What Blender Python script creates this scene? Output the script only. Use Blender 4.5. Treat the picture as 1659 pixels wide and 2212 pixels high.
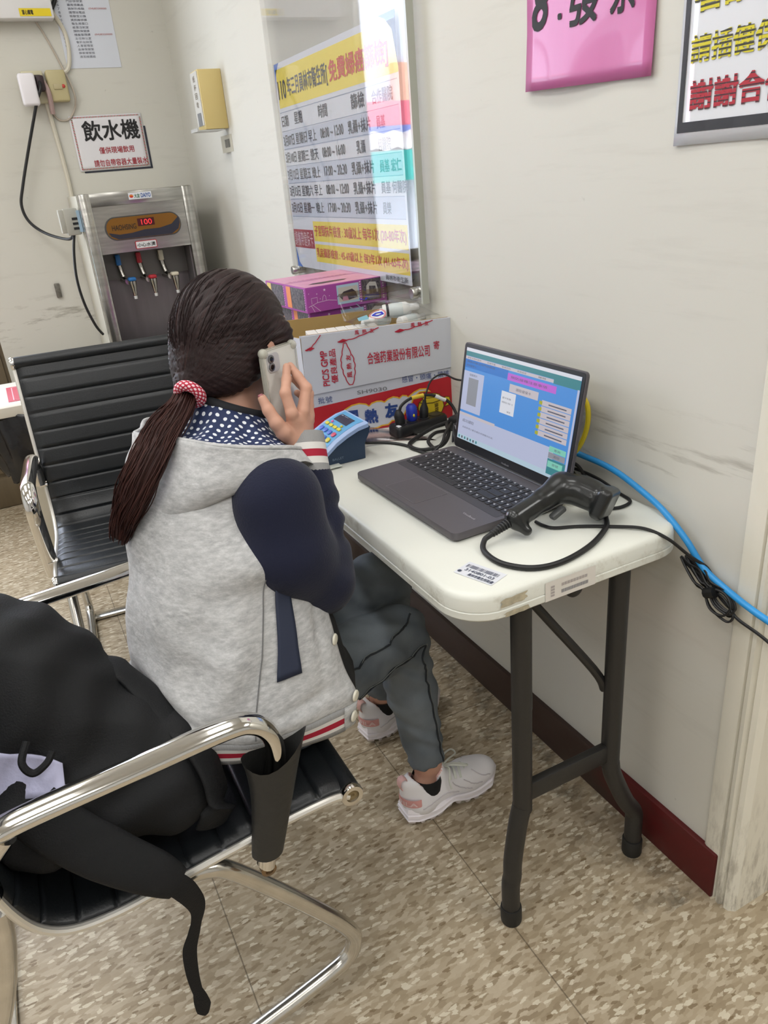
import bpy, bmesh, math, random
import numpy as np
from mathutils import Vector, Matrix

sc = bpy.context.scene
for _o in list(bpy.data.objects):
    bpy.data.objects.remove(_o)
COL = sc.collection
R = math.radians
random.seed(7)
RNG = np.random.default_rng(7)

# ------------------------------------------------------------------ camera
cam_d = bpy.data.cameras.new('camera')
cam = bpy.data.objects.new('camera', cam_d)
COL.objects.link(cam)
cam_d.sensor_fit = 'VERTICAL'
cam_d.sensor_height = 36.0
cam_d.lens = 36.0 * 1620.0 / 2212.0
cam_d.clip_start = 0.05
_r = Vector((0.88648204, -0.45527806, -0.08289443))
_d = Vector((-0.25677566, -0.33490704, -0.90658896))
_f = Vector((0.38498813, 0.8249601, -0.4137934))
cam.matrix_world = Matrix(((_r.x, -_d.x, -_f.x, 0), (_r.y, -_d.y, -_f.y, 0), (_r.z, -_d.z, -_f.z, 1.3), (0, 0, 0, 1)))
sc.camera = cam

# ------------------------------------------------------------------ view, world, lights
sc.view_settings.view_transform = 'Standard'
sc.view_settings.look = 'None'
sc.view_settings.gamma = 1.0
sc.view_settings.use_curve_mapping = False
sc.view_settings.exposure = 0.0
cy = sc.cycles
cy.max_bounces, cy.diffuse_bounces, cy.glossy_bounces, cy.transmission_bounces, cy.transparent_max_bounces = 6, 3, 4, 2, 12
cy.caustics_reflective = cy.caustics_refractive = False
cy.use_adaptive_sampling = True
cy.adaptive_threshold = 0.03
world = bpy.data.worlds.new('daylight')
sc.world = world
world.use_nodes = True
_bg = world.node_tree.nodes['Background']
_bg.inputs['Color'].default_value = (0.80, 0.88, 1.0, 1)
_bg.inputs['Strength'].default_value = 11.0


def area(name, loc, rot, sx, sy, power, col=(1, 1, 1)):
    ld = bpy.data.lights.new(name, 'AREA')
    ld.shape = 'RECTANGLE'
    ld.size, ld.size_y, ld.energy, ld.color = sx, sy, power, col
    ob = bpy.data.objects.new(name, ld)
    ob.location, ob.rotation_euler = loc, rot
    COL.objects.link(ob)
    return ob


# ceiling fluorescent panels of the clinic hall
for _i, _x in enumerate((-2.2, -0.75)):
    for _j, _y in enumerate((-1.6, 0.35, 2.3)):
        area('ceiling_panel_light', (_x, _y, 2.72), (0, 0, 0), 0.6, 1.15, 21.0 if _y > 2 and _x > -1 else 14.0, (1.0, 0.995, 0.98))
for _y, _p in ((-0.9, 10.5), (1.05, 10.0), (2.75, 3.0)):  # the rearmost panel is an added lamp that brightens the back wall
    area('ceiling_panel_light', (0.3, _y, 2.72), (0, 0, 0), 0.3, 1.15, _p, (1.0, 0.995, 0.98))
area('hall_panel_light', (1.7, -0.9, 2.72), (0, 0, 0), 0.6, 1.15, 24, (1.0, 0.99, 0.96))
# daylight that comes in through the glass door in the back wall
_pt = area('door_daylight', (-0.90, 3.90, 1.62), (R(-90), 0, 0), 1.7, 1.5, 20)
_pt.data.cycles.is_portal = True


# ------------------------------------------------------------------ materials
def lin(c):
    c = c / 255.0
    return c / 12.92 if c <= 0.04045 else ((c + 0.055) / 1.055) ** 2.4


def C8(r, g, b):
    return (lin(r), lin(g), lin(b), 1.0)


_mats = {}


def nt_new(name):
    m = bpy.data.materials.new(name)
    m.use_nodes = True
    nt = m.node_tree
    b = nt.nodes['Principled BSDF']
    return m, nt, b


def N(nt, typ, **kw):
    n = nt.nodes.new(typ)
    for k, v in kw.items():
        if k.startswith('i_'):
            n.inputs[int(k[2:])].default_value = v
        else:
            setattr(n, k, v)
    return n


def math_n(nt, op, a, b=None, clamp=False):
    n = nt.nodes.new('ShaderNodeMath')
    n.operation = op
    n.use_clamp = clamp
    for i, v in enumerate((a, b)):
        if v is None:
            continue
        if isinstance(v, (int, float)):
            n.inputs[i].default_value = v
        else:
            nt.links.new(v, n.inputs[i])
    return n.outputs[0]


def mixc(nt, fac, a, b):
    n = nt.nodes.new('ShaderNodeMix')
    n.data_type = 'RGBA'
    for i, v in ((0, fac), (6, a), (7, b)):
        if isinstance(v, (int, float)):
            n.inputs[i].default_value = v
        elif isinstance(v, tuple):
            n.inputs[i].default_value = v
        else:
            nt.links.new(v, n.inputs[i])
    return n.outputs[2]


def noise_n(nt, scale=(1, 1, 1), detail=3.0, rough=0.5, src='Object', attr=None, loc=(0, 0, 0)):
    if attr:
        t = N(nt, 'ShaderNodeAttribute', attribute_name=attr)
        out = t.outputs['Vector']
    else:
        t = N(nt, 'ShaderNodeTexCoord')
        out = t.outputs[src]
    mp = N(nt, 'ShaderNodeMapping')
    mp.inputs['Scale'].default_value = scale
    mp.inputs['Location'].default_value = loc
    nt.links.new(out, mp.inputs['Vector'])
    nz = N(nt, 'ShaderNodeTexNoise')
    nz.inputs['Scale'].default_value = 1.0
    nz.inputs['Detail'].default_value = detail
    nz.inputs['Roughness'].default_value = rough
    nt.links.new(mp.outputs[0], nz.inputs['Vector'])
    return nz.outputs['Fac']


def ramp(nt, fac, stops):
    n = N(nt, 'ShaderNodeValToRGB')
    el = n.color_ramp.elements
    while len(el) > len(stops):
        el.remove(el[-1])
    while len(el) < len(stops):
        el.new(0.5)
    for e, (p, c) in zip(el, stops):
        e.position = p
        e.color = c if len(c) == 4 else (*c, 1)
    nt.links.new(fac, n.inputs[0])
    return n.outputs[0]


def bump(nt, b, h, strength=0.3, dist=0.01):
    n = N(nt, 'ShaderNodeBump')
    n.inputs['Strength'].default_value = strength
    n.inputs['Distance'].default_value = dist
    nt.links.new(h, n.inputs['Height'])
    nt.links.new(n.outputs[0], b.inputs['Normal'])


def pm(name, col, rough=0.5, metal=0.0, var=0.0, vscale=(8, 8, 8), bmp=0.0, bscale=(60, 60, 60), coat=0.0, spec=None, alpha=None, emit=None, estr=1.0, col2=None, sheen=0.0):
    if name in _mats:
        return _mats[name]
    m, nt, b = nt_new(name)
    c = C8(*col)
    b.inputs['Base Color'].default_value = c
    b.inputs['Roughness'].default_value = rough
    b.inputs['Metallic'].default_value = metal
    b.inputs['Coat Weight'].default_value = coat
    b.inputs['Sheen Weight'].default_value = sheen
    if spec is not None:
        b.inputs['Specular IOR Level'].default_value = spec
    if alpha is not None:
        b.inputs['Alpha'].default_value = alpha
    if emit:
        b.inputs['Emission Color'].default_value = C8(*emit)
        b.inputs['Emission Strength'].default_value = estr
        b.inputs['Base Color'].default_value = (0.01, 0.01, 0.01, 1)
    if var or col2:
        f = noise_n(nt, vscale)
        f = ramp(nt, f, [(0.3, (0, 0, 0)), (0.7, (1, 1, 1))])
        c2 = C8(*col2) if col2 else tuple(max(0, v * (1 - var)) for v in c[:3]) + (1,)
        nt.links.new(mixc(nt, f, c, c2), b.inputs['Base Color'])
    if bmp:
        bump(nt, b, noise_n(nt, bscale), bmp, 0.004)
    _mats[name] = m
    return m


# ------------------------------------------------------------------ mesh builder
class MB:
    def __init__(self):
        self.v, self.f, self.m, self.uv = [], [], [], []

    def add(self, verts, faces, mi=0, uv=None):
        o = len(self.v)
        self.v.extend([tuple(map(float, p)) for p in verts])
        self.uv.extend([tuple(map(float, u)) for u in uv] if uv is not None else [(0.0, 0.0)] * len(verts))
        self.f.extend([tuple(i + o for i in q) for q in faces])
        self.m.extend(list(mi) if isinstance(mi, (list, tuple, np.ndarray)) else [mi] * len(faces))
        return self

    def box(self, c, s, rot=None, mi=0, bev=0.0, seg=2):
        bm = bmesh.new()
        bmesh.ops.create_cube(bm, size=1.0)
        for v in bm.verts:
            v.co = Vector((v.co.x * s[0], v.co.y * s[1], v.co.z * s[2]))
        if bev > 0:
            bmesh.ops.bevel(bm, geom=bm.edges[:], offset=min(bev, min(s) * 0.45), segments=seg, affect='EDGES', profile=0.5)
        rt = Matrix.Identity(3) if rot is None else rot
        bm.verts.index_update()
        vs = [rt @ v.co + Vector(c) for v in bm.verts]
        fs = [[v.index for v in f.verts] for f in bm.faces]
        bm.free()
        return self.add(vs, fs, mi)

    def span(self, lo, hi, mi=0, bev=0.0, seg=2):
        return self.box([(a + b) / 2 for a, b in zip(lo, hi)], [abs(b - a) for a, b in zip(lo, hi)], None, mi, bev, seg)

    def loft(self, rings, closed=True, cap0=False, cap1=False, mi=0, uv=None):
        n = len(rings[0])
        vs = [p for r_ in rings for p in r_]
        fs, ms = [], []
        for i in range(len(rings) - 1):
            for j in range(n if closed else n - 1):
                k = (j + 1) % n
                fs.append((i * n + j, i * n + k, (i + 1) * n + k, (i + 1) * n + j))
                ms.append(mi(i, j) if callable(mi) else mi)
        m0 = mi(0, 0) if callable(mi) else mi
        m1 = mi(len(rings) - 2, 0) if callable(mi) else mi
        if cap0:
            fs.append(tuple(range(n))[::-1])
            ms.append(m0)
        if cap1:
            fs.append(tuple((len(rings) - 1) * n + j for j in range(n)))
            ms.append(m1)
        return self.add(vs, fs, ms, uv)

    def tube(self, path, r, n=10, closed=False, caps=True, flat=None, up=None, mi=0, uvs=None):
        """r: radius or per-point radii; flat=(a,b): elliptical scale along up-ish / side axes"""
        P = [Vector(p) for p in path]
        m = len(P)
        rr = list(r) if isinstance(r, (list, tuple, np.ndarray)) else [r] * m
        T = []
        for i in range(m):
            a = P[(i - 1) % m] if (closed or i > 0) else P[i]
            b = P[(i + 1) % m] if (closed or i < m - 1) else P[i]
            t = (b - a)
            T.append(t.normalized() if t.length > 1e-9 else Vector((0, 0, 1)))
        u = Vector(up) if up is not None else (Vector((0, 0, 1)) if abs(T[0].z) < 0.9 else Vector((1, 0, 0)))
        rings, uv = [], []
        fa, fb = flat if flat else (1, 1)
        s = 0.0
        for i in range(m):
            if i:
                s += (P[i] - P[i - 1]).length
            if up is not None and flat:
                u = Vector(up)
            u = (u - T[i] * u.dot(T[i]))
            u = u.normalized() if u.length > 1e-6 else T[i].orthogonal().normalized()
            w = T[i].cross(u)
            ring = []
            for j in range(n):
                a = 2 * math.pi * j / n
                ring.append(P[i] + (u * math.cos(a) * fa + w * math.sin(a) * fb) * rr[i])
                uv.append((j / n, s))
            rings.append(ring)
        if closed:
            rings.append(rings[0])
            uv.extend(uv[:n])
        return self.loft(rings, True, caps and not closed, caps and not closed, mi, uv)

    def cyl(self, a, b, r0, r1=None, n=20, mi=0, caps=True):
        return self.tube([a, b], [r0, r0 if r1 is None else r1], n, caps=caps, mi=mi)

    def lathe(self, prof, o=(0, 0, 0), ax=(0, 0, 1), n=24, mi=0, cap0=True, cap1=True):
        ax = Vector(ax).normalized()
        u = ax.orthogonal().normalized()
        w = ax.cross(u)
        rings = []
        for (r, h) in prof:
            rings.append([Vector(o) + ax * h + (u * math.cos(2 * math.pi * j / n) + w * math.sin(2 * math.pi * j / n)) * r for j in range(n)])
        return self.loft(rings, True, cap0, cap1, mi)

    def ball(self, c, r, n=16, m=10, mi=0, rot=None):
        rx, ry, rz = (r, r, r) if isinstance(r, (int, float)) else r
        rt = Matrix.Identity(3) if rot is None else rot
        rings = []
        for i in range(m + 1):
            t = math.pi * (i / m) * 0.998 + 0.003
            rings.append([rt @ Vector((rx * math.sin(t) * math.cos(2 * math.pi * j / n), ry * math.sin(t) * math.sin(2 * math.pi * j / n), -rz * math.cos(t))) + Vector(c) for j in range(n)])
        return self.loft(rings, True, True, True, mi)

    def quad(self, fr, s0, t0, s1, t1, mi=0, d=0.0, ns=1, nt=1):
        vs, fs = [], []
        for j in range(nt + 1):
            for i in range(ns + 1):
                vs.append(fr.p(s0 + (s1 - s0) * i / ns, t0 + (t1 - t0) * j / nt, d))
        for j in range(nt):
            for i in range(ns):
                a = j * (ns + 1) + i
                fs.append((a, a + 1, a + ns + 2, a + ns + 1))
        return self.add(vs, fs, mi)

    def poly(self, fr, pts, mi=0, d=0.0):
        return self.add([fr.p(s, t, d) for s, t in pts], [tuple(range(len(pts)))], mi)

    def slab(self, fr, pts, d0, d1, mi=0):
        n = len(pts)
        vs = [fr.p(s, t, d0) for s, t in pts] + [fr.p(s, t, d1) for s, t in pts]
        fs = [tuple(range(n))[::-1], tuple(range(n, 2 * n))] + [(i, (i + 1) % n, n + (i + 1) % n, n + i) for i in range(n)]
        return self.add(vs, fs, mi)

    def line(self, fr, pts, w, mi=0, d=0.0, closed=False):
        """flat stroke of width w along 2-D points on a frame"""
        pts = [Vector((p[0], p[1])) for p in pts]
        if closed:
            pts = pts + [pts[0], pts[1]]
        L, Rr = [], []
        for i in range(len(pts)):
            t = (pts[min(i + 1, len(pts) - 1)] - pts[max(i - 1, 0)])
            t = t.normalized() if t.length > 1e-9 else Vector((1, 0))
            nn = Vector((-t.y, t.x)) * w / 2
            L.append(pts[i] + nn)
            Rr.append(pts[i] - nn)
        vs = [fr.p(p.x, p.y, d) for p in Rr] + [fr.p(p.x, p.y, d) for p in L]
        k = len(pts)
        return self.add(vs, [(i, i + 1, k + i + 1, k + i) for i in range(k - 1)], mi)

    def text(self, fr, s, s0, t0, s1, t1, mi=0, d=0.0006, bold=0.0, rot=0, shear=0.0):
        """lettering stretched into the rectangle (s0,t0)-(s1,t1) of a frame; rot = quarter turns"""
        vs, fs = glyphs(s, shear)
        w = max(v[0] for v in vs)
        h = max(v[1] for v in vs)
        e = bold * 1.6
        for q, (ex, ey) in enumerate(((0, 0), (e, 0), (e, e), (0, e)) if bold > 0 else ((0, 0),)):
            out = []
            for x, y in vs:
                a, b = (x + ex) / (w + e), (y + ey) / (h + e)
                for _ in range(rot % 4):
                    a, b = 1 - b, a
                out.append(fr.p(s0 + (s1 - s0) * a, t0 + (t1 - t0) * b, d + q * 0.00004))
            self.add(out, fs, mi)
        return self

    def build(self, name, mats, parent=None, smooth=35, bevel=0.0, loc=None, fix=False):
        me = bpy.data.meshes.new(name)
        me.from_pydata(self.v, [], self.f)
        mats = mats if isinstance(mats, (list, tuple)) else [mats]
        for m_ in mats:
            me.materials.append(m_)
        me.polygons.foreach_set('material_index', np.array(self.m, dtype=np.int32))
        at = me.attributes.new('flow', 'FLOAT_VECTOR', 'POINT')
        fl = np.zeros((len(self.v), 3), dtype=np.float32)
        if self.uv:
            fl[:, :2] = np.array(self.uv, dtype=np.float32)
        at.data.foreach_set('vector', fl.ravel())
        if fix:
            bm = bmesh.new()
            bm.from_mesh(me)
            bmesh.ops.recalc_face_normals(bm, faces=bm.faces[:])
            bm.to_mesh(me)
            bm.free()
        me.update()
        if smooth:
            me.shade_smooth()
            me.set_sharp_from_angle(angle=R(smooth))
        ob = bpy.data.objects.new(name, me)
        COL.objects.link(ob)
        if parent is not None:
            ob.parent = parent
        if loc is not None:
            ob.location = loc
        return ob


_gl = {}


def glyphs(s, shear=0.0):
    key = (s, shear)
    if key in _gl:
        return _gl[key]
    cu = bpy.data.curves.new('lettering', 'FONT')
    cu.body = s
    cu.size = 1.0
    cu.shear = shear
    cu.resolution_u = 3
    ob = bpy.data.objects.new('lettering', cu)
    COL.objects.link(ob)
    ev = ob.evaluated_get(bpy.context.evaluated_depsgraph_get())
    me = ev.to_mesh()
    vs = [(v.co.x, v.co.y) for v in me.vertices]
    fs = [tuple(p.vertices) for p in me.polygons]
    ev.to_mesh_clear()
    bpy.data.objects.remove(ob)
    bpy.data.curves.remove(cu)
    x0 = min(v[0] for v in vs)
    y0 = min(v[1] for v in vs)
    vs = [(x - x0, y - y0) for x, y in vs]
    _gl[key] = (vs, fs)
    return _gl[key]


class Frame:
    def __init__(self, o, ux, uy, n=None, bend=None):
        self.o, self.ux, self.uy = Vector(o), Vector(ux), Vector(uy)
        self.n = Vector(n) if n is not None else self.ux.cross(self.uy).normalized()
        self.bend = bend

    def p(self, s, t, d=0.0):
        if self.bend:
            d = d + self.bend(s, t)
        return self.o + self.ux * s + self.uy * t + self.n * d


def spline(pts, n=8, closed=False):
    P = [Vector(p) for p in pts]
    m = len(P)
    out = []
    rng = range(m if closed else m - 1)
    for i in rng:
        if closed:
            p0, p1, p2, p3 = P[(i - 1) % m], P[i], P[(i + 1) % m], P[(i + 2) % m]
        else:
            p0, p1, p2, p3 = P[max(i - 1, 0)], P[i], P[i + 1], P[min(i + 2, m - 1)]
        for k in range(n):
            t = k / n
            out.append(0.5 * ((2 * p1) + (p2 - p0) * t + (2 * p0 - 5 * p1 + 4 * p2 - p3) * t * t + (3 * p1 - p0 - 3 * p2 + p3) * t ** 3))
    if not closed:
        out.append(P[-1])
    return out


def tag(o, label, cat, group=None):
    o['label'] = label
    o['category'] = cat
    if group:
        o['group'] = group
    return o


def thing(name, label, cat, loc=(0, 0, 0), rotz=0.0, group=None):
    o = bpy.data.objects.new(name, None)
    o.empty_display_size = 0.05
    COL.objects.link(o)
    o.location = loc
    o.rotation_euler = (0, 0, rotz)
    return tag(o, label, cat, group)


def struct(o):
    o['kind'] = 'structure'
    return o


def adopt(ch, par):
    """parent a part whose mesh is written in world coordinates under a placed Empty"""
    bpy.context.view_layer.update()
    ch.parent = par
    ch.matrix_parent_inverse = par.matrix_world.inverted()
    return ch


def rrect(w, h, r, k=6, c=(0, 0)):
    pts = []
    for (cx, cy, a0) in ((w / 2 - r, h / 2 - r, 0), (-w / 2 + r, h / 2 - r, 90), (-w / 2 + r, -h / 2 + r, 180), (w / 2 - r, -h / 2 + r, 270)):
        for i in range(k + 1):
            a = R(a0 + 90 * i / k)
            pts.append((c[0] + cx + r * math.cos(a), c[1] + cy + r * math.sin(a)))
    return pts


CHROME = pm('chrome', (222, 220, 216), 0.09, 1.0)
WORN = pm('worn_chrome', (216, 213, 206), 0.19, 0.95, var=0.16, vscale=(40, 40, 40))
SATIN = pm('satin_aluminium', (222, 219, 212), 0.42, 0.75)
BLACKP = pm('black_plastic', (22, 22, 23), 0.38)
CABLE = pm('black_cable', (20, 20, 21), 0.5)
WHITEP = pm('white_plastic', (226, 226, 228), 0.4)
CREAMP = pm('cream_plastic', (206, 199, 168), 0.45)
PAPER = pm('paper', (224, 224, 226), 0.55)
INK = pm('black_ink', (24, 24, 26), 0.6)
REDINK = pm('red_ink', (168, 30, 48), 0.6)
GREYINK = pm('grey_ink', (120, 122, 132), 0.6)
# ------------------------------------------------------------------ setting
def wall_mat(name='painted_wall', base=C8(213, 211, 203), tint=C8(208, 205, 194)):
    m, nt, b = nt_new(name)
    b.inputs['Roughness'].default_value = 0.55
    f = ramp(nt, noise_n(nt, (0.9, 0.9, 0.9), 4), [(0.35, (0, 0, 0)), (0.75, (1, 1, 1))])
    c = mixc(nt, f, base, tint)
    # scuffs where chairs and the table top rub the wall
    tc = N(nt, 'ShaderNodeTexCoord')
    sp = N(nt, 'ShaderNodeSeparateXYZ')
    nt.links.new(tc.outputs['Object'], sp.inputs[0])
    z = sp.outputs['Z']
    band = math_n(nt, 'SUBTRACT', 1.0, math_n(nt, 'MULTIPLY', math_n(nt, 'ABSOLUTE', math_n(nt, 'SUBTRACT', z, 0.80)), 7.0), True)
    band = math_n(nt, 'ADD', band, 0.10)
    sm = ramp(nt, noise_n(nt, (5, 2.6, 26), 6, 0.65), [(0.56, (0, 0, 0)), (0.72, (1, 1, 1))])
    c = mixc(nt, math_n(nt, 'MULTIPLY', math_n(nt, 'MULTIPLY', sm, band), 0.85), c, C8(116, 108, 92))
    spk = ramp(nt, noise_n(nt, (38, 38, 38), 2), [(0.76, (0, 0, 0)), (0.80, (1, 1, 1))])
    c = mixc(nt, math_n(nt, 'MULTIPLY', spk, 0.22), c, C8(110, 104, 92))
    nt.links.new(c, b.inputs['Base Color'])
    bump(nt, b, noise_n(nt, (30, 30, 30), 3), 0.05, 0.004)
    return m


def floor_mat():
    m, nt, b = nt_new('vinyl_tile_floor')
    b.inputs['Roughness'].default_value = 0.36
    b.inputs['Specular IOR Level'].default_value = 0.35
    tcv = N(nt, 'ShaderNodeTexCoord')

    def chips(sx, sy, ang, off, warp):
        mp = N(nt, 'ShaderNodeMapping')
        mp.vector_type = 'TEXTURE'
        mp.inputs['Scale'].default_value = (1 / sx, 1 / sy, 1)
        mp.inputs['Rotation'].default_value = (0, 0, R(ang))
        mp.inputs['Location'].default_value = off
        nt.links.new(tcv.outputs['Object'], mp.inputs['Vector'])
        nz = N(nt, 'ShaderNodeTexNoise')
        nz.inputs['Scale'].default_value = 1.3
        nz.inputs['Detail'].default_value = 2.0
        nt.links.new(mp.outputs[0], nz.inputs['Vector'])
        ad = N(nt, 'ShaderNodeVectorMath')
        ad.operation = 'MULTIPLY_ADD'
        ad.inputs[1].default_value = (warp, warp, 0)
        nt.links.new(nz.outputs['Color'], ad.inputs[0])
        nt.links.new(mp.outputs[0], ad.inputs[2])
        vo = N(nt, 'ShaderNodeTexVoronoi')
        vo.voronoi_dimensions = '2D'
        vo.inputs['Scale'].default_value = 1.0
        nt.links.new(ad.outputs[0], vo.inputs['Vector'])
        sx_ = N(nt, 'ShaderNodeSeparateColor')
        nt.links.new(vo.outputs['Color'], sx_.inputs[0])
        return sx_.outputs[0], sx_.outputs[1], vo.outputs['Distance']
    r1, g1, d1 = chips(62, 158, 4, (0, 0, 0), 1.1)
    r2, g2, d2 = chips(54, 135, -3, (3.3, 1.7, 0), 1.3)
    f1 = noise_n(nt, (30, 80, 1), 3, 0.6)
    c = ramp(nt, r1, [(0.0, C8(138, 121, 98)), (0.2, C8(157, 141, 117)), (0.45, C8(170, 154, 130)), (0.7, C8(181, 166, 143)), (0.92, C8(193, 179, 157))])
    c = mixc(nt, math_n(nt, 'MULTIPLY', ramp(nt, f1, [(0.35, (0, 0, 0)), (0.7, (1, 1, 1))]), 0.35), c, C8(172, 155, 128))
    chip = math_n(nt, 'MULTIPLY', math_n(nt, 'GREATER_THAN', r2, 0.83), math_n(nt, 'LESS_THAN', d2, 0.46))
    c = mixc(nt, math_n(nt, 'MULTIPLY', chip, 0.85), c, C8(218, 208, 186))
    chipd = math_n(nt, 'MULTIPLY', math_n(nt, 'LESS_THAN', r2, 0.08), math_n(nt, 'LESS_THAN', d2, 0.40))
    c = mixc(nt, math_n(nt, 'MULTIPLY', chipd, 0.75), c, C8(112, 92, 66))
    big = ramp(nt, noise_n(nt, (1.3, 1.3, 1), 3), [(0.35, (0, 0, 0)), (0.7, (1, 1, 1))])
    c = mixc(nt, math_n(nt, 'MULTIPLY', big, 0.22), c, C8(150, 136, 106))
    tc = N(nt, 'ShaderNodeTexCoord')
    sp = N(nt, 'ShaderNodeSeparateXYZ')
    nt.links.new(tc.outputs['Object'], sp.inputs[0])

    def joint(v, off, p_, th_):
        a = math_n(nt, 'FRACT', math_n(nt, 'DIVIDE', math_n(nt, 'ADD', v, -off + p_ * 50), p_))
        d = math_n(nt, 'ABSOLUTE', math_n(nt, 'SUBTRACT', a, 0.5))
        return math_n(nt, 'GREATER_THAN', d, th_)
    j = math_n(nt, 'MAXIMUM', joint(sp.outputs['X'], 0.0878, 0.467, 0.4974), joint(sp.outputs['Y'], 1.352, 0.934, 0.4987))
    c = mixc(nt, math_n(nt, 'MULTIPLY', j, 0.62), c, C8(72, 62, 48))
    # patchy darker tone growing towards the skirting under the table
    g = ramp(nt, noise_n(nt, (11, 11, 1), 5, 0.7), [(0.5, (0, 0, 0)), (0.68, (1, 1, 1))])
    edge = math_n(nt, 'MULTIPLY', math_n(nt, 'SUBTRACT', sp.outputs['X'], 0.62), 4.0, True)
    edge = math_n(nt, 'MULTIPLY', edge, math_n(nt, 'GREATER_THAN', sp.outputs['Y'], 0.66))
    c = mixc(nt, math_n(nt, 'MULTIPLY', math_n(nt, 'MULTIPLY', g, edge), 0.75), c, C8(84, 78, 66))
    nt.links.new(c, b.inputs['Base Color'])
    bump(nt, b, f1, 0.03, 0.002)
    return m


WALL, FLOOR = wall_mat(), floor_mat()
WALLN = wall_mat('white_painted_wall', C8(218, 219, 219), C8(212, 213, 212))
WX, WY = 0.9175, 3.73
struct(MB().span((-3.6, -3.2, -0.06), (2.4, 12.0, 0.0)).build('floor', FLOOR))
struct(MB().span((-3.6, -3.2, 2.75), (2.4, 3.95, 2.85)).build('ceiling', pm('ceiling_paint', (226, 226, 224), 0.7)))
# right wall: the near length, and a slightly recessed length towards the corner
wr = MB().span((WX, 0.64, 0), (WX + 0.16, 3.02, 2.75))
wr.span((WX + 0.012, 3.02, 0), (WX + 0.16, 3.95, 2.75))
struct(wr.build('wall_right', WALL))
wb = MB().span((-0.035, WY, 0), (WX + 0.02, WY + 0.2, 2.75))
wb.span((-3.6, WY, 0), (-1.75, WY + 0.2, 2.75)).span((-1.75, WY, 2.35), (-0.035, WY + 0.2, 2.75))
struct(wb.build('wall_back', WALL))
struct(MB().span((-3.75, -3.2, 0), (-3.6, 3.95, 2.75)).build('wall_left', WALLN))
struct(MB().span((-3.6, -3.35, 0), (2.4, -3.2, 2.75)).build('wall_front', WALLN))
wh = MB().span((2.3, -3.2, 0), (2.4, 3.0, 2.75))
wh.span((WX + 0.16, 0.80, 0), (2.4, 0.90, 2.75))
struct(wh.build('wall_hall', WALL))
# skirting
sk = MB().span((WX - 0.012, 0.645, 0), (WX + 0.002, 3.02, 0.108), bev=0.003)
def skirt_mat():
    m, nt, b = nt_new('worn_red_skirting')
    b.inputs['Roughness'].default_value = 0.45
    b.inputs['Specular IOR Level'].default_value = 0.3
    tc = N(nt, 'ShaderNodeTexCoord')
    sp = N(nt, 'ShaderNodeSeparateXYZ')
    nt.links.new(tc.outputs['Object'], sp.inputs[0])
    nz = noise_n(nt, (6, 6, 14), 4, 0.65)
    k = math_n(nt, 'MULTIPLY', math_n(nt, 'SUBTRACT', math_n(nt, 'ADD', sp.outputs['Y'], math_n(nt, 'MULTIPLY', nz, 0.3)), 1.02), 9.0, True)
    c = mixc(nt, k, C8(86, 26, 26), C8(66, 52, 46))
    c = mixc(nt, math_n(nt, 'MULTIPLY', ramp(nt, nz, [(0.5, (0, 0, 0)), (0.7, (1, 1, 1))]), 0.4), c, C8(60, 36, 32))
    nt.links.new(c, b.inputs['Base Color'])
    return m
struct(sk.build('baseboard_right', skirt_mat()))
struct(MB().span((WX - 0.001, 3.02, 0), (WX + 0.02, WY, 0.108)).span((-0.03, WY - 0.012, 0), (WX, WY, 0.108)).build('baseboard_back', pm('dark_brown_skirting', (70, 44, 36), 0.5)))
# door casing at the near end of the right wall (moulded strip with two grooves)
prof = [(0.94, 0.655), (WX - 0.004, 0.655), (WX - 0.006, 0.650), (WX - 0.006, 0.622), (WX + 0.002, 0.619), (WX - 0.008, 0.615), (WX - 0.010, 0.607),
        (WX - 0.002, 0.602), (WX - 0.008, 0.597), (WX - 0.006, 0.588), (WX + 0.004, 0.580), (WX + 0.16, 0.580), (WX + 0.16, 0.655)]
prof = [(x, y + 0.022) for x, y in prof]
cs = MB().loft([[(x, y, z) for x, y in prof] for z in (0.0, 2.2)], True, True, True)
def casing_mat():
    m, nt, b = nt_new('casing_paint')
    b.inputs['Roughness'].default_value = 0.45
    c = C8(230, 226, 212)
    tc = N(nt, 'ShaderNodeTexCoord')
    sp = N(nt, 'ShaderNodeSeparateXYZ')
    nt.links.new(tc.outputs['Object'], sp.inputs[0])
    low = math_n(nt, 'SUBTRACT', 1.0, math_n(nt, 'MULTIPLY', sp.outputs['Z'], 3.2), True)
    f = ramp(nt, noise_n(nt, (60, 60, 14), 5, 0.7), [(0.48, (0, 0, 0)), (0.66, (1, 1, 1))])
    c1 = mixc(nt, math_n(nt, 'MULTIPLY', f, math_n(nt, 'ADD', math_n(nt, 'MULTIPLY', low, 0.6), 0.02)), c, C8(104, 92, 76))
    nt.links.new(c1, b.inputs['Base Color'])
    return m
struct(cs.build('trim_1', casing_mat(), smooth=25, fix=True))
# glass door to the street in the back wall, left of the frame: brown grooved lower panel, glass above
WOOD = pm('brown_door_panel', (116, 102, 80), 0.5, var=0.25, vscale=(30, 30, 2))
dr = thing('door_1', 'half glazed brown street door in the back wall', 'door')
dr['kind'] = 'structure'
del dr['label'], dr['category']
dm = MB()
for i in range(8):
    dm.span((-1.74 + i * 0.2125, WY + 0.02, 0.16), (-1.74 + (i + 1) * 0.2125 - 0.01, WY + 0.055, 0.84), bev=0.006)
dm.span((-1.75, WY + 0.03, 0.0), (-0.035, WY + 0.07, 0.86)).span((-1.75, WY + 0.005, 0), (-0.035, WY + 0.05, 0.145), bev=0.01)
dm.build('lower_panel', WOOD, dr)
fm = MB()
for x in (-1.72, -0.90, -0.06):
    fm.span((x - 0.022, WY + 0.01, 0.86), (x + 0.022, WY + 0.07, 2.35), bev=0.004)
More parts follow.
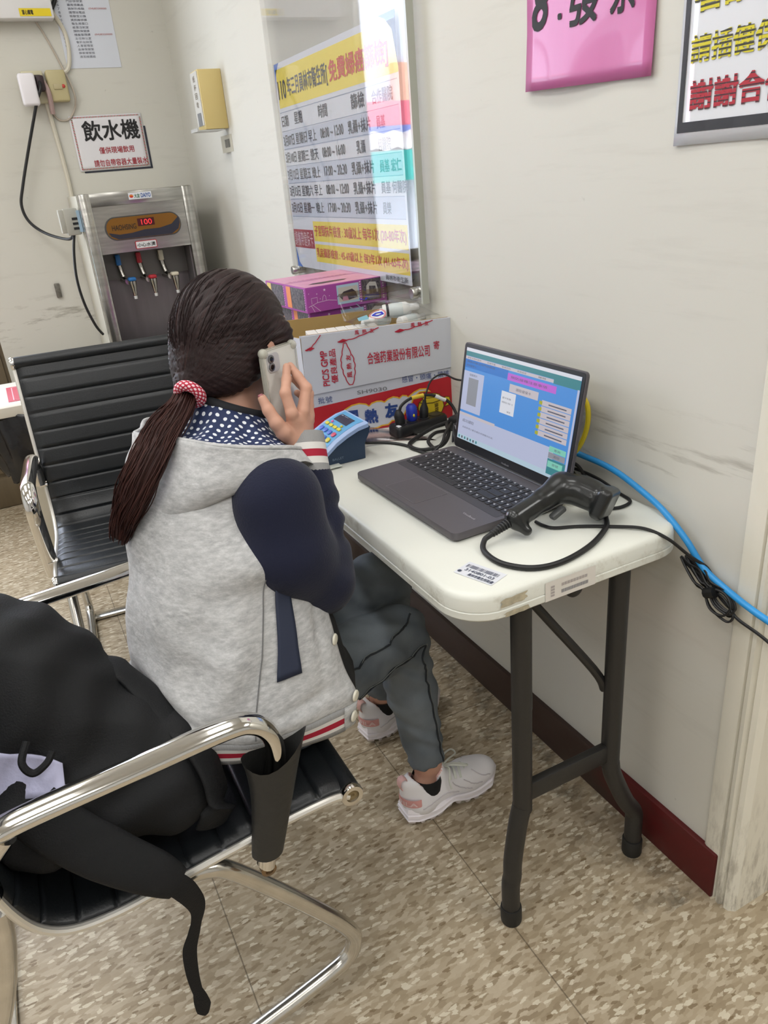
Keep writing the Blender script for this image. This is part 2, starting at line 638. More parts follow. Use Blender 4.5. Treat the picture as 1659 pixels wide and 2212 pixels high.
for z in (0.88, 2.33):
    fm.span((-1.74, WY + 0.012, z - 0.022), (-0.04, WY + 0.068, z + 0.022), bev=0.004)
fm.build('door_frame', pm('aluminium', (178, 178, 176), 0.35, 0.9), dr)
# street seen only as a mirror image in the acrylic board: shop across the road
st = MB()
FS = Frame((0, 9.6, 0), (1, 0, 0), (0, 0, 1), (0, -1, 0))
st.span((-9, 9.62, 0.0), (2.4, 10.0, 6.0), mi=0)
st.span((-9, 9.5, 1.80), (2.4, 9.62, 2.08), mi=1)
st.span((-9, 9.5, 2.08), (-3.35, 9.62, 2.5), mi=5)
st.span((-9, 9.48, 1.72), (2.4, 9.62, 1.80), mi=3)
for i in range(40):
    x = -9 + i * 0.28
    st.add([(x, 9.55, 1.74), (x + 0.27, 9.55, 1.74), (x + 0.27, 8.9, 1.50), (x, 8.9, 1.50), (x + 0.135, 9.55, 1.78), (x + 0.135, 8.88, 1.54)], [(0, 1, 2, 3), (0, 4, 5, 3), (4, 1, 2, 5)], 2)
st.span((-9, 8.86, 1.16), (2.4, 8.9, 1.50), mi=4)
struct(st.build('facade_street', [pm('street_white', (226, 228, 236), 0.8), pm('sign_pink', (236, 110, 128), 0.7), pm('awning_white', (240, 236, 230), 0.7), pm('sign_blue', (120, 134, 200), 0.7), pm('awning_teal', (60, 190, 178), 0.7), pm('sign_orange', (240, 178, 150), 0.7)]))

FR = Frame((WX, 0, 0), (0, -1, 0), (0, 0, 1), (-1, 0, 0))    # right wall: s = -y, t = z
FB = Frame((0, WY, 0), (1, 0, 0), (0, 0, 1), (0, -1, 0))     # back wall: s = x, t = z

# ------------------------------------------------------------------ papers on the right wall
PINK = pm('pink_laminate', (206, 112, 168), 0.34, var=0.06, vscale=(20, 20, 3), coat=0.25, bmp=0.08, bscale=(30, 22, 5))
fp = Frame(FR.o + FR.n * 0.002, FR.ux, FR.uy, FR.n, bend=lambda s, t: 0.010 * max(0, (1.49 - t)) / 0.1 * (0.55 + 0.45 * math.sin((s + 1.2) * 21)) + 0.002)
pp = MB()
pp.quad(fp, -1.211, 1.402, -0.919, 1.612, 0, 0, 14, 10)
for v_i, v in enumerate(pp.v):            # lower edge runs a little out of level
    y, z = v[1], v[2]
    k = (1.612 - z) / 0.21
    pp.v[v_i] = (v[0], y, z - (0.012 * (1.211 - y) / 0.292) * k)
pk = pp.build('pink_paper_notice', PINK, smooth=60)
tag(pk, 'pink laminated sheet with handwritten black writing taped to the white wall', 'notice')
sol = pk.modifiers.new('thick', 'SOLIDIFY'); sol.thickness = 0.0006
pt = MB()
pt.text(fp, '8', -1.196, 1.487, -1.150, 1.560, 0, 0.0012, 0.02, shear=0.25)
pt.text(fp, '.', -1.130, 1.494, -1.120, 1.503, 0, 0.0012, 0.03)
pt.text(fp, '發', -1.105, 1.478, -1.025, 1.565, 0, 0.0012, 0.018, shear=0.12)
pt.text(fp, '票', -1.010, 1.478, -0.955, 1.560, 0, 0.0012, 0.018, shear=0.12)
pt.build('handwriting', INK, pk, smooth=0)

fw = Frame(FR.o + FR.n * 0.002, FR.ux, FR.uy, FR.n, bend=lambda s, t: 0.0025 + 0.002 * math.sin(s * 17 + t * 9))
LAM = pm('laminated_white_paper', (226, 228, 234), 0.2, coat=0.7, bmp=0.06, bscale=(26, 20, 6))
pw = MB()
pw.quad(fw, -0.871, 1.296, -0.59, 1.70, 0, 0, 10, 14)
pwo = pw.build('laminated_wall_notice', LAM, smooth=60)
tag(pwo, 'white laminated notice with black border and yellow and red lettering at the right edge', 'notice')
sol = pwo.modifiers.new('thick', 'SOLIDIFY'); sol.thickness = 0.0006
def striped(name, a, b_, fr, th):
    m, nt, bs = nt_new(name)
    tc = N(nt, 'ShaderNodeTexCoord')
    sp = N(nt, 'ShaderNodeSeparateXYZ')
    nt.links.new(tc.outputs['Object'], sp.inputs[0])
    f = math_n(nt, 'GREATER_THAN', math_n(nt, 'FRACT', math_n(nt, 'MULTIPLY', sp.outputs['Z'], fr)), th)
    nt.links.new(mixc(nt, f, C8(*a), C8(*b_)), bs.inputs['Base Color'])
    return m
bd = MB()
bd.quad(fw, -0.863, 1.312, -0.59, 1.325, 0, 0.0008, 6, 1)
bd.quad(fw, -0.866, 1.312, -0.858, 1.70, 0, 0.0008, 1, 8)
bd.build('border', pm('black_border', (44, 46, 54), 0.25, coat=0.6), pwo, smooth=0)
YS, RS = striped('yellow_striped_ink', (214, 202, 30), (52, 50, 20), 150, 0.62), striped('red_striped_ink', (176, 32, 48), (70, 14, 22), 150, 0.72)
MB().text(fw, '看診每次', -0.852, 1.452, -0.660, 1.502, 0, 0.0012, 0.035).build('lettering', YS, pwo, smooth=0)
MB().text(fw, '請插健保卡量血壓', -0.852, 1.395, -0.58, 1.428, 0, 0.0012, 0.03).build('lettering', YS, pwo, smooth=0)
MB().text(fw, '謝謝合作', -0.848, 1.338, -0.690, 1.375, 0, 0.0012, 0.035).build('lettering', RS, pwo, smooth=0)

# ------------------------------------------------------------------ acrylic board with schedule poster
FA = Frame((0.897, 0, 0), (0, -1, 0), (0, 0, 1), (-1, 0, 0))
po = MB()
po.quad(FA, -2.402, 1.040, -1.642, 1.605, 0, 0)
poster = po.build('schedule_poster', pm('poster_paper', (206, 208, 216), 0.5), smooth=0)
tag(poster, 'printed screening schedule with yellow bands inside the clear acrylic board', 'poster')
sol = poster.modifiers.new('thick', 'SOLIDIFY'); sol.thickness = 0.0006; sol.offset = 1
e = 0.0008
for q_ in ((-2.392, 1.490, -1.642, 1.590), (-2.236, 1.122, -1.648, 1.178), (-2.236, 1.063, -1.648, 1.114)):
    MB().quad(FA, *q_, 0, e).build('yellow_band', pm('yellow_print', (226, 204, 62), 0.5), poster, smooth=0)
rb = MB().quad(FA, -2.405, 1.099, -2.240, 1.153, 0, e)
rb.build('red_block', pm('crimson_print', (158, 36, 52), 0.5), poster, smooth=0)
cb = MB()
BLC = pm('blue_print', (52, 104, 190), 0.5)
cb.poly(FA, [(-2.402, 1.605), (-2.402, 1.53), (-2.395, 1.575), (-2.375, 1.595), (-2.36, 1.605)], 0, e)
cb.build('blue_corner', BLC, poster, smooth=0)
cb = MB()
cb.poly(FA, [(-1.642, 1.605), (-1.72, 1.605), (-1.69, 1.595), (-1.66, 1.57), (-1.642, 1.50)], 0, e)
cb.build('blue_corner', BLC, poster, smooth=0)
cb = MB()
cb.poly(FA, [(-2.402, 1.04), (-2.36, 1.04), (-2.385, 1.055), (-2.397, 1.09), (-2.402, 1.10)], 0, e)
cb.build('blue_corner', BLC, poster, smooth=0)
rows = MB()
for z0, z1 in ((1.378, 1.426), (1.286, 1.332), (1.192, 1.240)):
    rows.quad(FA, -2.396, z0, -1.650, z1, 0, e)
for z0 in (1.478, 1.428, 1.380, 1.333, 1.285, 1.240, 1.190):
    rows.quad(FA, -2.396, z0, -1.650, z0 + 0.0014, 1, e * 1.6)
rows.build('table_row', [pm('row_tint', (184, 190, 206), 0.5), pm('row_line', (120, 134, 160), 0.5)], poster, smooth=0)
tp = MB()
T = lambda s, a, b, c, d, mi=0, bo=0.012: tp.text(FA, s, a, b, c, d, mi, e * 2, bo)
T('110', -2.388, 1.512, -2.325, 1.560, 0, 0.02)
T('年三月員林市衛生所[', -2.312, 1.508, -2.02, 1.562, 0, 0.02)
T('免費婦癌篩檢]', -2.010, 1.506, -1.685, 1.562, 1, 0.024)
T('日期', -2.388, 1.440, -2.335, 1.470); T('星期', -2.285, 1.440, -2.225, 1.472); T('時間', -2.105, 1.440, -2.045, 1.472); T('篩檢', -1.895, 1.440, -1.820, 1.474); T('合作醫院', -1.78, 1.440, -1.675, 1.470)
_rows = [('3月07日', '星期日', '早上', '08:00 ~ 12:00', '乳攝+抹片', '員基'), ('3月10日', '星期三', '整天', '08:00 ~ 16:00', '乳攝', '何醫院'), ('3月12日', '星期五', '晚上', '17:00 ~ 20:30', '乳攝+抹片', '員基 宏仁'),
         ('3月13日', '星期六', '早上', '08:00 ~ 12:00', '乳攝+抹片', '員基 何醫院'), ('3月15日', '星期一', '晚上', '17:00 ~ 20:30', '乳攝+抹片', '員榮')]
for i, rw in enumerate(_rows):
    z = 1.388 - 0.0468 * i
    T(rw[0], -2.392, z, -2.305, z + 0.030); T(rw[1], -2.292, z, -2.205, z + 0.030); T(rw[2], -2.192, z, -2.135, z + 0.030)
    T(rw[3], -2.105, z + 0.003, -1.955, z + 0.028)
    if rw[4] == '乳攝':
        T(rw[4], -1.885, z, -1.835, z + 0.030)
    else:
        T(rw[4], -1.925, z, -1.795, z + 0.030)
    T(rw[5], -1.765, z, -1.765 + 0.022 * len(rw[5]), z + 0.028)
T('請攜帶健保卡', -2.398, 1.104, -2.248, 1.148, 2, 0.0)
T('子宮頸抹片檢查 : 30歲以上 每年1次 (20-80年次)', -2.228, 1.132, -1.655, 1.168, 1, 0.012)
T('乳房攝影檢查 : 45-69歲以上 每2年1次 (41-65年次)', -2.228, 1.073, -1.655, 1.104, 1, 0.012)
T('員林市衛生所', -1.78, 1.045, -1.66, 1.058, 0, 0.0)
tp.build('lettering', [pm('print_dark', (52, 52, 66), 0.5), pm('print_red', (196, 62, 44), 0.5), pm('print_pale', (226, 196, 200), 0.5)], poster, smooth=0)

def clear_mat(name, tint, gl=1.0, rough=0.02):
    m = bpy.data.materials.new(name)
    m.use_nodes = True
    nt = m.node_tree
    nt.nodes.clear()
    out = N(nt, 'ShaderNodeOutputMaterial')
    tr = N(nt, 'ShaderNodeBsdfTransparent')
    tr.inputs[0].default_value = tint
    g = N(nt, 'ShaderNodeBsdfGlossy')
    g.inputs['Roughness'].default_value = rough
    lw = N(nt, 'ShaderNodeLayerWeight')
    lw.inputs[0].default_value = 0.5
    fz = math_n(nt, 'ADD', 0.04, math_n(nt, 'MULTIPLY', math_n(nt, 'POWER', lw.outputs['Facing'], 5.0), 0.96))
    mx = N(nt, 'ShaderNodeMixShader')
    nt.links.new(math_n(nt, 'MULTIPLY', fz, gl, True), mx.inputs[0])
    nt.links.new(tr.outputs[0], mx.inputs[1])
    nt.links.new(g.outputs[0], mx.inputs[2])
    nt.links.new(mx.outputs[0], out.inputs[0])
    return m
ACR = clear_mat('clear_acrylic', (0.97, 0.97, 0.97, 1), 1.0)
ab = thing('acrylic_board', 'clear acrylic display board bolted to the wall over the schedule poster', 'display board')
s1 = MB().span((0.886, 1.585, 1.005), (0.890, 2.425, 2.02)).build('front_sheet', ACR, ab, smooth=0)
s2 = MB().span((0.9005, 1.585, 1.005), (0.9040, 2.425, 2.02)).build('back_sheet', ACR, ab, smooth=0)
ed = MB().span((0.8865, 1.577, 1.005), (0.9040, 1.5845, 2.02))
ed.build('edge_strip', pm('edge_grey', (176, 178, 168), 0.2), ab)
for (y, z) in ((1.612, 1.028), (2.408, 1.028), (1.612, 1.99), (2.408, 1.99)):
    MB().lathe([(0.0125, 0), (0.0125, 0.02), (0.010, 0.022), (0.010, 0.027)], (WX - 0.0005, y, z), (-1, 0, 0)).lathe([(0.0135, 0.028), (0.0135, 0.040), (0.0115, 0.043)], (WX, y, z), (-1, 0, 0)).build('standoff', pm('brushed_steel', (186, 184, 178), 0.3, 1.0), ab)

# ------------------------------------------------------------------ cup dispenser and its sticker near the corner
cd = thing('cup_dispenser', 'cream box of paper cups with clear slot mounted on the wall near the corner', 'cup dispenser', (0, 0, 0))
YC = 3.0
MB().span((0.832, YC, 1.486), (WX - 0.0005, YC + 0.10, 1.676), bev=0.002).build('box', pm('cream_box', (214, 192, 128), 0.45), cd)
lb = MB().span((0.829, YC + 0.006, 1.50), (0.832, YC + 0.094, 1.672))
FC = Frame((0.829, 0, 0), (0, -1, 0), (0, 0, 1), (-1, 0, 0))
lb.build('front_panel', pm('pale_front', (202, 200, 194), 0.4), cd)
lt = MB()
for i, ch in enumerate('紙杯回收'):
    lt.text(FC, ch, -(YC + 0.064), 1.640 - i * 0.027, -(YC + 0.036), 1.660 - i * 0.027, 0, 0.001, 0.0)
lt.quad(FC, -(YC + 0.075), 1.500, -(YC + 0.025), 1.542, 1, 0.0008)
lt.build('lettering', [pm('brown_ink', (110, 96, 76), 0.6), pm('slot_dark', (120, 122, 124), 0.4)], cd, smooth=0)
MB().span((0.800, YC + 0.002, 1.481), (WX - 0.02, YC + 0.098, 1.485)).span((0.800, YC + 0.002, 1.485), (0.803, YC + 0.098, 1.492)).build('tray', pm('grey_clear_plastic', (190, 190, 186), 0.3), cd)
sk_ = MB().quad(FR, -3.125, 1.408, -2.985, 1.466, 0, 0.0008)
sko = sk_.build('wall_sticker', pm('dirty_tape', (188, 182, 164), 0.5), smooth=0)
sol = sko.modifiers.new('thick', 'SOLIDIFY'); sol.thickness = 0.0005
tag(sko, 'small dirty inventory sticker with barcode below the cream cup dispenser', 'sticker')
bc = MB()
for i in range(16):
    s = -3.075 + i * 0.004
    bc.quad(FR, s, 1.424, s + random.choice((0.0014, 0.0024)), 1.452, 0, 0.0016)
bc.build('barcode', INK, sko, smooth=0)

# ------------------------------------------------------------------ back wall
# white wall box with red digits, cut by the frame
wx = thing('control_box', 'white wall box with red digits and yellow label in the top left corner', 'control box')
MB().span((0.05, WY - 0.07, 1.945), (0.485, WY - 0.001, 2.22), bev=0.006).build('case', pm('box_white', (232, 230, 230), 0.4), wx)
FX = Frame((0, WY - 0.0705, 0), (1, 0, 0), (0, 0, 1), (0, -1, 0))
MB().quad(FX, 0.07, 2.03, 0.41, 2.2, 0, 0.0008).build('display', pm('display_dark', (58, 58, 66), 0.2), wx, smooth=0)
dg = MB()
for i in range(4):
    dg.ball((0.20 + i * 0.032, WY - 0.072, 2.032), (0.013, 0.004, 0.013), 12, 8)
dg.build('indicator', pm('red_lamp', (220, 70, 40), 0.4, emit=(235, 80, 40), estr=0.9), wx)
yl = MB().quad(FX, 0.36, 1.952, 0.475, 1.978, 0, 0.001)
yl.text(FX, '當心觸電', 0.37, 1.957, 0.41, 1.973, 1, 0.0018, 0.02)
yl.build('yellow_label', [pm('label_yellow', (232, 206, 24), 0.5), INK], wx, smooth=0)
tag(MB().tube(spline([(0.487, WY - 0.03, 2.16), (0.51, WY - 0.02, 2.10), (0.512, WY - 0.012, 2.03), (0.49, WY - 0.008, 1.99)], 6), 0.008).build('hanging_cable', CABLE), 'thick black cable end beside the white wall box', 'cable')

pl = MB().quad(FB, 0.500, 1.782, 0.716, 2.10, 0, 0.0015, 4, 6)
plo = pl.build('contact_list', pm('list_paper', (216, 220, 230), 0.4), smooth=0)
sol = plo.modifiers.new('thick', 'SOLIDIFY'); sol.thickness = 0.0005
tag(plo, 'white printed list of many text lines at the top of the back wall', 'notice')
lm = MB()
_ws = ['新北分局員林所電話', '院內分機號碼對照表', '急診服務台', '總機轉分機', '門診掛號室', '藥局領藥處', '放射科檢驗', '護理站電話', '檢驗室分機', '資訊維修課', '衛生局窗口', '疫苗注射室', '預防保健課', '稽查管理課', '主任辦公室', '會計出納室', '人事管理室', '倉庫保管室', '停車場管理', '清潔維護組']
for i, wd in enumerate(_ws):
    z = 2.062 - i * 0.0128
    x0 = 0.548 + 0.0005 * i
    lm.text(FB, wd, x0, z, x0 + 0.0125 * len(wd), z + 0.0085, 0 if i < 14 else 1, 0.0028, 0.0)
    lm.text(FB, '%d' % (i + 1), 0.512, z, 0.520, z + 0.008, 1, 0.0028)
    if i in (6, 13):
        lm.text(FB, '(04)8320000', x0 + 0.08, z, x0 + 0.15, z + 0.008, 2, 0.0028)
lm.build('lettering', [pm('list_ink', (90, 92, 104), 0.6), GREYINK, pm('list_red', (186, 110, 110), 0.6)], plo, smooth=0)

# drinking-water sign
fs_ = Frame(FB.o + FB.n * 0.001, FB.ux, FB.uy, FB.n, bend=lambda s, t: 0.002 + 0.06 * max(0.0, (0.50 - s) + (1.44 - t)) ** 1.3)
ds = MB().quad(fs_, 0.459, 1.399, 0.757, 1.610, 0, 0.0, 12, 10)
dso = ds.build('drinking_water_sign', pm('sign_white', (230, 228, 232), 0.4), smooth=50)
sol = dso.modifiers.new('thick', 'SOLIDIFY'); sol.thickness = 0.0005
tag(dso, 'white drinking water sign with red dashed border above the steel dispenser', 'sign')
MB().text(fs_, '飲水機', 0.502, 1.512, 0.738, 1.590, 0, 0.0012, 0.022).build('lettering', INK, dso, smooth=0)
MB().text(fs_, '僅供現場飲用', 0.553, 1.462, 0.700, 1.488, 0, 0.0012, 0.012).build('lettering', REDINK, dso, smooth=0)
MB().text(fs_, '請勿自帶容器大量裝水', 0.522, 1.413, 0.748, 1.440, 0, 0.0012, 0.012).build('lettering', REDINK, dso, smooth=0)
dd = MB()
for k in range(46):
    a = 0.468 + k * (0.28 / 46)
    for t in (1.404, 1.601):
        dd.quad(fs_, a, t, a + 0.0034, t + 0.005, k % 2, 0.0011)
for k in range(32):
    b_ = 1.408 + k * (0.19 / 32)
    for s in (0.466, 0.746):
        dd.quad(fs_, s, b_, s + 0.006, b_ + 0.0034, k % 2, 0.0011)
dd.build('dashed_border', [pm('dash_red', (170, 52, 56), 0.6), pm('dash_brown', (126, 96, 50), 0.6)], dso, smooth=0)
bk = MB().span((0.476, WY - 0.0016, 1.392), (0.766, WY - 0.0002, 1.56))  # dark sheet behind the sign, set off to the right and down
tag(bk.build('dark_backing', pm('dark_backing_tone', (40, 44, 58), 0.6)), 'dark edge showing behind the drinking water sign', 'card')

# outlets, conduit and cords
CONDUIT = pm('painted_conduit', (212, 206, 190), 0.5)
cdm = MB()
cdm.tube(spline([(0.475, WY - 0.008, 2.0), (0.52, WY - 0.008, 1.9), (0.50, WY - 0.008, 1.78), (0.42, WY - 0.008, 1.765)], 8), 0.008, 8)
cdm.tube(spline([(0.385, WY - 0.008, 1.77), (0.39, WY - 0.008, 1.62), (0.40, WY - 0.008, 1.40), (0.398, WY - 0.008, 1.26)], 8), 0.009, 8)
tag(cdm.build('wall_conduit', CONDUIT), 'cream painted cable conduit running down the back wall to the dispenser', 'conduit')
tag(MB().tube(spline([(0.42, WY - 0.004, 1.945), (0.44, WY - 0.005, 1.90), (0.475, WY - 0.006, 1.80), (0.50, WY - 0.024, 1.70), (0.495, WY - 0.01, 1.645), (0.46, WY - 0.006, 1.60), (0.42, WY - 0.006, 1.60), (0.40, WY - 0.006, 1.63)], 8), 0.0035, 6).build('thin_wire', pm('pinkish_wire', (190, 178, 164), 0.5)), 'thin pale wire looping from the wall box past the outlet', 'cable')
ot = thing('wall_outlet', 'cream wall outlet with a white adapter and a black cord plugged in', 'outlet', (0, 0, 0))
MB().span((0.315, WY - 0.03, 1.66), (0.395, WY - 0.0005, 1.775), bev=0.004).build('plate', CREAMP, ot)
MB().span((0.330, WY - 0.033, 1.70), (0.385, WY - 0.029, 1.76)).build('socket', pm('socket_dark', (60, 52, 50), 0.5), ot)
ad = MB().span((0.295, WY - 0.085, 1.648), (0.358, WY - 0.034, 1.762), bev=0.010, seg=3)
tag(ad.build('power_adapter', pm('adapter_white', (236, 232, 236), 0.35)), 'white plug-in power adapter in the left side of the wall outlet', 'adapter')
sw = thing('switch_box', 'yellowed cream switch box with red lamp to the right of the outlet', 'switch', (0, 0, 0))
MB().span((0.405, WY - 0.045, 1.662), (0.480, WY - 0.0005, 1.775), bev=0.008, seg=3).build('case', pm('aged_cream', (196, 184, 140), 0.45, var=0.1), sw)
MB().span((0.424, WY - 0.049, 1.705), (0.458, WY - 0.044, 1.725), bev=0.002).build('rocker', pm('rocker_cream', (184, 172, 134), 0.4), sw)
MB().ball((0.463, WY - 0.046, 1.716), (0.007, 0.004, 0.007), 12, 8).build('lamp', pm('lamp_red', (196, 70, 60), 0.4), sw)
pc_ = thing('dispenser_cord', 'black power cord drooping from the wall outlet to the steel dispenser', 'cable')
pcd = MB().tube(spline([(0.372, WY - 0.05, 1.745), (0.372, WY - 0.075, 1.71), (0.345, WY - 0.07, 1.66), (0.268, WY - 0.04, 1.485), (0.215, WY - 0.04, 1.36), (0.192, WY - 0.04, 1.29), (0.205, WY - 0.05, 1.225), (0.255, WY - 0.10, 1.175), (0.320, WY - 0.25, 1.150), (0.342, WY - 0.30, 1.168)], 10), 0.006, 8)
pcd.build('cord', CABLE, pc_)
MB().span((0.362, WY - 0.066, 1.70), (0.392, WY - 0.031, 1.755), bev=0.006).build('plug', pm('plug_dark', (48, 30, 34), 0.5), pc_)
tag(MB().tube(spline([(0.39, WY - 0.04, 1.735), (0.40, WY - 0.05, 1.69), (0.40, WY - 0.03, 1.62)], 8), 0.010, 8).build('pale_wire', pm('pinkish_grey_cord', (176, 150, 146), 0.5)), 'short pinkish cord hanging beside the black plug at the outlet', 'cable')
bt = MB().span((0.24, WY - 0.012, 0.905), (0.262, WY - 0.0005, 0.965), bev=0.003)
tag(bt.build('wall_bracket', pm('dull_metal', (130, 126, 118), 0.5, 0.5, var=0.4, vscale=(90, 90, 90))), 'small rusty metal bracket on the back wall below the dispenser cord', 'bracket')
# ------------------------------------------------------------------ steel water dispenser against the back wall
DY, DX0, DX1, DT = 3.30, 0.377, 0.814, 1.31
def steel_mat(name, col, rough, streak=(6, 6, 60)):
    m, nt, b = nt_new(name)
    b.inputs['Metallic'].default_value = 0.92
    f = noise_n(nt, streak, 4, 0.6)
    c = mixc(nt, ramp(nt, f, [(0.3, (0, 0, 0)), (0.75, (1, 1, 1))]), C8(*col), C8(*[int(v * 0.82) for v in col]))
    nt.links.new(c, b.inputs['Base Color'])
    nt.links.new(math_n(nt, 'ADD', math_n(nt, 'MULTIPLY', f, 0.18), rough), b.inputs['Roughness'])
    return m
STEEL = steel_mat('stainless_steel', (186, 184, 178), 0.12)
STEELD = pm('brushed_stainless_back', (132, 126, 128), 0.38, 0.55, var=0.18, vscale=(30, 5, 3))
wd_ = thing('water_dispenser', 'stainless steel drinking water dispenser with three taps and red digital display', 'water dispenser', (0, 0, 0))
b = MB()
b.span((DX0 + 0.004, DY + 0.142, 0.02), (DX1 - 0.004, WY - 0.004, DT - 0.004), mi=1).span((DX0 + 0.002, DY + 0.08, 0.02), (DX0 + 0.034, DY + 0.145, DT - 0.004), mi=1).span((DX1 - 0.034, DY + 0.08, 0.02), (DX1 - 0.002, DY + 0.145, DT - 0.004), mi=1)          # pale side body
b.span((DX0, DY + 0.0, 0.0), (DX0 + 0.040, DY + 0.085, DT), bev=0.004)                      # front frame posts
b.span((DX1 - 0.040, DY + 0.0, 0.0), (DX1, DY + 0.085, DT), bev=0.004)
b.span((DX0 + 0.036, DY + 0.002, DT - 0.05), (DX1 - 0.036, DY + 0.085, DT - 0.001), bev=0.002)  # top rail
b.span((DX0 + 0.036, DY + 0.006, DT - 0.225), (DX1 - 0.036, DY + 0.05, DT - 0.05))          # control fascia
b.span((DX0 + 0.036, DY + 0.004, 0.0), (DX1 - 0.036, DY + 0.08, 0.66))                      # lower door
b.build('body', [STEEL, pm('cabinet_paint', (206, 202, 188), 0.4)], wd_)
rc = MB().span((DX0 + 0.036, DY + 0.135, 0.66), (DX1 - 0.036, DY + 0.14, DT - 0.225))
rc.span((DX0 + 0.036, DY + 0.03, 0.66), (DX0 + 0.044, DY + 0.14, DT - 0.225)).span((DX1 - 0.044, DY + 0.03, 0.66), (DX1 - 0.036, DY + 0.14, DT - 0.225))
rc.build('recess_panel', STEELD, wd_)
MB().span((DX0 + 0.045, DY + 0.118, DT - 0.335), (DX1 - 0.045, DY + 0.134, DT - 0.2255)).build('shaded_tap_panel', pm('tap_panel_shade_grey', (104, 102, 98), 0.4, 0.5), wd_)  # dark panel, its grey also paints the shade at the recess top
FD = Frame((0, DY + 0.005, 0), (1, 0, 0), (0, 0, 1), (0, -1, 0))
cp = MB()
cx, cz = 0.598, DT - 0.135
cp.slab(FD, rrect(0.30, 0.088, 0.043, 8, (cx, cz)), -0.004, 0.005, 0)
cp.slab(FD, rrect(0.29, 0.080, 0.039, 8, (cx, cz)), 0.004, 0.007, 1)
wave = [(cx - 0.14, cz - 0.012), (cx - 0.10, cz - 0.022), (cx - 0.05, cz - 0.020), (cx, cz - 0.012), (cx + 0.06, cz - 0.012), (cx + 0.11, cz - 0.002), (cx + 0.142, cz + 0.024)]
low = [(cx + 0.144, cz + 0.0), (cx + 0.135, cz - 0.022), (cx + 0.106, cz - 0.039), (cx - 0.106, cz - 0.039), (cx - 0.132, cz - 0.026)]
cp.poly(FD, wave + low, 2, 0.0078)
cp.build('control_panel', [pm('panel_rim', (96, 96, 96), 0.2, 0.8), pm('bronze_panel', (140, 96, 36), 0.3, 0.4), pm('panel_navy', (44, 46, 60), 0.3)], wd_)
dp = MB().quad(FD, cx - 0.022, cz + 0.002, cx + 0.044, cz + 0.030, 0, 0.0083)
dp.build('digital_display', pm('display_red_dark', (74, 14, 22), 0.3), wd_, smooth=0)
MB().text(FD, '100', cx - 0.008, cz + 0.006, cx + 0.034, cz + 0.026, 0, 0.0092, 0.004).build('digits', pm('led_red', (255, 60, 60), 0.5, emit=(255, 52, 58), estr=1.1), wd_, smooth=0)
MB().text(FD, 'HAOHSING', cx - 0.124, cz - 0.006, cx - 0.030, cz + 0.014, 0, 0.0086, 0.01).build('lettering', pm('panel_ink', (48, 34, 22), 0.5), wd_, smooth=0)
ls = MB().quad(FD, 0.562, DT - 0.034, 0.652, DT - 0.010, 0, 0.0045)
ls.text(FD, '大友', 0.584, DT - 0.030, 0.606, DT - 0.014, 1, 0.0052, 0.02)
ls.text(FD, 'DAIYO', 0.610, DT - 0.030, 0.648, DT - 0.014, 2, 0.0052, 0.025)
ls.poly(FD, [(0.573 + 0.008 * math.cos(a / 12 * 6.283), DT - 0.022 + 0.006 * math.sin(a / 12 * 6.283)) for a in range(12)], 3, 0.0050)
ls.line(FD, [(0.566, DT - 0.022), (0.573, DT - 0.0195), (0.580, DT - 0.022)], 0.002, 4, 0.0054)
ls.build('maker_sticker', [pm('sticker_white', (230, 232, 238), 0.4), pm('sticker_green', (30, 110, 70), 0.5), pm('sticker_blue', (36, 84, 160), 0.5), pm('sticker_red', (206, 40, 40), 0.5), pm('sticker_yellow', (236, 190, 40), 0.5)], wd_, smooth=0)
wl = MB().slab(FD, rrect(0.086, 0.030, 0.004, 4, (cx - 0.004, DT - 0.203)), 0.001, 0.003, 1)
wl.slab(FD, rrect(0.080, 0.025, 0.003, 4, (cx - 0.004, DT - 0.203)), 0.002, 0.0036, 0)
wl.text(FD, '小心水燙', cx - 0.040, DT - 0.211, cx + 0.032, DT - 0.196, 2, 0.0044, 0.012)
wl.build('warning_label', [PAPER, pm('label_red', (178, 44, 56), 0.5), INK], wd_, smooth=0)
for i, (tx_, colr, nm) in enumerate(((0.488, (34, 108, 176), 'blue'), (0.572, (176, 34, 48), 'red'), (0.664, (214, 206, 186), 'white'))):
    tb = MB()
    z0 = DT - 0.24
    tb.tube(spline([(tx_ - 0.006, DY + 0.10, z0 + 0.0), (tx_ - 0.002, DY + 0.10, z0 - 0.05), (tx_ + 0.004, DY + 0.09, z0 - 0.085)], 6), 0.010, 12, mi=0)
    tb.tube([(tx_ + 0.004, DY + 0.135, z0 - 0.10), (tx_ + 0.010, DY + 0.04, z0 - 0.10)], 0.012, 12, mi=0)
    tb.lathe([(0.005, 0), (0.0065, 0.004), (0.0085, 0.018), (0.0145, 0.055), (0.0145, 0.066), (0.009, 0.070)], (tx_ + 0.026, DY + 0.03, z0 - 0.165), (0.0, 0, 1), 16, 0)
    tb.lathe([(0.0068, -0.002), (0.0072, 0.010)], (tx_ + 0.026, DY + 0.03, z0 - 0.168), (0, 0, 1), 12, 1)
    tp_ = tb.build('tap', [pm('tap_steel', (176, 172, 166), 0.16, 1.0), pm('tap_nozzle', (214, 214, 214), 0.4)], wd_)
    MB().span((tx_ + 0.010, DY + 0.010, z0 - 0.098), (tx_ + 0.040, DY + 0.045, z0 - 0.084), bev=0.005).build('lever', pm('lever_' + nm, colr, 0.35), tp_)
    lv = MB().span((tx_ - 0.014, DY + 0.085, z0 + 0.004), (tx_ + 0.006, DY + 0.115, z0 - 0.038), bev=0.004)
    lv.build('lever_root', pm('lever_' + nm, colr, 0.35), tp_)
fs2 = Frame((DX0 + 0.0455, 0, 0), (0, 1, 0), (0, 0, 1), (1, 0, 0))
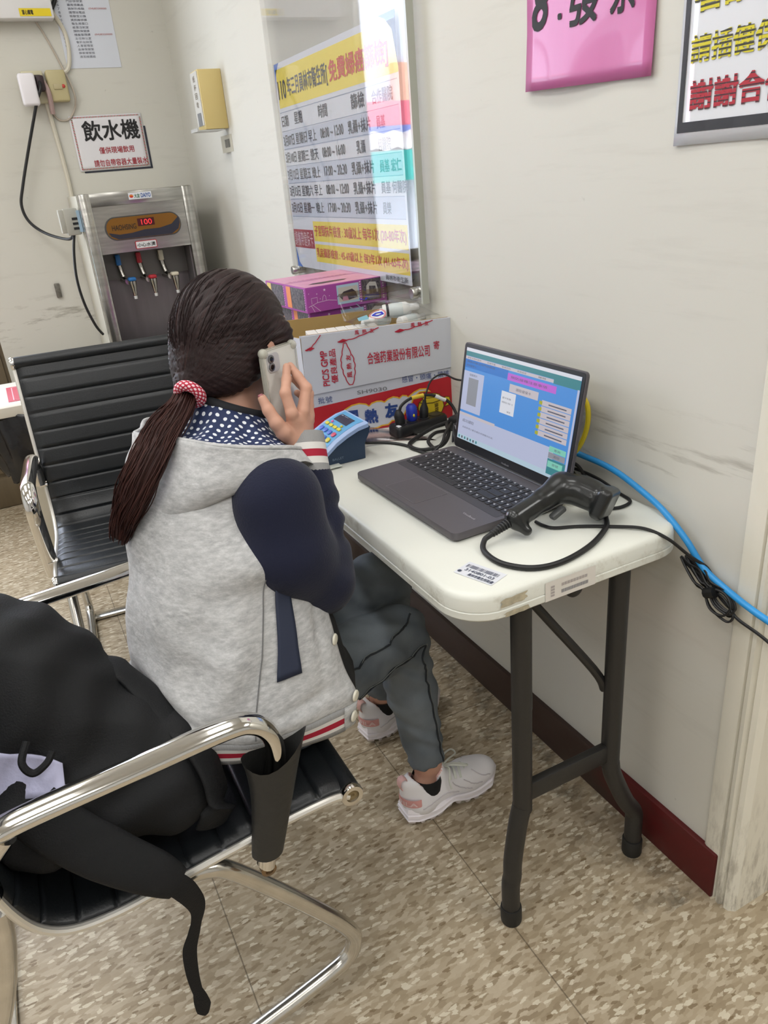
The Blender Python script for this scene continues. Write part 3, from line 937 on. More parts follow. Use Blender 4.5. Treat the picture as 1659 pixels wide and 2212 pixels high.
tg = MB().quad(fs2, DY + 0.045, 0.90, DY + 0.125, 1.00, 0, 0.001).quad(fs2, DY + 0.045, 0.82, DY + 0.125, 0.90, 1, 0.001)
tg.build('inner_sticker', [PAPER, pm('sticker_crimson', (176, 62, 72), 0.5)], wd_, smooth=0)
bs = MB().quad(FD, 0.455, 0.695, 0.55, 0.727, 0, 0.003).quad(FD, 0.545, 0.700, 0.66, 0.724, 1, 0.0034)
bs.text(FD, 'DR)', 0.565, 0.703, 0.605, 0.720, 2, 0.0042, 0.0)
bs.build('lower_sticker', [pm('sticker_deep_blue', (16, 20, 110), 0.4), PAPER, pm('sticker_pink', (206, 90, 140), 0.5)], wd_, smooth=0)
tr_ = MB().span((DX0 + 0.045, DY + 0.0, 0.690), (DX1 - 0.045, DY + 0.13, 0.697)).span((DX0 + 0.045, DY - 0.002, 0.655), (DX1 - 0.045, DY + 0.004, 0.735))
tr_.build('drip_tray', STEEL, wd_)
tm = thing('plug_timer', 'grey plug-in timer with black cord hooked on the left side of the dispenser', 'timer', (0, 0, 0))
t1 = MB().span((0.318, DY + 0.10, 1.165), (0.372, DY + 0.15, 1.265), bev=0.006).span((0.300, DY + 0.105, 1.175), (0.320, DY + 0.145, 1.262), bev=0.003)
t1.build('case', pm('timer_grey', (178, 176, 166), 0.45), tm)
t2 = MB().span((0.366, DY + 0.085, 1.175), (0.3765, DY + 0.14, 1.255), mi=0)
for i in range(3):
    t2.span((0.345, DY + 0.0985, 1.185 + i * 0.018), (0.374, DY + 0.101, 1.194 + i * 0.018), mi=1)
t2.build('blue_label', [pm('label_sky', (170, 198, 220), 0.5), INK], tm)
tag(MB().tube(spline([(0.343, DY + 0.125, 1.168), (0.325, DY + 0.12, 1.10), (0.312, DY + 0.12, 1.00), (0.318, DY + 0.12, 0.90), (0.340, DY + 0.12, 0.81), (0.366, DY + 0.16, 0.76)], 8), 0.0055, 8).build('timer_cord', CABLE), 'black cord falling from the plug timer down the dispenser side', 'cable')

# ------------------------------------------------------------------ bin with black bag at the left edge
bn = thing('waste_bin', 'cream waste bin with white lid at the left edge below the dispenser cord', 'bin', (0.06, 3.28, 0))
ring = lambda w, d, z, r=0.05: [(x, y, z) for x, y in rrect(w, d, r, 5)]
MB().loft([ring(0.28, 0.30, 0.0), ring(0.29, 0.31, 0.02), ring(0.37, 0.37, 0.56), ring(0.38, 0.38, 0.58)], True, True, False).build('body', pm('bin_cream', (206, 200, 184), 0.5, var=0.12), bn, smooth=40)
MB().loft([ring(0.42, 0.41, 0.575), ring(0.425, 0.415, 0.582), ring(0.425, 0.415, 0.612), ring(0.40, 0.39, 0.622)], True, True, True).build('lid', pm('bin_lid', (220, 214, 202), 0.45), bn, smooth=40)
bgm = MB()
rg = []
for i in range(15):
    t = i / 14
    z = 0.585 - 0.215 * t
    rr_ = []
    for j in range(56):
        a = 2 * math.pi * j / 56
        k = 1.0 + 0.045 * math.sin(7 * a + 5 * t) * t + 0.03 * math.sin(13 * a - 6 * t) + 0.07 * math.sin(math.pi * t)
        sx, sy = 0.206 * k, 0.203 * k
        ex = 0.5
        cx_, sy_ = math.cos(a), math.sin(a)
        rr_.append((math.copysign(abs(cx_) ** ex, cx_) * sx, math.copysign(abs(sy_) ** ex, sy_) * sy, z - 0.05 * (0.5 + 0.5 * math.sin(a * 1.0 + 4.0)) * t + 0.01 * math.sin(9 * a)))
    rg.append(rr_)
bgm.loft(rg, True)
bag = bgm.build('bin_bag', pm('black_bag', (20, 19, 22), 0.22, bmp=0.5, bscale=(24, 24, 30)), None, smooth=60)
bag.location = (0.06, 3.28, 0)
sol = bag.modifiers.new('thick', 'SOLIDIFY'); sol.thickness = 0.002; sol.offset = 1
tag(bag, 'black plastic bag folded over the rim of the cream bin', 'bag')
FBn = Frame((0.06, 3.28, 0.6225), (1, 0, 0), (0, 1, 0), (0, 0, 1))
rp = MB().quad(FBn, -0.12, -0.17, 0.06, 0.10, 0, 0.0008)
rp.line(FBn, [(-0.10, -0.15), (0.04, -0.15), (0.04, 0.08), (-0.10, 0.08)], 0.004, 1, 0.0016, True)
rp.line(FBn, [(-0.065, -0.15), (-0.065, 0.08)], 0.004, 1, 0.0016)
rp.text(FBn, '垃圾', -0.05, -0.06, 0.02, 0.0, 1, 0.0016)
rpo = rp.build('red_leaflet', [pm('leaflet_red', (196, 84, 98), 0.4), pm('leaflet_pink', (232, 180, 186), 0.5)], None, smooth=0)
sol = rpo.modifiers.new('thick', 'SOLIDIFY'); sol.thickness = 0.0005
tag(rpo, 'red printed leaflet lying on the white bin lid', 'leaflet')
# ------------------------------------------------------------------ folding table against the right wall
TT = 0.735
TX0, TX1, TY0, TY1 = 0.470, 0.916, 0.772, 2.30
def table_mat():
    m, nt, b = nt_new('table_plastic')
    b.inputs['Roughness'].default_value = 0.38
    c = C8(224, 225, 216)
    tc = N(nt, 'ShaderNodeTexCoord')
    sp = N(nt, 'ShaderNodeSeparateXYZ')
    nt.links.new(tc.outputs['Object'], sp.inputs[0])
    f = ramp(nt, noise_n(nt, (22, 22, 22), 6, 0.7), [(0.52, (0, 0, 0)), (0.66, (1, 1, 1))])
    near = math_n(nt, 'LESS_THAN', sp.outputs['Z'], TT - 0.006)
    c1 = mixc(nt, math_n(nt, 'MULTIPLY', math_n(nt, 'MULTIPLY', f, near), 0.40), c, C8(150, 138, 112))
    g = ramp(nt, noise_n(nt, (3, 2, 3), 3), [(0.4, (0, 0, 0)), (0.75, (1, 1, 1))])
    c1 = mixc(nt, math_n(nt, 'MULTIPLY', g, 0.25), c1, C8(206, 202, 182))
    nt.links.new(c1, b.inputs['Base Color'])
    bump(nt, b, noise_n(nt, (260, 260, 260), 1), 0.06, 0.001)
    return m
TABM = table_mat()
LEGM = pm('table_leg_black', (38, 37, 36), 0.45, bmp=0.05, bscale=(200, 200, 200))
tb_ = thing('folding_table', 'white plastic folding table with black metal legs along the right wall', 'table')
cx, cy, w, d = (TX0 + TX1) / 2, (TY0 + TY1) / 2, TX1 - TX0, TY1 - TY0
def tring(ins, z):
    return [(x, y, z) for x, y in rrect(w - 2 * ins, d - 2 * ins, 0.072 - ins, 8, (cx, cy))]
tt = MB()
tt.loft([tring(0.02, TT - 0.046), tring(0.004, TT - 0.046), tring(0.0, TT - 0.042), tring(0.0, TT - 0.0315), tring(0.0018, TT - 0.030), tring(0.0005, TT - 0.0285),
         tring(0.001, TT - 0.011), tring(0.003, TT - 0.005), tring(0.007, TT - 0.0015), tring(0.013, TT)], True, True, True)
tt.build('tabletop', TABM, tb_, smooth=40)
for xs in (0.560, 0.858):
    k = 1 if xs > 0.7 else -1
    xi = 0.588 if k < 0 else 0.786
    zz = [(xi, 0.800, TT - 0.047), (xi, 0.800, 0.30), (xi + k * 0.001, 0.800, 0.275), (xi + k * 0.010, 0.8, 0.235), ((xi + xs) / 2 + k * 0.008, 0.8, 0.155), (xs - k * 0.004, 0.8, 0.115), (xs, 0.8, 0.09), (xs, 0.8, 0.02)]
    for yy in (0.0, 1.45):
        MB().tube([(a, b_ + yy, c_) for a, b_, c_ in spline(zz, 5)], 0.0170, 16).build('leg', LEGM, tb_)
        MB().lathe([(0.0188, 0.0), (0.0198, 0.004), (0.0198, 0.034), (0.0188, 0.038)], (xs, 0.8 + yy, 0.0), (0, 0, 1), 18).build('foot_cap', pm('rubber_foot', (30, 30, 29), 0.6), tb_)
for yy in (0.0, 1.45):
    MB().span((0.600, 0.792 + yy, 0.282), (0.776, 0.808 + yy, 0.320), bev=0.003).build('crossbar', LEGM, tb_)
br = MB()
for xs in (0.592, 0.782):
    k = 1 if xs > 0.7 else -1
    br.tube(spline([(0.640 + k * 0.008, 0.875, TT - 0.07), (0.640 + k * 0.012, 0.868, 0.640), (xs - k * 0.025, 0.822, 0.480), (xs - k * 0.006, 0.812, 0.435)], 5), 0.0082, 10)
br.span((0.622, 0.855, 0.640), (0.658, 0.895, TT - 0.047), bev=0.006)
br.build('leg_brace', LEGM, tb_)
MB().ball((0.690, 0.800, TT - 0.052), (0.018, 0.012, 0.022), 14, 10).build('lock_knob', LEGM, tb_)
FE = Frame((0, TY0, 0), (1, 0, 0), (0, 0, 1), (0, -1, 0))      # near end apron: s = x
st1 = MB().quad(FE, 0.612, TT - 0.043, 0.708, TT - 0.010, 0, 0.0006)
for i in range(26):
    s = 0.642 + i * 0.002
    st1.quad(FE, s, TT - 0.036, s + 0.0011, TT - 0.030, 1, 0.001)
for i in range(9):
    st1.quad(FE, 0.642 + i * 0.0056, TT - 0.024, 0.6465 + i * 0.0056, TT - 0.019, 2, 0.001)
for i in range(4):
    st1.quad(FE, 0.622, TT - 0.037 + i * 0.005, 0.629, TT - 0.0335 + i * 0.005, 2, 0.001)
st1.build('apron_sticker', [pm('faded_sticker', (222, 217, 210), 0.5), GREYINK, pm('faded_ink', (176, 168, 166), 0.5)], tb_, smooth=0)
rs = MB()
for (a, b_, c_, d_) in ((0.528, TT - 0.026, 0.582, TT - 0.010), (0.535, TT - 0.044, 0.585, TT - 0.034)):
    pts = []
    for i in range(22):
        an = 6.283 * i / 22
        k = 1 + random.uniform(-0.22, 0.12)
        pts.append(((a + c_) / 2 + (c_ - a) / 2 * k * max(-0.9, min(0.9, 1.3 * math.cos(an))), (b_ + d_) / 2 + (d_ - b_) / 2 * k * max(-0.9, min(0.9, 1.3 * math.sin(an)))))
    rs.poly(FE, pts, 0, 0.0005)
rs.build('sticker_residue', pm('residue_tan', (198, 188, 162), 0.7, var=0.3, vscale=(120, 120, 120)), tb_, smooth=0)
FTp = Frame((0.533, 0.835, TT), Vector((0.33, -0.94, 0)).normalized(), Vector((0.94, 0.33, 0)).normalized(), (0, 0, 1))
tl = MB().quad(FTp, -0.035, -0.012, 0.036, 0.028, 0, 0.0006)
tl.text(FTp, '員林市衛生所財產', -0.012, -0.009, 0.034, -0.001, 1, 0.0011, 0.02)
tl.text(FTp, '3140801-03', -0.025, 0.002, 0.028, 0.009, 1, 0.0011, 0.01)
tl.text(FTp, '※', -0.033, -0.007, -0.026, 0.0, 1, 0.0011, 0.02)
for i in range(24):
    s = -0.030 + i * 0.0025
    tl.quad(FTp, s, 0.012, s + random.choice((0.0008, 0.0015)), 0.021, 1, 0.001)
tl.build('property_label', [pm('label_pale', (214, 216, 222), 0.5), pm('label_ink', (70, 76, 96), 0.5)], tb_, smooth=0)

# ------------------------------------------------------------------ laptop
LAPB = pm('laptop_body', (92, 88, 92), 0.42, 0.25)
LAPK = pm('laptop_bezel', (24, 25, 28), 0.35)
lap = thing('laptop', 'open dark grey laptop showing a blue form window on its screen', 'laptop', (0.792, 1.125, TT), R(1.45))
base = MB()
pr = rrect(0.237, 0.358, 0.012, 5, (-0.1185, 0.0))
base.loft([[(x * 0.985 - 0.001, y * 0.985, 0.003) for x, y in pr], [(x, y, 0.007) for x, y in pr], [(x, y, 0.0165) for x, y in pr], [(x * 0.995 - 0.0006, y * 0.997, 0.0180) for x, y in pr]], True, True, True)
baseo = base.build('base', LAPB, lap)
kd = MB().slab(Frame((-0.088, 0.0, 0.018), (0, -1, 0), (1, 0, 0), (0, 0, 1)), rrect(0.336, 0.116, 0.004), 0, 0.0003, 0)
kdo = kd.build('keyboard_deck', pm('deck_dark', (62, 60, 64), 0.5), baseo)
KEYM = [pm('key_black', (36, 36, 40), 0.45), pm('key_legend', (196, 198, 204), 0.5)]
def key(w_, d_, legend):
    m = MB()
    fr_ = Frame((0, 0, 0), (0, -1, 0), (1, 0, 0), (0, 0, 1))
    o = rrect(w_, d_, 0.0022, 3)
    i_ = rrect(w_ - 0.0016, d_ - 0.0016, 0.0018, 3)
    m.loft([[fr_.p(x, y, 0.0003) for x, y in o], [fr_.p(x, y, 0.0011) for x, y in o], [fr_.p(x, y, 0.0017) for x, y in i_]], True, False, True)
    if legend:
        m.quad(fr_, -w_ * 0.26, d_ * 0.02, -w_ * 0.26 + 0.0036, d_ * 0.02 + 0.0036, 1, 0.0020)
    return m.build('key', KEYM, kdo, smooth=30)
_kc = {}
PITCH = 0.0178
rows_ = [(15 * [1.0] + 4 * [0.9], 0.0105, -0.034), ([0.8] + 12 * [1.0] + [1.9] + 4 * [0.86], 0.0148, -0.0495),
         ([1.3] + 12 * [1.0] + [1.4] + 4 * [0.86], 0.0148, -0.0672), ([1.6] + 11 * [1.0] + [2.1] + 4 * [0.86], 0.0148, -0.0849),
         ([2.1] + 10 * [1.0] + [2.6] + 4 * [0.86], 0.0148, -0.1026), ([1.2, 0.9, 0.9, 1.1, 5.4, 1.1, 1.0, 1.1, 1.0, 1.0] + 4 * [0.86], 0.0130, -0.1196)]
for ws, dd_, xk in rows_:
    tot = sum(ws)
    u = 0.334 / tot
    y = 0.167
    for wk in ws:
        wm = round(wk * u - 0.0028, 4)
        if (wm, dd_) not in _kc:
            ko = key(wm, dd_, wk < 2.0)
            _kc[(wm, dd_)] = ko
        else:
            ko = _kc[(wm, dd_)].copy()
            COL.objects.link(ko)
        ko.location = (xk, y - wk * u / 2, 0.0183)
        y -= wk * u
tpd = MB().slab(Frame((-0.188, 0.022, 0.018), (0, -1, 0), (1, 0, 0), (0, 0, 1)), rrect(0.106, 0.073, 0.003), 0.0, 0.0002, 0)
frt = Frame((-0.188, 0.022, 0.018), (0, -1, 0), (1, 0, 0), (0, 0, 1))
tpd.line(frt, rrect(0.106, 0.073, 0.003), 0.0007, 1, 0.0006, True)
tpd.build('trackpad', [pm('trackpad_grey', (88, 84, 88), 0.35, 0.2), pm('trackpad_edge', (140, 136, 140), 0.3, 0.4)], baseo)
MB().text(Frame((-0.2, -0.118, 0.018), (0, -1, 0), (1, 0, 0), (0, 0, 1)), 'VivoBook', 0.0, 0.02, 0.036, 0.025, 0, 0.0006, 0.005).build('deck_lettering', pm('deck_ink', (170, 166, 170), 0.5), baseo, smooth=0)
# lid
ta = R(10.5)
ud = Vector((math.sin(ta), 0, math.cos(ta)))
FLd = Frame((0.002, 0, 0.016), (0, -1, 0), ud, Vector((-math.cos(ta), 0, math.sin(ta))))
lid = MB()
lp = rrect(0.357, 0.218, 0.008, 5, (0, 0.111))
lid.slab(FLd, lp, -0.0035, 0.0025, 0)
lido = lid.build('lid', LAPB, lap)
bz = MB()
bz.slab(FLd, rrect(0.353, 0.214, 0.006, 5, (0, 0.111)), 0.0024, 0.0032, 0)
bz.build('bezel', LAPK, lido)
MB().cyl((0.001, 0.13, 0.0165), (0.001, -0.13, 0.0165), 0.006, n=14).build('hinge', LAPK, lap)
MB().text(FLd, 'VivoBook', -0.012, 0.0085, 0.012, 0.0122, 0, 0.0036, 0.01).build('bezel_lettering', pm('bezel_ink', (150, 150, 154), 0.5), lido, smooth=0)
scn = MB()
SW, SH, S0, T0 = 0.338, 0.188, -0.169, 0.0225
def sq(s0, t0, s1, t1, mi, d=0.0036):
    scn.quad(FLd, S0 + SW * s0, T0 + SH * t0, S0 + SW * s1, T0 + SH * t1, mi, d)
EM = lambda n_, c_, k=1.0: pm('screen_' + n_, c_, 0.3, emit=c_, estr=k)
cols = [EM('blue', (70, 134, 204)), EM('white', (196, 198, 214)), EM('teal', (52, 122, 130)), EM('lavender', (172, 178, 204)), EM('magenta', (178, 92, 196)),
        EM('beige', (186, 178, 184)), EM('grey', (134, 136, 144)), EM('mint', (120, 190, 172)), EM('yellow', (158, 160, 40)), EM('ink', (84, 84, 96)), EM('deepblue', (38, 108, 186)), EM('palebar', (168, 190, 204)), EM('paper', (206, 208, 216))]
sq(0, 0, 1, 1, 0)
E1, E2, E3 = 0.0039, 0.0042, 0.0045
sq(0, .965, 1, 1, 12, E1); sq(0, .915, 1, .965, 2, E1); sq(0, .880, .80, .912, 5, E1); sq(0.80, .875, 1, .915, 2, E1)
sq(0.0, .790, .42, .880, 10, E1)
sq(0, .055, .88, .285, 3, E1); sq(0, 0, 1, .055, 11, E1); sq(.0, .27, .36, .30, 5, E2)
sq(.0, .325, .205, .755, 3, E1); sq(.055, .40, .155, .69, 6, E2)
sq(.42, .785, .83, .855, 4, E1); sq(.45, .675, .70, .755, 5, E2)
sq(.385, .44, .515, .665, 12, E1)
for i in range(6):
    t = .645 - i * .0585
    sq(.735, t, .965, t + .052, 5, E2); sq(.715, t + .006, .74, t + .04, 8, E3); sq(.79, t + .018, .93, t + .03, 9, E3)
sq(.845, .245, .975, .30, 7, E2); sq(.845, .185, .975, .24, 6, E2); sq(.845, .03, .985, .18, 2, E2); sq(.85, .10, .965, .16, 7, E3); sq(.985, .055, 1, .88, 3, E2)
def tline(s, a, b, c, d_):
    scn.text(FLd, s, S0 + SW * a, T0 + SH * b, S0 + SW * c, T0 + SH * d_, 9, 0.0047, 0.0)
tline('健保卡資料查詢', .02, .888, .16, .906); tline('掛號作業', .22, .888, .30, .906); tline('報表列印', .36, .888, .44, .906); tline('系統設定', .50, .888, .58, .906); tline('離開', .68, .888, .74, .906)
tline('員林市衛生所門診掛號', .02, .845, .30, .868); tline('使用者登入', .02, .805, .12, .828); tline('預防接種注意事項', .45, .808, .76, .835); tline('讀取健保卡', .51, .70, .64, .73)
tline('個案照片', .06, .71, .14, .735); tline('讀卡失敗', .40, .59, .48, .61); tline('請重新插卡 再試一次', .40, .545, .50, .565); tline('確定', .455, .46, .49, .478)
tline('成功讀取', .04, .20, .16, .235); tline('目前掛號人數及看診序號顯示於此', .05, .135, .36, .155); tline('查詢', .885, .262, .935, .285); tline('清除', .885, .20, .935, .225); tline('掛號', .885, .12, .935, .145)
for i in range(7):
    sq(.015 + i * .03, .015, .03 + i * .03, .042, 9 if i % 2 else 2, E2)
tline('09:32', .90, .022, .96, .045)
scn.build('display', cols, lido, smooth=0)

# ------------------------------------------------------------------ white carton of medicine
bA, bB = Vector((0.578, 1.600, TT)), Vector((0.928, 1.517, TT))
bu = (bB - bA).normalized()
bw = (bB - bA).length
bn_ = Vector((bu.y, -bu.x, 0))
bdp = 0.225
FBx = Frame(bA, bu, (0, 0, 1), bn_)
CARD = pm('carton_white', (200, 202, 212), 0.5)
KRAFT = pm('kraft_inside', (176, 146, 90), 0.7)
ctn = thing('medicine_carton', 'open white and red medicine carton with Chinese lettering on the table by the wall', 'carton')
def cp_(s, dpt, z):
    return bA + bu * s - bn_ * dpt + Vector((0, 0, z))
def wall4(mb, p, q, z0, z1, inn, mo, mi_):
    """a carton side from p to q (2-D s,depth), outside colour mo, inside colour mi_"""
    (s0, d0), (s1, d1) = p, q
    o = [cp_(s0, d0, z0), cp_(s1, d1, z0), cp_(s1, d1, z1), cp_(s0, d0, z1)]
    i_ = [v + inn for v in o]
    mb.add(o + i_, [(0, 1, 2, 3), (5, 4, 7, 6), (3, 2, 6, 7), (4, 5, 1, 0), (0, 3, 7, 4), (1, 5, 6, 2)], [mo, mi_, mi_, mi_, mo, mo])
body = MB()
th = 0.004
wall4(body, (0, 0), (bw, 0), 0.0, 0.243, -bn_ * th, 0, 1)
wall4(body, (bw, 0), (bw, bdp), 0.0, 0.240, -bu * th, 0, 1)
wall4(body, (bw, bdp), (0, bdp), 0.0, 0.243, bn_ * th, 0, 1)
wall4(body, (0, bdp), (0, 0), 0.0, 0.205, bu * th, 0, 1)
side = [cp_(-0.001, 0.0, 0.105), cp_(-0.038, 0.085, 0.112), cp_(-0.040, 0.085, 0.236), cp_(0.001, 0.0, 0.238)]
body.add(side + [v + bu * 0.003 for v in side], [(0, 1, 2, 3), (7, 6, 5, 4), (0, 4, 5, 1), (1, 5, 6, 2), (2, 6, 7, 3), (3, 7, 4, 0)], [0, 1, 1, 1, 1, 1])
body.add([cp_(0, 0, 0.001), cp_(bw, 0, 0.001), cp_(bw, bdp, 0.001), cp_(0, bdp, 0.001)], [(0, 1, 2, 3)], 1)
bodyo = body.build('carton_body', [CARD, KRAFT], ctn, smooth=0)
fl_ = MB()
fl_.add([FBx.p(-0.001, 0.1065, 0.001), FBx.p(bw + 0.001, 0.1265, 0.001), FBx.p(bw + 0.001, 0.243, 0.0075), FBx.p(0.002, 0.243, 0.0075),
         FBx.p(-0.001, 0.1065, 0.004), FBx.p(bw + 0.001, 0.1265, 0.004), FBx.p(bw + 0.001, 0.243, 0.0105), FBx.p(0.002, 0.243, 0.0105)],
        [(0, 1, 2, 3), (7, 6, 5, 4), (0, 4, 5, 1), (1, 5, 6, 2), (2, 6, 7, 3), (3, 7, 4, 0)])
FFl = Frame(FBx.p(0, 0, 0.0043), bu, Vector((0, 0, 1)) + bn_ * 0.0 , bn_, bend=lambda s, t: max(0.0, (t - 0.115)) * 0.056)
fl_.build('front_flap', pm('flap_white', (204, 206, 214), 0.5), ctn, smooth=0, fix=True)
rp_ = MB()
rp_.poly(FBx, [(0.0005, 0.001), (bw - 0.0005, 0.001), (bw - 0.0005, 0.105), (0.0005, 0.074)], 0, 0.0006)
rp_.build('red_panel', pm('carton_red', (186, 34, 44), 0.45), ctn, smooth=0)
cloud = [(0.070, 0.030), (0.074, 0.048), (0.084, 0.060), (0.102, 0.068), (0.120, 0.070), (0.136, 0.066), (0.143, 0.060), (0.150, 0.066), (0.163, 0.069), (0.174, 0.068), (0.181, 0.064), (0.190, 0.070), (0.203, 0.074),
         (0.214, 0.071), (0.218, 0.068), (0.226, 0.074), (0.236, 0.072), (0.240, 0.068), (0.256, 0.078), (0.270, 0.083), (0.286, 0.082), (0.296, 0.073), (0.285, 0.076), (0.268, 0.076), (0.252, 0.062), (0.246, 0.048), (0.236, 0.042),
         (0.226, 0.026), (0.216, 0.016), (0.204, 0.016), (0.196, 0.016), (0.186, 0.008), (0.170, 0.008), (0.158, 0.004), (0.146, 0.004), (0.130, 0.004), (0.110, 0.004), (0.085, 0.006)]
cl_ = MB().poly(FBx, cloud, 0, 0.0012)
cl_.line(FBx, cloud, 0.0032, 1, 0.0016, True)
cl_.build('cloud_print', [pm('print_white', (206, 208, 218), 0.5), pm('print_gold', (228, 176, 50), 0.5)], ctn, smooth=0)
pot = MB()
body_ = [(0.268, 0.020), (0.262, 0.036), (0.266, 0.050), (0.276, 0.058), (0.272, 0.066), (0.285, 0.069), (0.305, 0.068), (0.319, 0.064), (0.316, 0.056), (0.325, 0.048), (0.328, 0.034), (0.322, 0.020), (0.308, 0.014), (0.285, 0.014)]
ear = [(0.325, 0.048 + 0.0), (0.332, 0.056), (0.342, 0.054), (0.345, 0.044), (0.340, 0.034), (0.330, 0.032), (0.334, 0.038), (0.338, 0.044), (0.334, 0.048)]
ear2 = [(0.264, 0.036), (0.256, 0.042), (0.250, 0.036), (0.252, 0.026), (0.262, 0.024), (0.257, 0.030), (0.258, 0.036)]
for q in (body_, ear, ear2):
    pot.poly(FBx, q, 0, 0.0018)
    pot.line(FBx, q, 0.0018, 1, 0.0022, True)
pot.line(FBx, [(0.272, 0.063), (0.285, 0.059), (0.305, 0.058), (0.319, 0.062)], 0.0016, 1, 0.0024)
pot.line(FBx, [(0.267, 0.050), (0.280, 0.046), (0.300, 0.045), (0.325, 0.050)], 0.0022, 1, 0.0024)
pot.text(FBx, '強效', 0.304, 0.022, 0.314, 0.044, 1, 0.0026, 0.02, rot=3)
pot.build('pot_print', [pm('print_yellow', (222, 194, 44), 0.5), pm('print_olive', (84, 66, 20), 0.5)], ctn, smooth=0)
LETM = [pm('print_navy', (44, 72, 140), 0.5), pm('print_blue_outline', (66, 84, 138), 0.5), pm('stamp_grey', (112, 112, 116), 0.5), pm('print_crimson', (184, 32, 58), 0.5)]
class Sep:
    def text(self, *a_, **k_):
        MB().text(*a_, **k_).build('lettering', LETM, ctn, smooth=0)

    def line(self, *a_):
        MB().line(*a_).build('outline_print', LETM, ctn, smooth=0)

    def poly(self, *a_):
        MB().poly(*a_).build('flame_print', LETM, ctn, smooth=0)
cl2 = Sep()
for ch, a, b_ in (('風', 0.086, 0.020), ('熱', 0.130, 0.017), ('友', 0.180, 0.024)):
    cl2.text(FBx, ch, a, b_, a + 0.033, b_ + 0.036, 0, 0.0022, 0.05)
cl2.text(FBx, '批號', 0.024, 0.083, 0.058, 0.098, 1, 0.0012, 0.0)
cl2.text(FBx, 'SH9030', 0.118, 0.092, 0.190, 0.101, 2, 0.0012, 0.0)
cl2.text(FBx, '感冒・頭痛・鎮咳', 0.228, 0.104, 0.345, 0.119, 1, 0.0012, 0.0)
cl2.text(FFl, 'PIC/S GMP', 0.040, 0.124, 0.056, 0.206, 3, 0.0012, 0.02, rot=1)
cl2.text(FFl, '優良產品', 0.060, 0.128, 0.076, 0.207, 3, 0.0012, 0.014, rot=1)
cl2.text(FFl, '合強药業股份有限公司', 0.148, 0.160, 0.298, 0.188, 3, 0.0012, 0.012)
cl2.text(FFl, '寄', 0.308, 0.174, 0.322, 0.194, 3, 0.0012, 0.012)
for i, ch in enumerate('風熱友'):
    cl2.text(FFl, ch, 0.098, 0.136 + i * 0.020, 0.110, 0.150 + i * 0.020, 3, 0.0012, 0.02, rot=1)
gourd = []
for i in range(60):
    t = i / 59
    w_ = 0.0015 + 0.0125 * math.sin(math.pi * min(1.0, t * 0.92 + 0.03)) ** 0.75 * (1.0 if t < 0.6 else 1.0 - 0.55 * (t - 0.6) / 0.4)
    gourd.append((0.105 - 0.006 * t + w_ * (1 + 0.16 * abs(math.sin(t * 17))), 0.119 + 0.098 * t))
gl_ = [(2 * (0.105 - 0.006 * (y - 0.119) / 0.098) - x, y) for x, y in gourd][::-1]
cl2.line(FFl, gourd + gl_, 0.0022, 3, 0.0012, True)
for (a, za, b_, zb) in ((0.083, 0.222, 0.180, 0.2425), (0.217, 0.228, 0.308, 0.2425), (0.008, 0.213, 0.046, 0.2425)):
    pts = []
    for i in range(26):
        t = i / 25
        pts.append((a + (b_ - a) * t, za + (zb - za) * t ** 1.6 - 0.003 * abs(math.sin(t * 12)) * (1 - t)))
    cl2.line(FFl, pts, 0.0022, 3, 0.0012)
    for j, ch in enumerate('風熱友'):
        s = a + (b_ - a) * (0.42 + 0.18 * j)
        if b_ - a > 0.06:
            cl2.text(FFl, ch, s, 0.2325, s + 0.010, 0.2425, 3, 0.0012, 0.02)
    cl2.poly(FFl, [(a, za), (a + 0.012, za - 0.003), (a + 0.022, za + 0.002), (a + 0.012, za + 0.005)], 3, 0.0012)
# white medicine packets standing in the carton
mp = None
for i in range(7):
    lab = ['leftmost', 'second from left', 'third from left', 'fourth from left', 'fifth from left', 'sixth from left', 'rightmost'][i]
    m_ = MB()
    c0 = cp_(0.028 + i * 0.024 + 0.011, 0.062, 0.118)
    rt = Matrix((bu, -bn_, Vector((0, 0, 1)))).transposed()
    m_.box(c0, (0.0225, 0.085, 0.232), rt, 0, 0.0008, 1)
    fr_ = Frame(cp_(0.028 + i * 0.024 + 0.011, 0.062, 0.234), bu, -bn_, (0, 0, 1))
    m_.line(fr_, [(-0.011, -0.012), (0.011, -0.012)], 0.0007, 1, 0.0004)
    fr2 = Frame(cp_(0.028 + i * 0.024 + 0.011, 0.0195, 0.2), bu, (0, 0, 1), bn_)
    m_.quad(fr2, 0.001, 0.024, 0.009, 0.028, 1, 0.0003)
    o_ = m_.build('medicine_packet', [pm('packet_white', (224, 220, 214), 0.5), pm('packet_grey', (150, 144, 140), 0.5)], None, smooth=0)
    tag(o_, 'white medicine packet standing in the carton, %s of the row' % lab, 'packet', 'white medicine packets in the carton')
# clear bag of ointment bottles lying on the packets
bottle_m = [pm('bottle_white', (236, 236, 234), 0.35), pm('bottle_label', (216, 224, 224), 0.5), pm('bottle_black', (30, 32, 40), 0.5)]
pz = 0.222
def bottle(a, b_, rad, label, black=False):
    a, b_ = cp_(*a), cp_(*b_)
    ax = (b_ - a)
    L_ = ax.length
    m = MB()
    m.lathe([(rad * 0.9, 0), (rad, 0.003), (rad, L_ * 0.64), (rad * 0.62, L_ * 0.74), (rad * 0.58, L_ * 0.76), (rad * 0.60, L_ * 0.97), (rad * 0.5, L_)], a, ax, 18, 0)
    m.lathe([(rad * 1.01, L_ * 0.18), (rad * 1.01, L_ * 0.55)], a, ax, 18, 1, False, False)
    if black:
        m.lathe([(rad * 1.02, L_ * 0.10), (rad * 1.02, L_ * 0.17)], a, ax, 18, 2, False, False)
    o = m.build('ointment_bottle', bottle_m, None)
    return tag(o, label, 'bottle', 'white bottles in the clear bag')
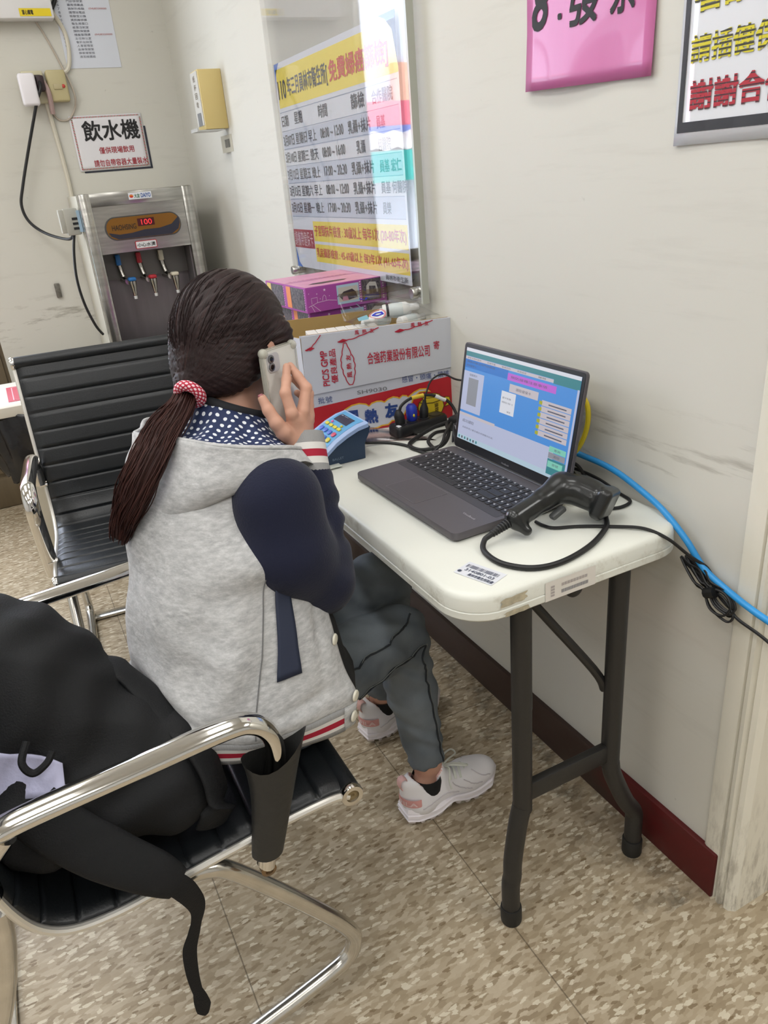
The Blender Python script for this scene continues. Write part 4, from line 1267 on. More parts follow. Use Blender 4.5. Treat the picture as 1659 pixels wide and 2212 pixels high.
bottle((0.218, 0.100, 0.258), (0.305, 0.085, 0.262), 0.0145, 'white bottle with black band lying at the top of the carton contents', True)
bottle((0.250, 0.066, 0.232), (0.325, 0.110, 0.232), 0.0135, 'plain white bottle lying to the right below the banded bottle')
bottle((0.300, 0.140, 0.240), (0.225, 0.165, 0.246), 0.0145, 'white bottle at the back of the clear bag against the kraft wall')
bottle((0.235, 0.120, 0.236), (0.165, 0.092, 0.236), 0.0150, 'white bottle in the left half of the clear bag')
m_ = MB()
rt = Matrix((bu, -bn_, Vector((0, 0, 1)))).transposed()
m_.box(cp_(0.275, 0.085, 0.108), (0.15, 0.14, 0.214), rt, 0, 0.004, 2)
tag(m_.build('medicine_bundle', pm('bundle_white', (220, 220, 216), 0.6, bmp=0.2), None), 'white wrapped bundle filling the right half of the carton', 'bundle')
CLR = clear_mat('clear_polythene', (0.985, 0.985, 0.985, 1), 0.5, 0.15)
zb = MB()
g_ = []
for j in range(12):
    t = j / 11
    row = []
    for i in range(18):
        s = i / 17
        x = 0.132 + 0.215 * s + 0.03 * t * (s - 0.3)
        y = 0.030 + 0.145 * t
        z = 0.243 + 0.030 * math.sin(math.pi * s) * math.sin(math.pi * min(1, t * 1.1)) + (0.045 * max(0, t - 0.62) / 0.38) + 0.003 * math.sin(9 * s + 7 * t)
        row.append(cp_(x, y, z))
    g_.append(row)
zb.loft(g_, False)
zbo = zb.build('clear_bag', CLR, None, smooth=60)
sol = zbo.modifiers.new('thick', 'SOLIDIFY'); sol.thickness = 0.0004
tag(zbo, 'clear zip bag with blue and red printing over the white bottles', 'bag')
zp = MB()
def zpt(s, t, d=0.0015):
    x = 0.132 + 0.215 * s + 0.03 * t * (s - 0.3)
    y = 0.030 + 0.145 * t
    z = 0.243 + 0.030 * math.sin(math.pi * s) * math.sin(math.pi * min(1, t * 1.1)) + (0.045 * max(0, t - 0.62) / 0.38) + 0.003 * math.sin(9 * s + 7 * t)
    return cp_(x, y, z + d)
class ZF:
    def p(self, s, t, d=0.0):
        return zpt(s, t, 0.001 + d)
zf = ZF()
zp.poly(zf, [(0.30 + 0.075 * math.cos(a), 0.22 + 0.10 * math.sin(a)) for a in [i * 6.283 / 20 for i in range(20)]], 0, 0.0)
zp.line(zf, [(0.30 + 0.085 * math.cos(a), 0.22 + 0.12 * math.sin(a)) for a in [i * 6.283 / 24 for i in range(24)]], 0.014, 1, 0.0005, True)
zp.line(zf, [(0.245, 0.22), (0.29, 0.27), (0.345, 0.25), (0.355, 0.20), (0.29, 0.18), (0.245, 0.22)], 0.03, 2, 0.0008)
zp.poly(zf, [(0.08, 0.14), (0.19, 0.12), (0.20, 0.33), (0.10, 0.36)], 3, 0.0)
zp.line(zf, [(0.10, 0.80), (0.14, 0.70), (0.20, 0.70), (0.17, 0.82)], 0.012, 4, 0.0)
zp.line(zf, [(0.22, 0.93), (0.28, 0.90), (0.30, 0.95)], 0.02, 2, 0.0)
zp.build('bag_print', [pm('seal_white', (226, 228, 232), 0.4), pm('seal_red', (206, 120, 130), 0.5), pm('seal_blue', (40, 50, 190), 0.5), pm('seal_teal', (120, 170, 186), 0.5), pm('seal_grey', (90, 94, 110), 0.5)], zbo, smooth=0)
lip = MB().loft([[zpt(s, 1.0) for s in (0, .2, .4, .6, .8, 1)], [zpt(s, 1.0) + bn_ * 0.035 + Vector((0, 0, 0.012 + 0.018 * s)) for s in (0, .2, .4, .6, .8, 1)]], False)
lip.build('bag_lip', clear_mat('milky_polythene', (0.62, 0.62, 0.64, 1), 2.0, 0.2), zbo, smooth=60)

# ------------------------------------------------------------------ stack of purple gift boxes behind the carton
PUR = pm('gift_purple', (166, 74, 162), 0.4)
PURT = pm('gift_pink_top', (218, 152, 186), 0.4, var=0.12, vscale=(18, 18, 18))
gm = [PUR, PURT, pm('photo_grey', (120, 112, 116), 0.4, col2=(46, 42, 56), vscale=(160, 160, 160)), pm('photo_pale', (200, 196, 192), 0.4), pm('photo_blue', (66, 70, 132), 0.4), pm('photo_sky', (176, 204, 226), 0.4), pm('gift_orange', (232, 144, 84), 0.4), pm('print_star', (236, 214, 234), 0.4), pm('photo_dark', (58, 46, 58), 0.4), pm('photo_rose', (190, 120, 150), 0.4), pm('gift_yellow', (222, 196, 112), 0.4)]
gw, gd, gh = 0.232, 0.262, 0.0632
def gift(i, dx, rot, label):
    t = thing('gift_box', label, 'gift box', (0.790 + dx, 1.938 + dx * 0.4, TT + i * gh), R(rot), 'purple gift boxes stacked behind the carton')
    m = MB().span((-gw / 2, -gd / 2, 0.0004), (gw / 2, gd / 2, gh - 0.0006), 0, 0.0012, 1)
    f1 = Frame((-gw / 2, -gd / 2, 0), (1, 0, 0), (0, 0, 1), (0, -1, 0))
    m.build('carton', PUR, t, smooth=0)
    p = MB()
    ft_ = Frame((-gw / 2, -gd / 2, gh - 0.0006), (1, 0, 0), (0, 1, 0), (0, 0, 1))
    p.quad(ft_, 0.001, 0.001, gw - 0.001, gd - 0.001, 1, 0.0004)
    p.line(ft_, [(0.002, gd * 0.48), (gw - 0.002, gd * 0.50)], 0.004, 0, 0.0008)
    for k in range(14):
        p.quad(ft_, 0.02 + k * 0.0125, gd * 0.54, 0.029 + k * 0.0125, gd * (0.575 if k % 3 else 0.59), 9, 0.0008)
    p.poly(ft_, [(0.03, 0.045), (0.06, 0.032), (0.13, 0.040), (0.145, 0.055), (0.10, 0.062), (0.05, 0.060)], 8, 0.0008)
    p.build('top_print', gm, t, smooth=0)
    p = MB()
    p.quad(f1, 0.086, 0.010, 0.150, gh - 0.006, 5, 0.0006); p.quad(f1, 0.090, 0.016, 0.146, gh - 0.012, 3, 0.001)
    p.poly(f1, [(0.092, 0.030), (0.105, 0.040), (0.130, 0.044), (0.140, 0.036), (0.144, 0.022), (0.120, 0.018), (0.100, 0.020)], 8, 0.0013)
    p.poly(f1, [(0.100, 0.018), (0.118, 0.018), (0.114, 0.030), (0.102, 0.028)], 9, 0.0016)
    p.quad(f1, 0.158, 0.008, 0.214, gh - 0.002, 2, 0.0008)
    p.poly(f1, [(0.170, 0.022), (0.172, 0.046), (0.182, 0.054), (0.200, 0.052), (0.206, 0.030), (0.202, 0.022), (0.198, 0.042), (0.180, 0.044), (0.178, 0.024)], 3, 0.0012)
    p.poly(f1, [(0.164, 0.012), (0.166, 0.026), (0.184, 0.024), (0.206, 0.026), (0.208, 0.012)], 4, 0.0014)
    for k in range(9):
        p.quad(f1, 0.219, 0.008 + k * 0.006, 0.223, 0.011 + k * 0.006, 7, 0.001)
        p.quad(f1, 0.1515, 0.008 + k * 0.006, 0.1555, 0.011 + k * 0.006, 7, 0.001)
    for (a, b_, rr_) in ((0.052, 0.052, 0.004), (0.030, 0.045, 0.002), (0.008, 0.048, 0.0014), (0.038, 0.032, 0.0015), (0.064, 0.036, 0.0014)):
        p.poly(f1, [(a + (rr_ if k % 2 == 0 else rr_ * 0.45) * math.cos(k * 0.628 + 1.57), b_ + (rr_ if k % 2 == 0 else rr_ * 0.45) * math.sin(k * 0.628 + 1.57)) for k in range(10)], 7, 0.001)
    p.line(f1, [(0.004, 0.016), (0.03, 0.024), (0.06, 0.026), (0.084, 0.022)], 0.0009, 7, 0.001)
    p.line(f1, [(0.014, 0.022), (0.014, 0.036), (0.030, 0.037), (0.030, 0.024)], 0.0009, 7, 0.001)
    p.line(f1, [(0.044, 0.027), (0.046, 0.036), (0.050, 0.040), (0.054, 0.036), (0.054, 0.027)], 0.0009, 7, 0.001)
    p.line(f1, [(0.020, 0.002), (0.012, 0.018)], 0.0009, 7, 0.001); p.line(f1, [(0.036, 0.002), (0.016, 0.020)], 0.0009, 7, 0.001)
    f2 = Frame((-gw / 2, gd / 2, 0), (0, -1, 0), (0, 0, 1), (-1, 0, 0))
    for a in (0.012, 0.142):
        p.quad(f2, a, 0.006, a + 0.028, gh - 0.004, 10 if a < 0.1 else 6, 0.0008)
        p.quad(f2, a + 0.030, 0.006, a + 0.108, gh - 0.004, 2, 0.0008)
        for k in range(9):
            p.quad(f2, a + 0.111, 0.007 + k * 0.006, a + 0.114, 0.010 + k * 0.006, 7, 0.001)
    p.build('side_print', gm, t, smooth=0)
for i in range(3):
    gift(i, 0.03, -2, 'purple gift box low in the stack, wholly behind the white carton')
gift(3, 0.020, -1, 'second purple gift box from the top, half hidden by the white carton')
gift(4, 0.0, 3, 'topmost purple gift box of the stack with a pink top')
# ------------------------------------------------------------------ implicit surfaces (for the soft shapes)
def arr(p):
    return np.array([p[0], p[1], p[2]], dtype=np.float64)


def s_cap(P, a, b, ra, rb):
    a, b = arr(a), arr(b)
    ab = b - a
    t = np.clip(((P - a) @ ab) / (ab @ ab), 0, 1)
    return np.linalg.norm(P - a - t[:, None] * ab, axis=1) - (ra + (rb - ra) * t)


def s_ell(P, c, r, M=None):
    q = P - arr(c)
    if M is not None:
        q = q @ M            # columns of M = local axes
    r = arr(r)
    k = q / r
    n = np.linalg.norm(k, axis=1)
    g = np.linalg.norm(k / r, axis=1)
    return n * (n - 1.0) / np.maximum(g, 1e-6)


def s_box(P, c, h, rad, M=None):
    q = P - arr(c)
    if M is not None:
        q = q @ M
    d = np.abs(q) - (arr(h) - rad)
    return np.linalg.norm(np.maximum(d, 0), axis=1) + np.minimum(d.max(axis=1), 0) - rad


def u(k, *ds):
    out = ds[0]
    for d in ds[1:]:
        h = np.clip(0.5 + 0.5 * (d - out) / k, 0, 1)
        out = d + (out - d) * h - k * h * (1 - h)
    return out


def sub(k, a, b):
    return -u(k, -a, b)


def surfnet(f, lo, hi, h, proj=2):
    lo, hi = arr(lo), arr(hi)
    n = np.ceil((hi - lo) / h).astype(int) + 1
    ax = [lo[i] + h * np.arange(n[i]) for i in range(3)]
    V = np.empty(n)
    yy, zz = np.meshgrid(ax[1], ax[2], indexing='ij')
    for i in range(n[0]):
        P = np.stack([np.full(yy.size, ax[0][i]), yy.ravel(), zz.ravel()], 1)
        V[i] = f(P).reshape(n[1], n[2])
    ins = V < 0
    c = [(i, j, k) for i in (0, 1) for j in (0, 1) for k in (0, 1)]
    m = n - 1
    sl = lambda A, o: A[o[0]:o[0] + m[0], o[1]:o[1] + m[1], o[2]:o[2] + m[2]]
    cnt = sum(sl(ins, o).astype(int) for o in c)
    act = (cnt > 0) & (cnt < 8)
    idx = -np.ones(m, dtype=int)
    I = np.argwhere(act)
    idx[act] = np.arange(len(I))
    S = np.zeros((len(I), 3))
    K = np.zeros(len(I))
    for o in c:
        for a in range(3):
            if o[a] == 0:
                o2 = list(o)
                o2[a] = 1
                v0 = V[I[:, 0] + o[0], I[:, 1] + o[1], I[:, 2] + o[2]]
                v1 = V[I[:, 0] + o2[0], I[:, 1] + o2[1], I[:, 2] + o2[2]]
                cr = (v0 < 0) != (v1 < 0)
                t = np.where(cr, v0 / np.where(cr, v0 - v1, 1), 0)
                p = np.tile(np.array(o, float), (len(I), 1))
                p[:, a] += t
                S[cr] += p[cr]
                K += cr
    X = lo + (I + S / K[:, None]) * h
    for _ in range(proj):
        e = h * 0.2
        d = f(X)
        G = np.stack([f(X + e * np.eye(3)[i]) - f(X - e * np.eye(3)[i]) for i in range(3)], 1) / (2 * e)
        g2 = np.maximum((G ** 2).sum(1), 0.05)
        X = X - np.clip(d / g2, -h * 0.5, h * 0.5)[:, None] * G
    F = []
    for a in range(3):
        b, c_ = (a + 1) % 3, (a + 2) % 3
        s0 = [slice(1, m[i]) for i in range(3)]
        s0[a] = slice(0, m[a])
        s1 = list(s0)
        s1[a] = slice(1, m[a] + 1)
        A, B = ins[tuple(s0)], ins[tuple(s1)]
        E_ = np.argwhere(A != B)
        if not len(E_):
            continue
        off = np.array([1, 1, 1])
        off[a] = 0
        E_ = E_ + off
        flip = ins[E_[:, 0], E_[:, 1], E_[:, 2]]
        def cell(db, dc):
            q = E_.copy()
            q[:, b] -= db
            q[:, c_] -= dc
            return idx[q[:, 0], q[:, 1], q[:, 2]]
        q = np.stack([cell(0, 0), cell(1, 0), cell(1, 1), cell(0, 1)], 1)
        q[~flip] = q[~flip][:, ::-1]
        F.append(q)
    return X, np.concatenate(F)


def axes(fwd, up=(0, 0, 1)):
    """columns: right, forward, up"""
    f_ = Vector(fwd).normalized()
    r_ = f_.cross(Vector(up)).normalized()
    u_ = r_.cross(f_)
    return np.array([[r_.x, f_.x, u_.x], [r_.y, f_.y, u_.y], [r_.z, f_.z, u_.z]])


# ------------------------------------------------------------------ card reader
cr = thing('card_reader', 'light blue health card reader with keypad on the table in front of the carton', 'card reader', (0, 0, 0))
y0, y1 = 1.402, 1.515
prof = [(0.515, 0.000), (0.515, 0.010), (0.535, 0.030), (0.560, 0.049), (0.585, 0.062), (0.610, 0.071), (0.632, 0.074), (0.640, 0.068), (0.634, 0.050), (0.624, 0.034), (0.622, 0.0)]
MB().loft([[(x, y, TT + 0.001 + z) for x, z in prof] for y in (y0, y1)], True, True, True).build('body', pm('reader_navy', (36, 58, 84), 0.45), cr, smooth=25, fix=True)
topp = [(0.506, 0.006), (0.530, 0.033), (0.557, 0.053), (0.583, 0.066), (0.610, 0.076), (0.634, 0.080)]
sh = MB()
rings = []
for (x, z), (dx, dz) in zip(topp, [(-.7, .7), (-.65, .75), (-.55, .85), (-.42, .9), (-.25, .97), (-.05, 1)]):
    o = (x, z)
    tk = 0.010
    rings.append([(o[0], y0 - 0.005, TT + o[1] - tk), (o[0], y0 - 0.005, TT + o[1] - 0.002), (o[0], y0 - 0.002, TT + o[1]), (o[0], y1 + 0.002, TT + o[1]), (o[0], y1 + 0.005, TT + o[1] - 0.002), (o[0], y1 + 0.005, TT + o[1] - tk)])
sh.loft(rings, True, True, True)
sh.build('rim', pm('reader_pale_blue', (160, 184, 224), 0.35), cr, smooth=50, fix=True)
class RF:
    """curved top of the reader: s across (from near side), t up the slope 0..1"""
    def p(self, s, t, d=0.0):
        q = max(0, min(4.999, t * 5))
        i = int(q)
        k = q - i
        x = topp[i][0] + (topp[i + 1][0] - topp[i][0]) * k
        z = topp[i][1] + (topp[i + 1][1] - topp[i][1]) * k
        return Vector((x - d * 0.6, y1 - s * (y1 - y0) / 0.088, TT + z + d * 0.8))
rf = RF()
fc = MB()
fc.quad(rf, 0.006, 0.06, 0.080, 0.97, 0, 0.0006, 4, 12)
fc.build('faceplate', pm('reader_sky', (92, 160, 206), 0.4), cr, smooth=50)
ds_ = MB().quad(rf, 0.014, 0.70, 0.066, 0.88, 0, 0.0012, 2, 3)
ds_.quad(rf, 0.018, 0.84, 0.026, 0.86, 1, 0.0018).quad(rf, 0.030, 0.845, 0.045, 0.855, 1, 0.0018)
ds_.build('display', [pm('lcd_dark', (50, 52, 70), 0.25), pm('lcd_text', (150, 160, 180), 0.4)], cr, smooth=0)
bm_ = {'b': pm('key_blue', (84, 112, 206), 0.4), 'y': pm('key_yellow', (218, 204, 70), 0.4), 'r': pm('key_red', (206, 80, 110), 0.4), 'g': pm('key_green', (40, 140, 120), 0.4), 'o': pm('key_gold', (212, 196, 66), 0.4), 'p': pm('lamp_pink', (226, 110, 180), 0.4)}
def rbtn(s, t, w_, h_, c_):
    p0 = rf.p(s, t, 0.001)
    p1 = rf.p(s, t + 0.02, 0.001)
    tx_ = (p1 - p0).normalized()
    nn = tx_.cross(Vector((0, -1, 0))).normalized()
    if nn.z < 0:
        nn = -nn
    fr_ = Frame(p0, (0, -1, 0), tx_, nn)
    MB().loft([[fr_.p(a, b_, 0) for a, b_ in rrect(w_, h_, min(w_, h_) * 0.4, 4)], [fr_.p(a, b_, 0.002) for a, b_ in rrect(w_, h_, min(w_, h_) * 0.4, 4)], [fr_.p(a, b_, 0.003) for a, b_ in rrect(w_ * .8, h_ * .8, min(w_, h_) * 0.32, 4)]], True, False, True).build('key', bm_[c_], cr, smooth=40)
for k in range(4):
    rbtn(0.015 + k * 0.016, 0.585, 0.015, 0.008, 'y')
rbtn(0.022, 0.65, 0.006, 0.006, 'p'); rbtn(0.060, 0.65, 0.006, 0.006, 'o')
for i in range(4):
    for k in range(4):
        c_ = 'b' if k < 3 else 'rogg'[i]
        rbtn(0.015 + k * 0.017, 0.47 - i * 0.11, 0.014, 0.012, c_)
MB().text(Frame((0.545, y0 - 0.0006, TT + 0.012), (1, 0, 0), (0, 0, 1), (0, -1, 0)), 'BALLET', 0, 0.0, 0.026, 0.005, 0, 0.0006, 0.0).build('lettering', pm('reader_letter', (120, 140, 160), 0.5), cr, smooth=0)
hc = MB().span((0.500, y0 - 0.020, TT + 0.0035), (0.558, y0 + 0.040, TT + 0.0045), mi=0)
tag(hc.build('health_card', pm('card_pale', (222, 226, 214), 0.4)), 'pale plastic card pushed into the slot at the foot of the card reader', 'card')
fm_ = MB()
fm_.add([(0.60, 1.50, TT + 0.004), (0.72, 1.46, TT + 0.002), (0.80, 1.40, TT + 0.001), (0.775, 1.475, TT + 0.006), (0.70, 1.545, TT + 0.018), (0.63, 1.56, TT + 0.012)], [(0, 1, 4, 5), (1, 2, 3, 4)])
fo = fm_.build('plastic_wrap', clear_mat('pinkish_wrap', (0.90, 0.82, 0.82, 1), 1.6, 0.15), None, smooth=60)
sol = fo.modifiers.new('thick', 'SOLIDIFY'); sol.thickness = 0.0005
tag(fo, 'crumpled clear plastic wrap behind the blue card reader', 'wrap')

# ------------------------------------------------------------------ power strip and plugs
ps = thing('power_strip', 'black power strip on the table in front of the red carton panel', 'power strip', (0.806, 1.491, TT), R(6))
mps = MB()
mps.loft([[(x, y, z) for x, y in rrect(0.145 - i_, 0.046 - i_, 0.010, 4)] for z, i_ in ((0, 0.004), (0.003, 0.0), (0.022, 0.0), (0.027, 0.006))], True, True, True)
mps.build('body', pm('strip_black', (28, 28, 30), 0.4), ps, smooth=40)
for k in range(4):
    MB().lathe([(0.0145, 0), (0.0145, 0.0012), (0.013, 0.0012)], (-0.050 + 0.033 * k, 0, 0.0268), (0, 0, 1), 18).build('socket', pm('strip_socket', (48, 48, 52), 0.35), ps)
MB().box((-0.064, -0.013, 0.0275), (0.008, 0.012, 0.003), None, 0, 0.001).build('switch', pm('strip_switch', (230, 230, 235), 0.2), ps)
def st_(x, y, z):
    a = R(6)
    return Vector((0.806 + x * math.cos(a) - y * math.sin(a), 1.491 + x * math.sin(a) + y * math.cos(a), TT + z))
q = MB().lathe([(0.011, 0), (0.012, 0.008), (0.012, 0.020), (0.009, 0.028), (0.005, 0.034)], st_(-0.050, 0, 0.027), (-0.1, 0.05, 1), 14)
q.tube(spline([st_(-0.051, 0, 0.055), st_(-0.044, 0, 0.070), st_(-0.02, -0.004, 0.082), st_(0.012, -0.010, 0.084), st_(0.045, -0.024, 0.076), st_(0.066, -0.040, 0.058), st_(0.068, -0.062, 0.030), st_(0.055, -0.085, 0.006)], 8), 0.0036, 8)
tag(q.build('black_plug_cord', CABLE), 'black plug with a cord arching over the power strip', 'plug')
q = MB().tube([st_(-0.018, -0.0045, 0.0825), st_(0.012, -0.010, 0.084)], 0.0050, 10)
tag(q.build('cord_wrap', pm('yellow_wrap', (214, 184, 60), 0.5)), 'yellow tape wrapped round the arching black cord', 'tape')
q = MB().tube([st_(0.038, -0.021, 0.0785), st_(0.058, -0.033, 0.066)], 0.0047, 10)
tag(q.build('cord_tag', pm('white_tag', (222, 222, 220), 0.5)), 'white printed tag wrapped round the arching black cord', 'tag')
q = MB().lathe([(0.009, 0), (0.0125, 0.005), (0.0135, 0.022), (0.0125, 0.034), (0.008, 0.040)], st_(-0.017, 0, 0.027), (0, 0, 1), 16)
tag(q.build('blue_plug', pm('plug_blue', (36, 54, 168), 0.4)), 'round blue plug in the power strip', 'plug')
q = MB().lathe([(0.010, 0), (0.011, 0.010), (0.010, 0.022), (0.005, 0.034), (0.004, 0.042)], st_(0.016, 0, 0.027), (0.15, 0.05, 1), 14)
q.tube(spline([st_(0.022, 0, 0.066), st_(0.030, 0.002, 0.085), st_(0.046, 0.002, 0.110), st_(0.070, -0.012, 0.122), Vector((0.872, 1.42, 0.858)), Vector((0.882, 1.34, 0.862)), Vector((0.885, 1.26, 0.84))], 8), 0.0022, 8)
tag(q.build('slim_plug_cord', CABLE), 'black plug whose thin cord rises in front of the yellow pot print to the laptop', 'plug')
q = MB()
q.ball(st_(-0.020, -0.0130, 0.043), (0.0025, 0.0025, 0.004), 10, 6)
tag(q.build('yellow_dot', pm('dot_yellow', (220, 200, 40), 0.5)), 'small yellow dot sticker on the blue plug', 'sticker')
# laptop adapter and loose loops of cord between the strip and the laptop
bk_ = MB().box((0.855, 1.395, TT + 0.030), (0.034, 0.034, 0.034), Matrix.Rotation(R(25), 3, 'Z'), 0, 0.006)
tag(bk_.build('adapter_block', pm('adapter_black', (24, 24, 26), 0.4)), 'black adapter block behind the left edge of the laptop', 'adapter')
z_ = TT + 0.006
lp1 = MB().tube(spline([(0.87, 1.43, z_ + 0.02), (0.825, 1.44, z_ + 0.012), (0.765, 1.43, z_), (0.728, 1.395, z_), (0.735, 1.352, z_), (0.775, 1.335, z_ + 0.006), (0.81, 1.362, z_ + 0.016), (0.83, 1.40, z_ + 0.026), (0.842, 1.40, z_ + 0.024)], 10), 0.0046, 8)
tag(lp1.build('looped_cord', CABLE), 'thick black cord lying in a wide loop between power strip and laptop', 'cable')
lp2 = MB().tube(spline([(0.642, 1.452, z_ + 0.012), (0.66, 1.468, z_ + 0.002), (0.70, 1.452, z_ - 0.002), (0.725, 1.405, z_ - 0.002), (0.73, 1.352, z_ - 0.002), (0.74, 1.322, z_), (0.77, 1.326, z_ + 0.014), (0.795, 1.350, z_ + 0.026), (0.83, 1.38, z_ + 0.034)], 10), 0.0032, 8)
tag(lp2.build('reader_cord', CABLE), 'thin black cord from the card reader to the laptop corner', 'cable')
lp3 = MB().tube(spline([(0.755, 1.325, z_ + 0.002), (0.765, 1.375, z_ + 0.006), (0.80, 1.405, z_ + 0.010), (0.85, 1.43, z_), (0.893, 1.455, z_), (0.888, 1.487, z_)], 10), 0.0042, 8)
tag(lp3.build('strip_cord', CABLE), 'black power strip cord running back along the wall', 'cable')
vg = MB()
for k in range(9):
    a = 6.283 * k / 9
    vg.tube(spline([(0.842 + 0.010 * math.cos(a), 1.372 + 0.010 * math.sin(a), TT + 0.036), (0.836 + 0.014 * math.cos(a + .5), 1.355 + 0.012 * math.sin(a), TT + 0.022), (0.830 + 0.016 * math.cos(a + 1), 1.345 + 0.010 * math.sin(a), TT + 0.005)], 5), 0.0022, 6)
tag(vg.build('bundled_wires', pm('bundled_grey', (70, 70, 74), 0.25)), 'bundle of short grey wires hanging from the adapter block', 'cable')

# ------------------------------------------------------------------ cables behind and beside the laptop
BLUE = pm('blue_cable', (46, 146, 214), 0.4)
tag(MB().tube(spline([(0.86, 1.19, TT + 0.03), (0.895, 1.10, TT + 0.045), (0.906, 1.02, 0.779), (0.905, 0.945, 0.775), (0.903, 0.87, 0.757), (0.894, 0.815, 0.744), (0.895, 0.768, 0.712), (0.903, 0.735, 0.672), (0.903, 0.690, 0.655), (0.894, 0.63, 0.648), (0.895, 0.56, 0.636), (0.897, 0.48, 0.61)], 10), 0.0055, 12).build('network_cable', BLUE), 'bright blue network cable running along the wall over the table corner', 'cable')
tag(MB().tube(spline([(0.885, 1.10, 0.90), (0.893, 1.045, 0.905), (0.898, 1.018, 0.885), (0.898, 1.015, 0.845), (0.895, 1.032, 0.80), (0.885, 1.06, 0.765), (0.87, 1.09, 0.745)], 10), 0.0048, 10).build('yellow_cable', pm('yellow_cable', (222, 198, 40), 0.45)), 'yellow cable arching out behind the right edge of the laptop screen', 'cable')
zt = TT + 0.0035
tag(MB().tube(spline([(0.895, 1.16, zt), (0.897, 1.06, zt + 0.012), (0.902, 0.99, zt + 0.010), (0.902, 0.935, zt), (0.893, 0.894, zt), (0.865, 0.884, zt), (0.838, 0.893, zt), (0.81, 0.905, zt)], 10), 0.0030, 8).build('thin_black_cord', CABLE), 'thin black cord curving in a hook on the table right of the scanner', 'cable')
tag(MB().tube(spline([(0.88, 1.15, zt), (0.893, 1.09, zt + 0.02), (0.897, 1.04, zt + 0.022), (0.885, 0.995, zt + 0.006), (0.875, 0.965, zt)], 10), 0.0034, 8).build('short_black_cord', CABLE), 'short black cord dropping from the laptop behind the scanner head', 'cable')
tag(MB().tube(spline([(0.89, 1.13, zt), (0.893, 1.07, zt + 0.012), (0.88, 1.02, zt + 0.006), (0.86, 0.985, zt)], 8), 0.0042, 8).build('thick_black_cord', CABLE), 'thick black cord close behind the scanner head', 'cable')
tag(MB().tube(spline([(0.712, 0.925, zt), (0.713, 0.908, zt), (0.722, 0.888, zt), (0.757, 0.869, zt), (0.800, 0.836, zt), (0.832, 0.800, zt + 0.001), (0.852, 0.768, 0.728), (0.885, 0.750, 0.694), (0.905, 0.735, 0.676), (0.908, 0.725, 0.666)], 10), 0.0028, 8).build('scanner_extension_cord', CABLE), 'thin black cord leading from under the scanner over the table edge to the coil', 'cable')
co = MB()
cA, cB = Vector((0.910, 0.748, 0.665)), Vector((0.906, 0.672, 0.624))
ca = (cB - cA).normalized()
cpn = Vector((-0.25, 0, 0)) + Vector((0, -ca.z, ca.y)) * 0.97
for k in range(7):
    w_ = 0.008 + 0.0024 * k
    e0, e1 = random.uniform(-0.012, 0.0), random.uniform(-0.006, 0.012)
    off = Vector((-0.004 - 0.0018 * k, 0, 0)) + cpn * random.uniform(-0.008, 0.008)
    L_ = (cB - cA).length
    pts = [(-.02 + e0, 0), (.25 * L_ + e0, 0.45 * w_), (.38 * L_, 0.25 * w_), (.7 * L_, .8 * w_), (L_ + e1, 0.4 * w_), (L_ + e1, -0.5 * w_), (.72 * L_, -.85 * w_), (.38 * L_, -.25 * w_), (.2 * L_ + e0, -0.5 * w_), (0.0 + e0, -0.2 * w_)]
    co.tube(spline([cA + ca * a + cpn * b_ + off for a, b_ in pts], 5, True), 0.0021, 6, closed=True)
co.tube(spline([cA + ca * 0.040 + cpn * 0.008 + Vector((-0.016, 0, 0)), cA + ca * 0.050 + cpn * -0.008 + Vector((-0.018, 0, 0))], 4), 0.009, 10)
co.tube(spline([cB + Vector((-0.006, 0.01, 0.012)), cB + Vector((-0.01, -0.012, -0.004)), (0.893, 0.605, 0.612), (0.893, 0.52, 0.585), (0.895, 0.42, 0.56)], 8), 0.0026, 8)
tag(co.build('cable_coil', CABLE), 'tied coil of thin black cord hanging on the wall under the blue cable', 'cable')

# ------------------------------------------------------------------ barcode scanner
scn_t = thing('barcode_scanner', 'black handheld barcode scanner resting on the laptop corner at the table end', 'scanner')
hA, hB = Vector((0.656, 0.908, 0.766)), Vector((0.748, 0.914, 0.790))     # butt to neck
nA, nB = Vector((0.768, 0.922, 0.796)), Vector((0.790, 0.862, 0.764))     # back of head to nose
side = Vector((0.55, -0.15, -0.8)).normalized()
HM = axes(Vector((0.42, -0.82, -0.30)), (0.25, 0.15, 1))
HCn = Vector((0.790, 0.884, 0.783))
BM = axes(hB - hA, (-0.1, 0.2, 1))
def f_sc(P):
    d = s_box(P, hA.lerp(hB, 0.45), (0.0165, 0.056, 0.0185), 0.0155, BM)
    d = u(0.008, d, s_cap(P, hA.lerp(hB, 0.7), hB + Vector((0.012, 0.0, 0.004)), 0.0185, 0.0225))
    d = u(0.008, d, s_cap(P, hA, hA + Vector((0.010, -0.020, -0.016)), 0.0125, 0.0085))
    d = u(0.014, d, s_cap(P, hB + Vector((0.010, 0.002, 0.004)), HCn, 0.022, 0.024))
    d = u(0.012, d, s_box(P, HCn, (0.029, 0.036, 0.0225), 0.0165, HM))
    tip = HCn + Vector(HM[:, 1]) * 0.030 - Vector(HM[:, 2]) * 0.002
    d = u(0.006, d, s_box(P, tip, (0.034, 0.012, 0.0265), 0.009, HM))
    q = (P - arr(HCn)) @ HM
    d = u(0.004, d, s_box(P, HCn - Vector(HM[:, 1]) * 0.006, (0.0305, 0.020, 0.004), 0.004, HM))
    return np.maximum(d, 0.7365 - P[:, 2])
X, F_ = surfnet(f_sc, (0.61, 0.79, 0.735), (0.87, 1.0, 0.88), 0.0030)
m_ = MB().add(X, F_.tolist())
m_.build('body', pm('scanner_black', (22, 24, 24), 0.28, coat=0.2), scn_t, smooth=180)
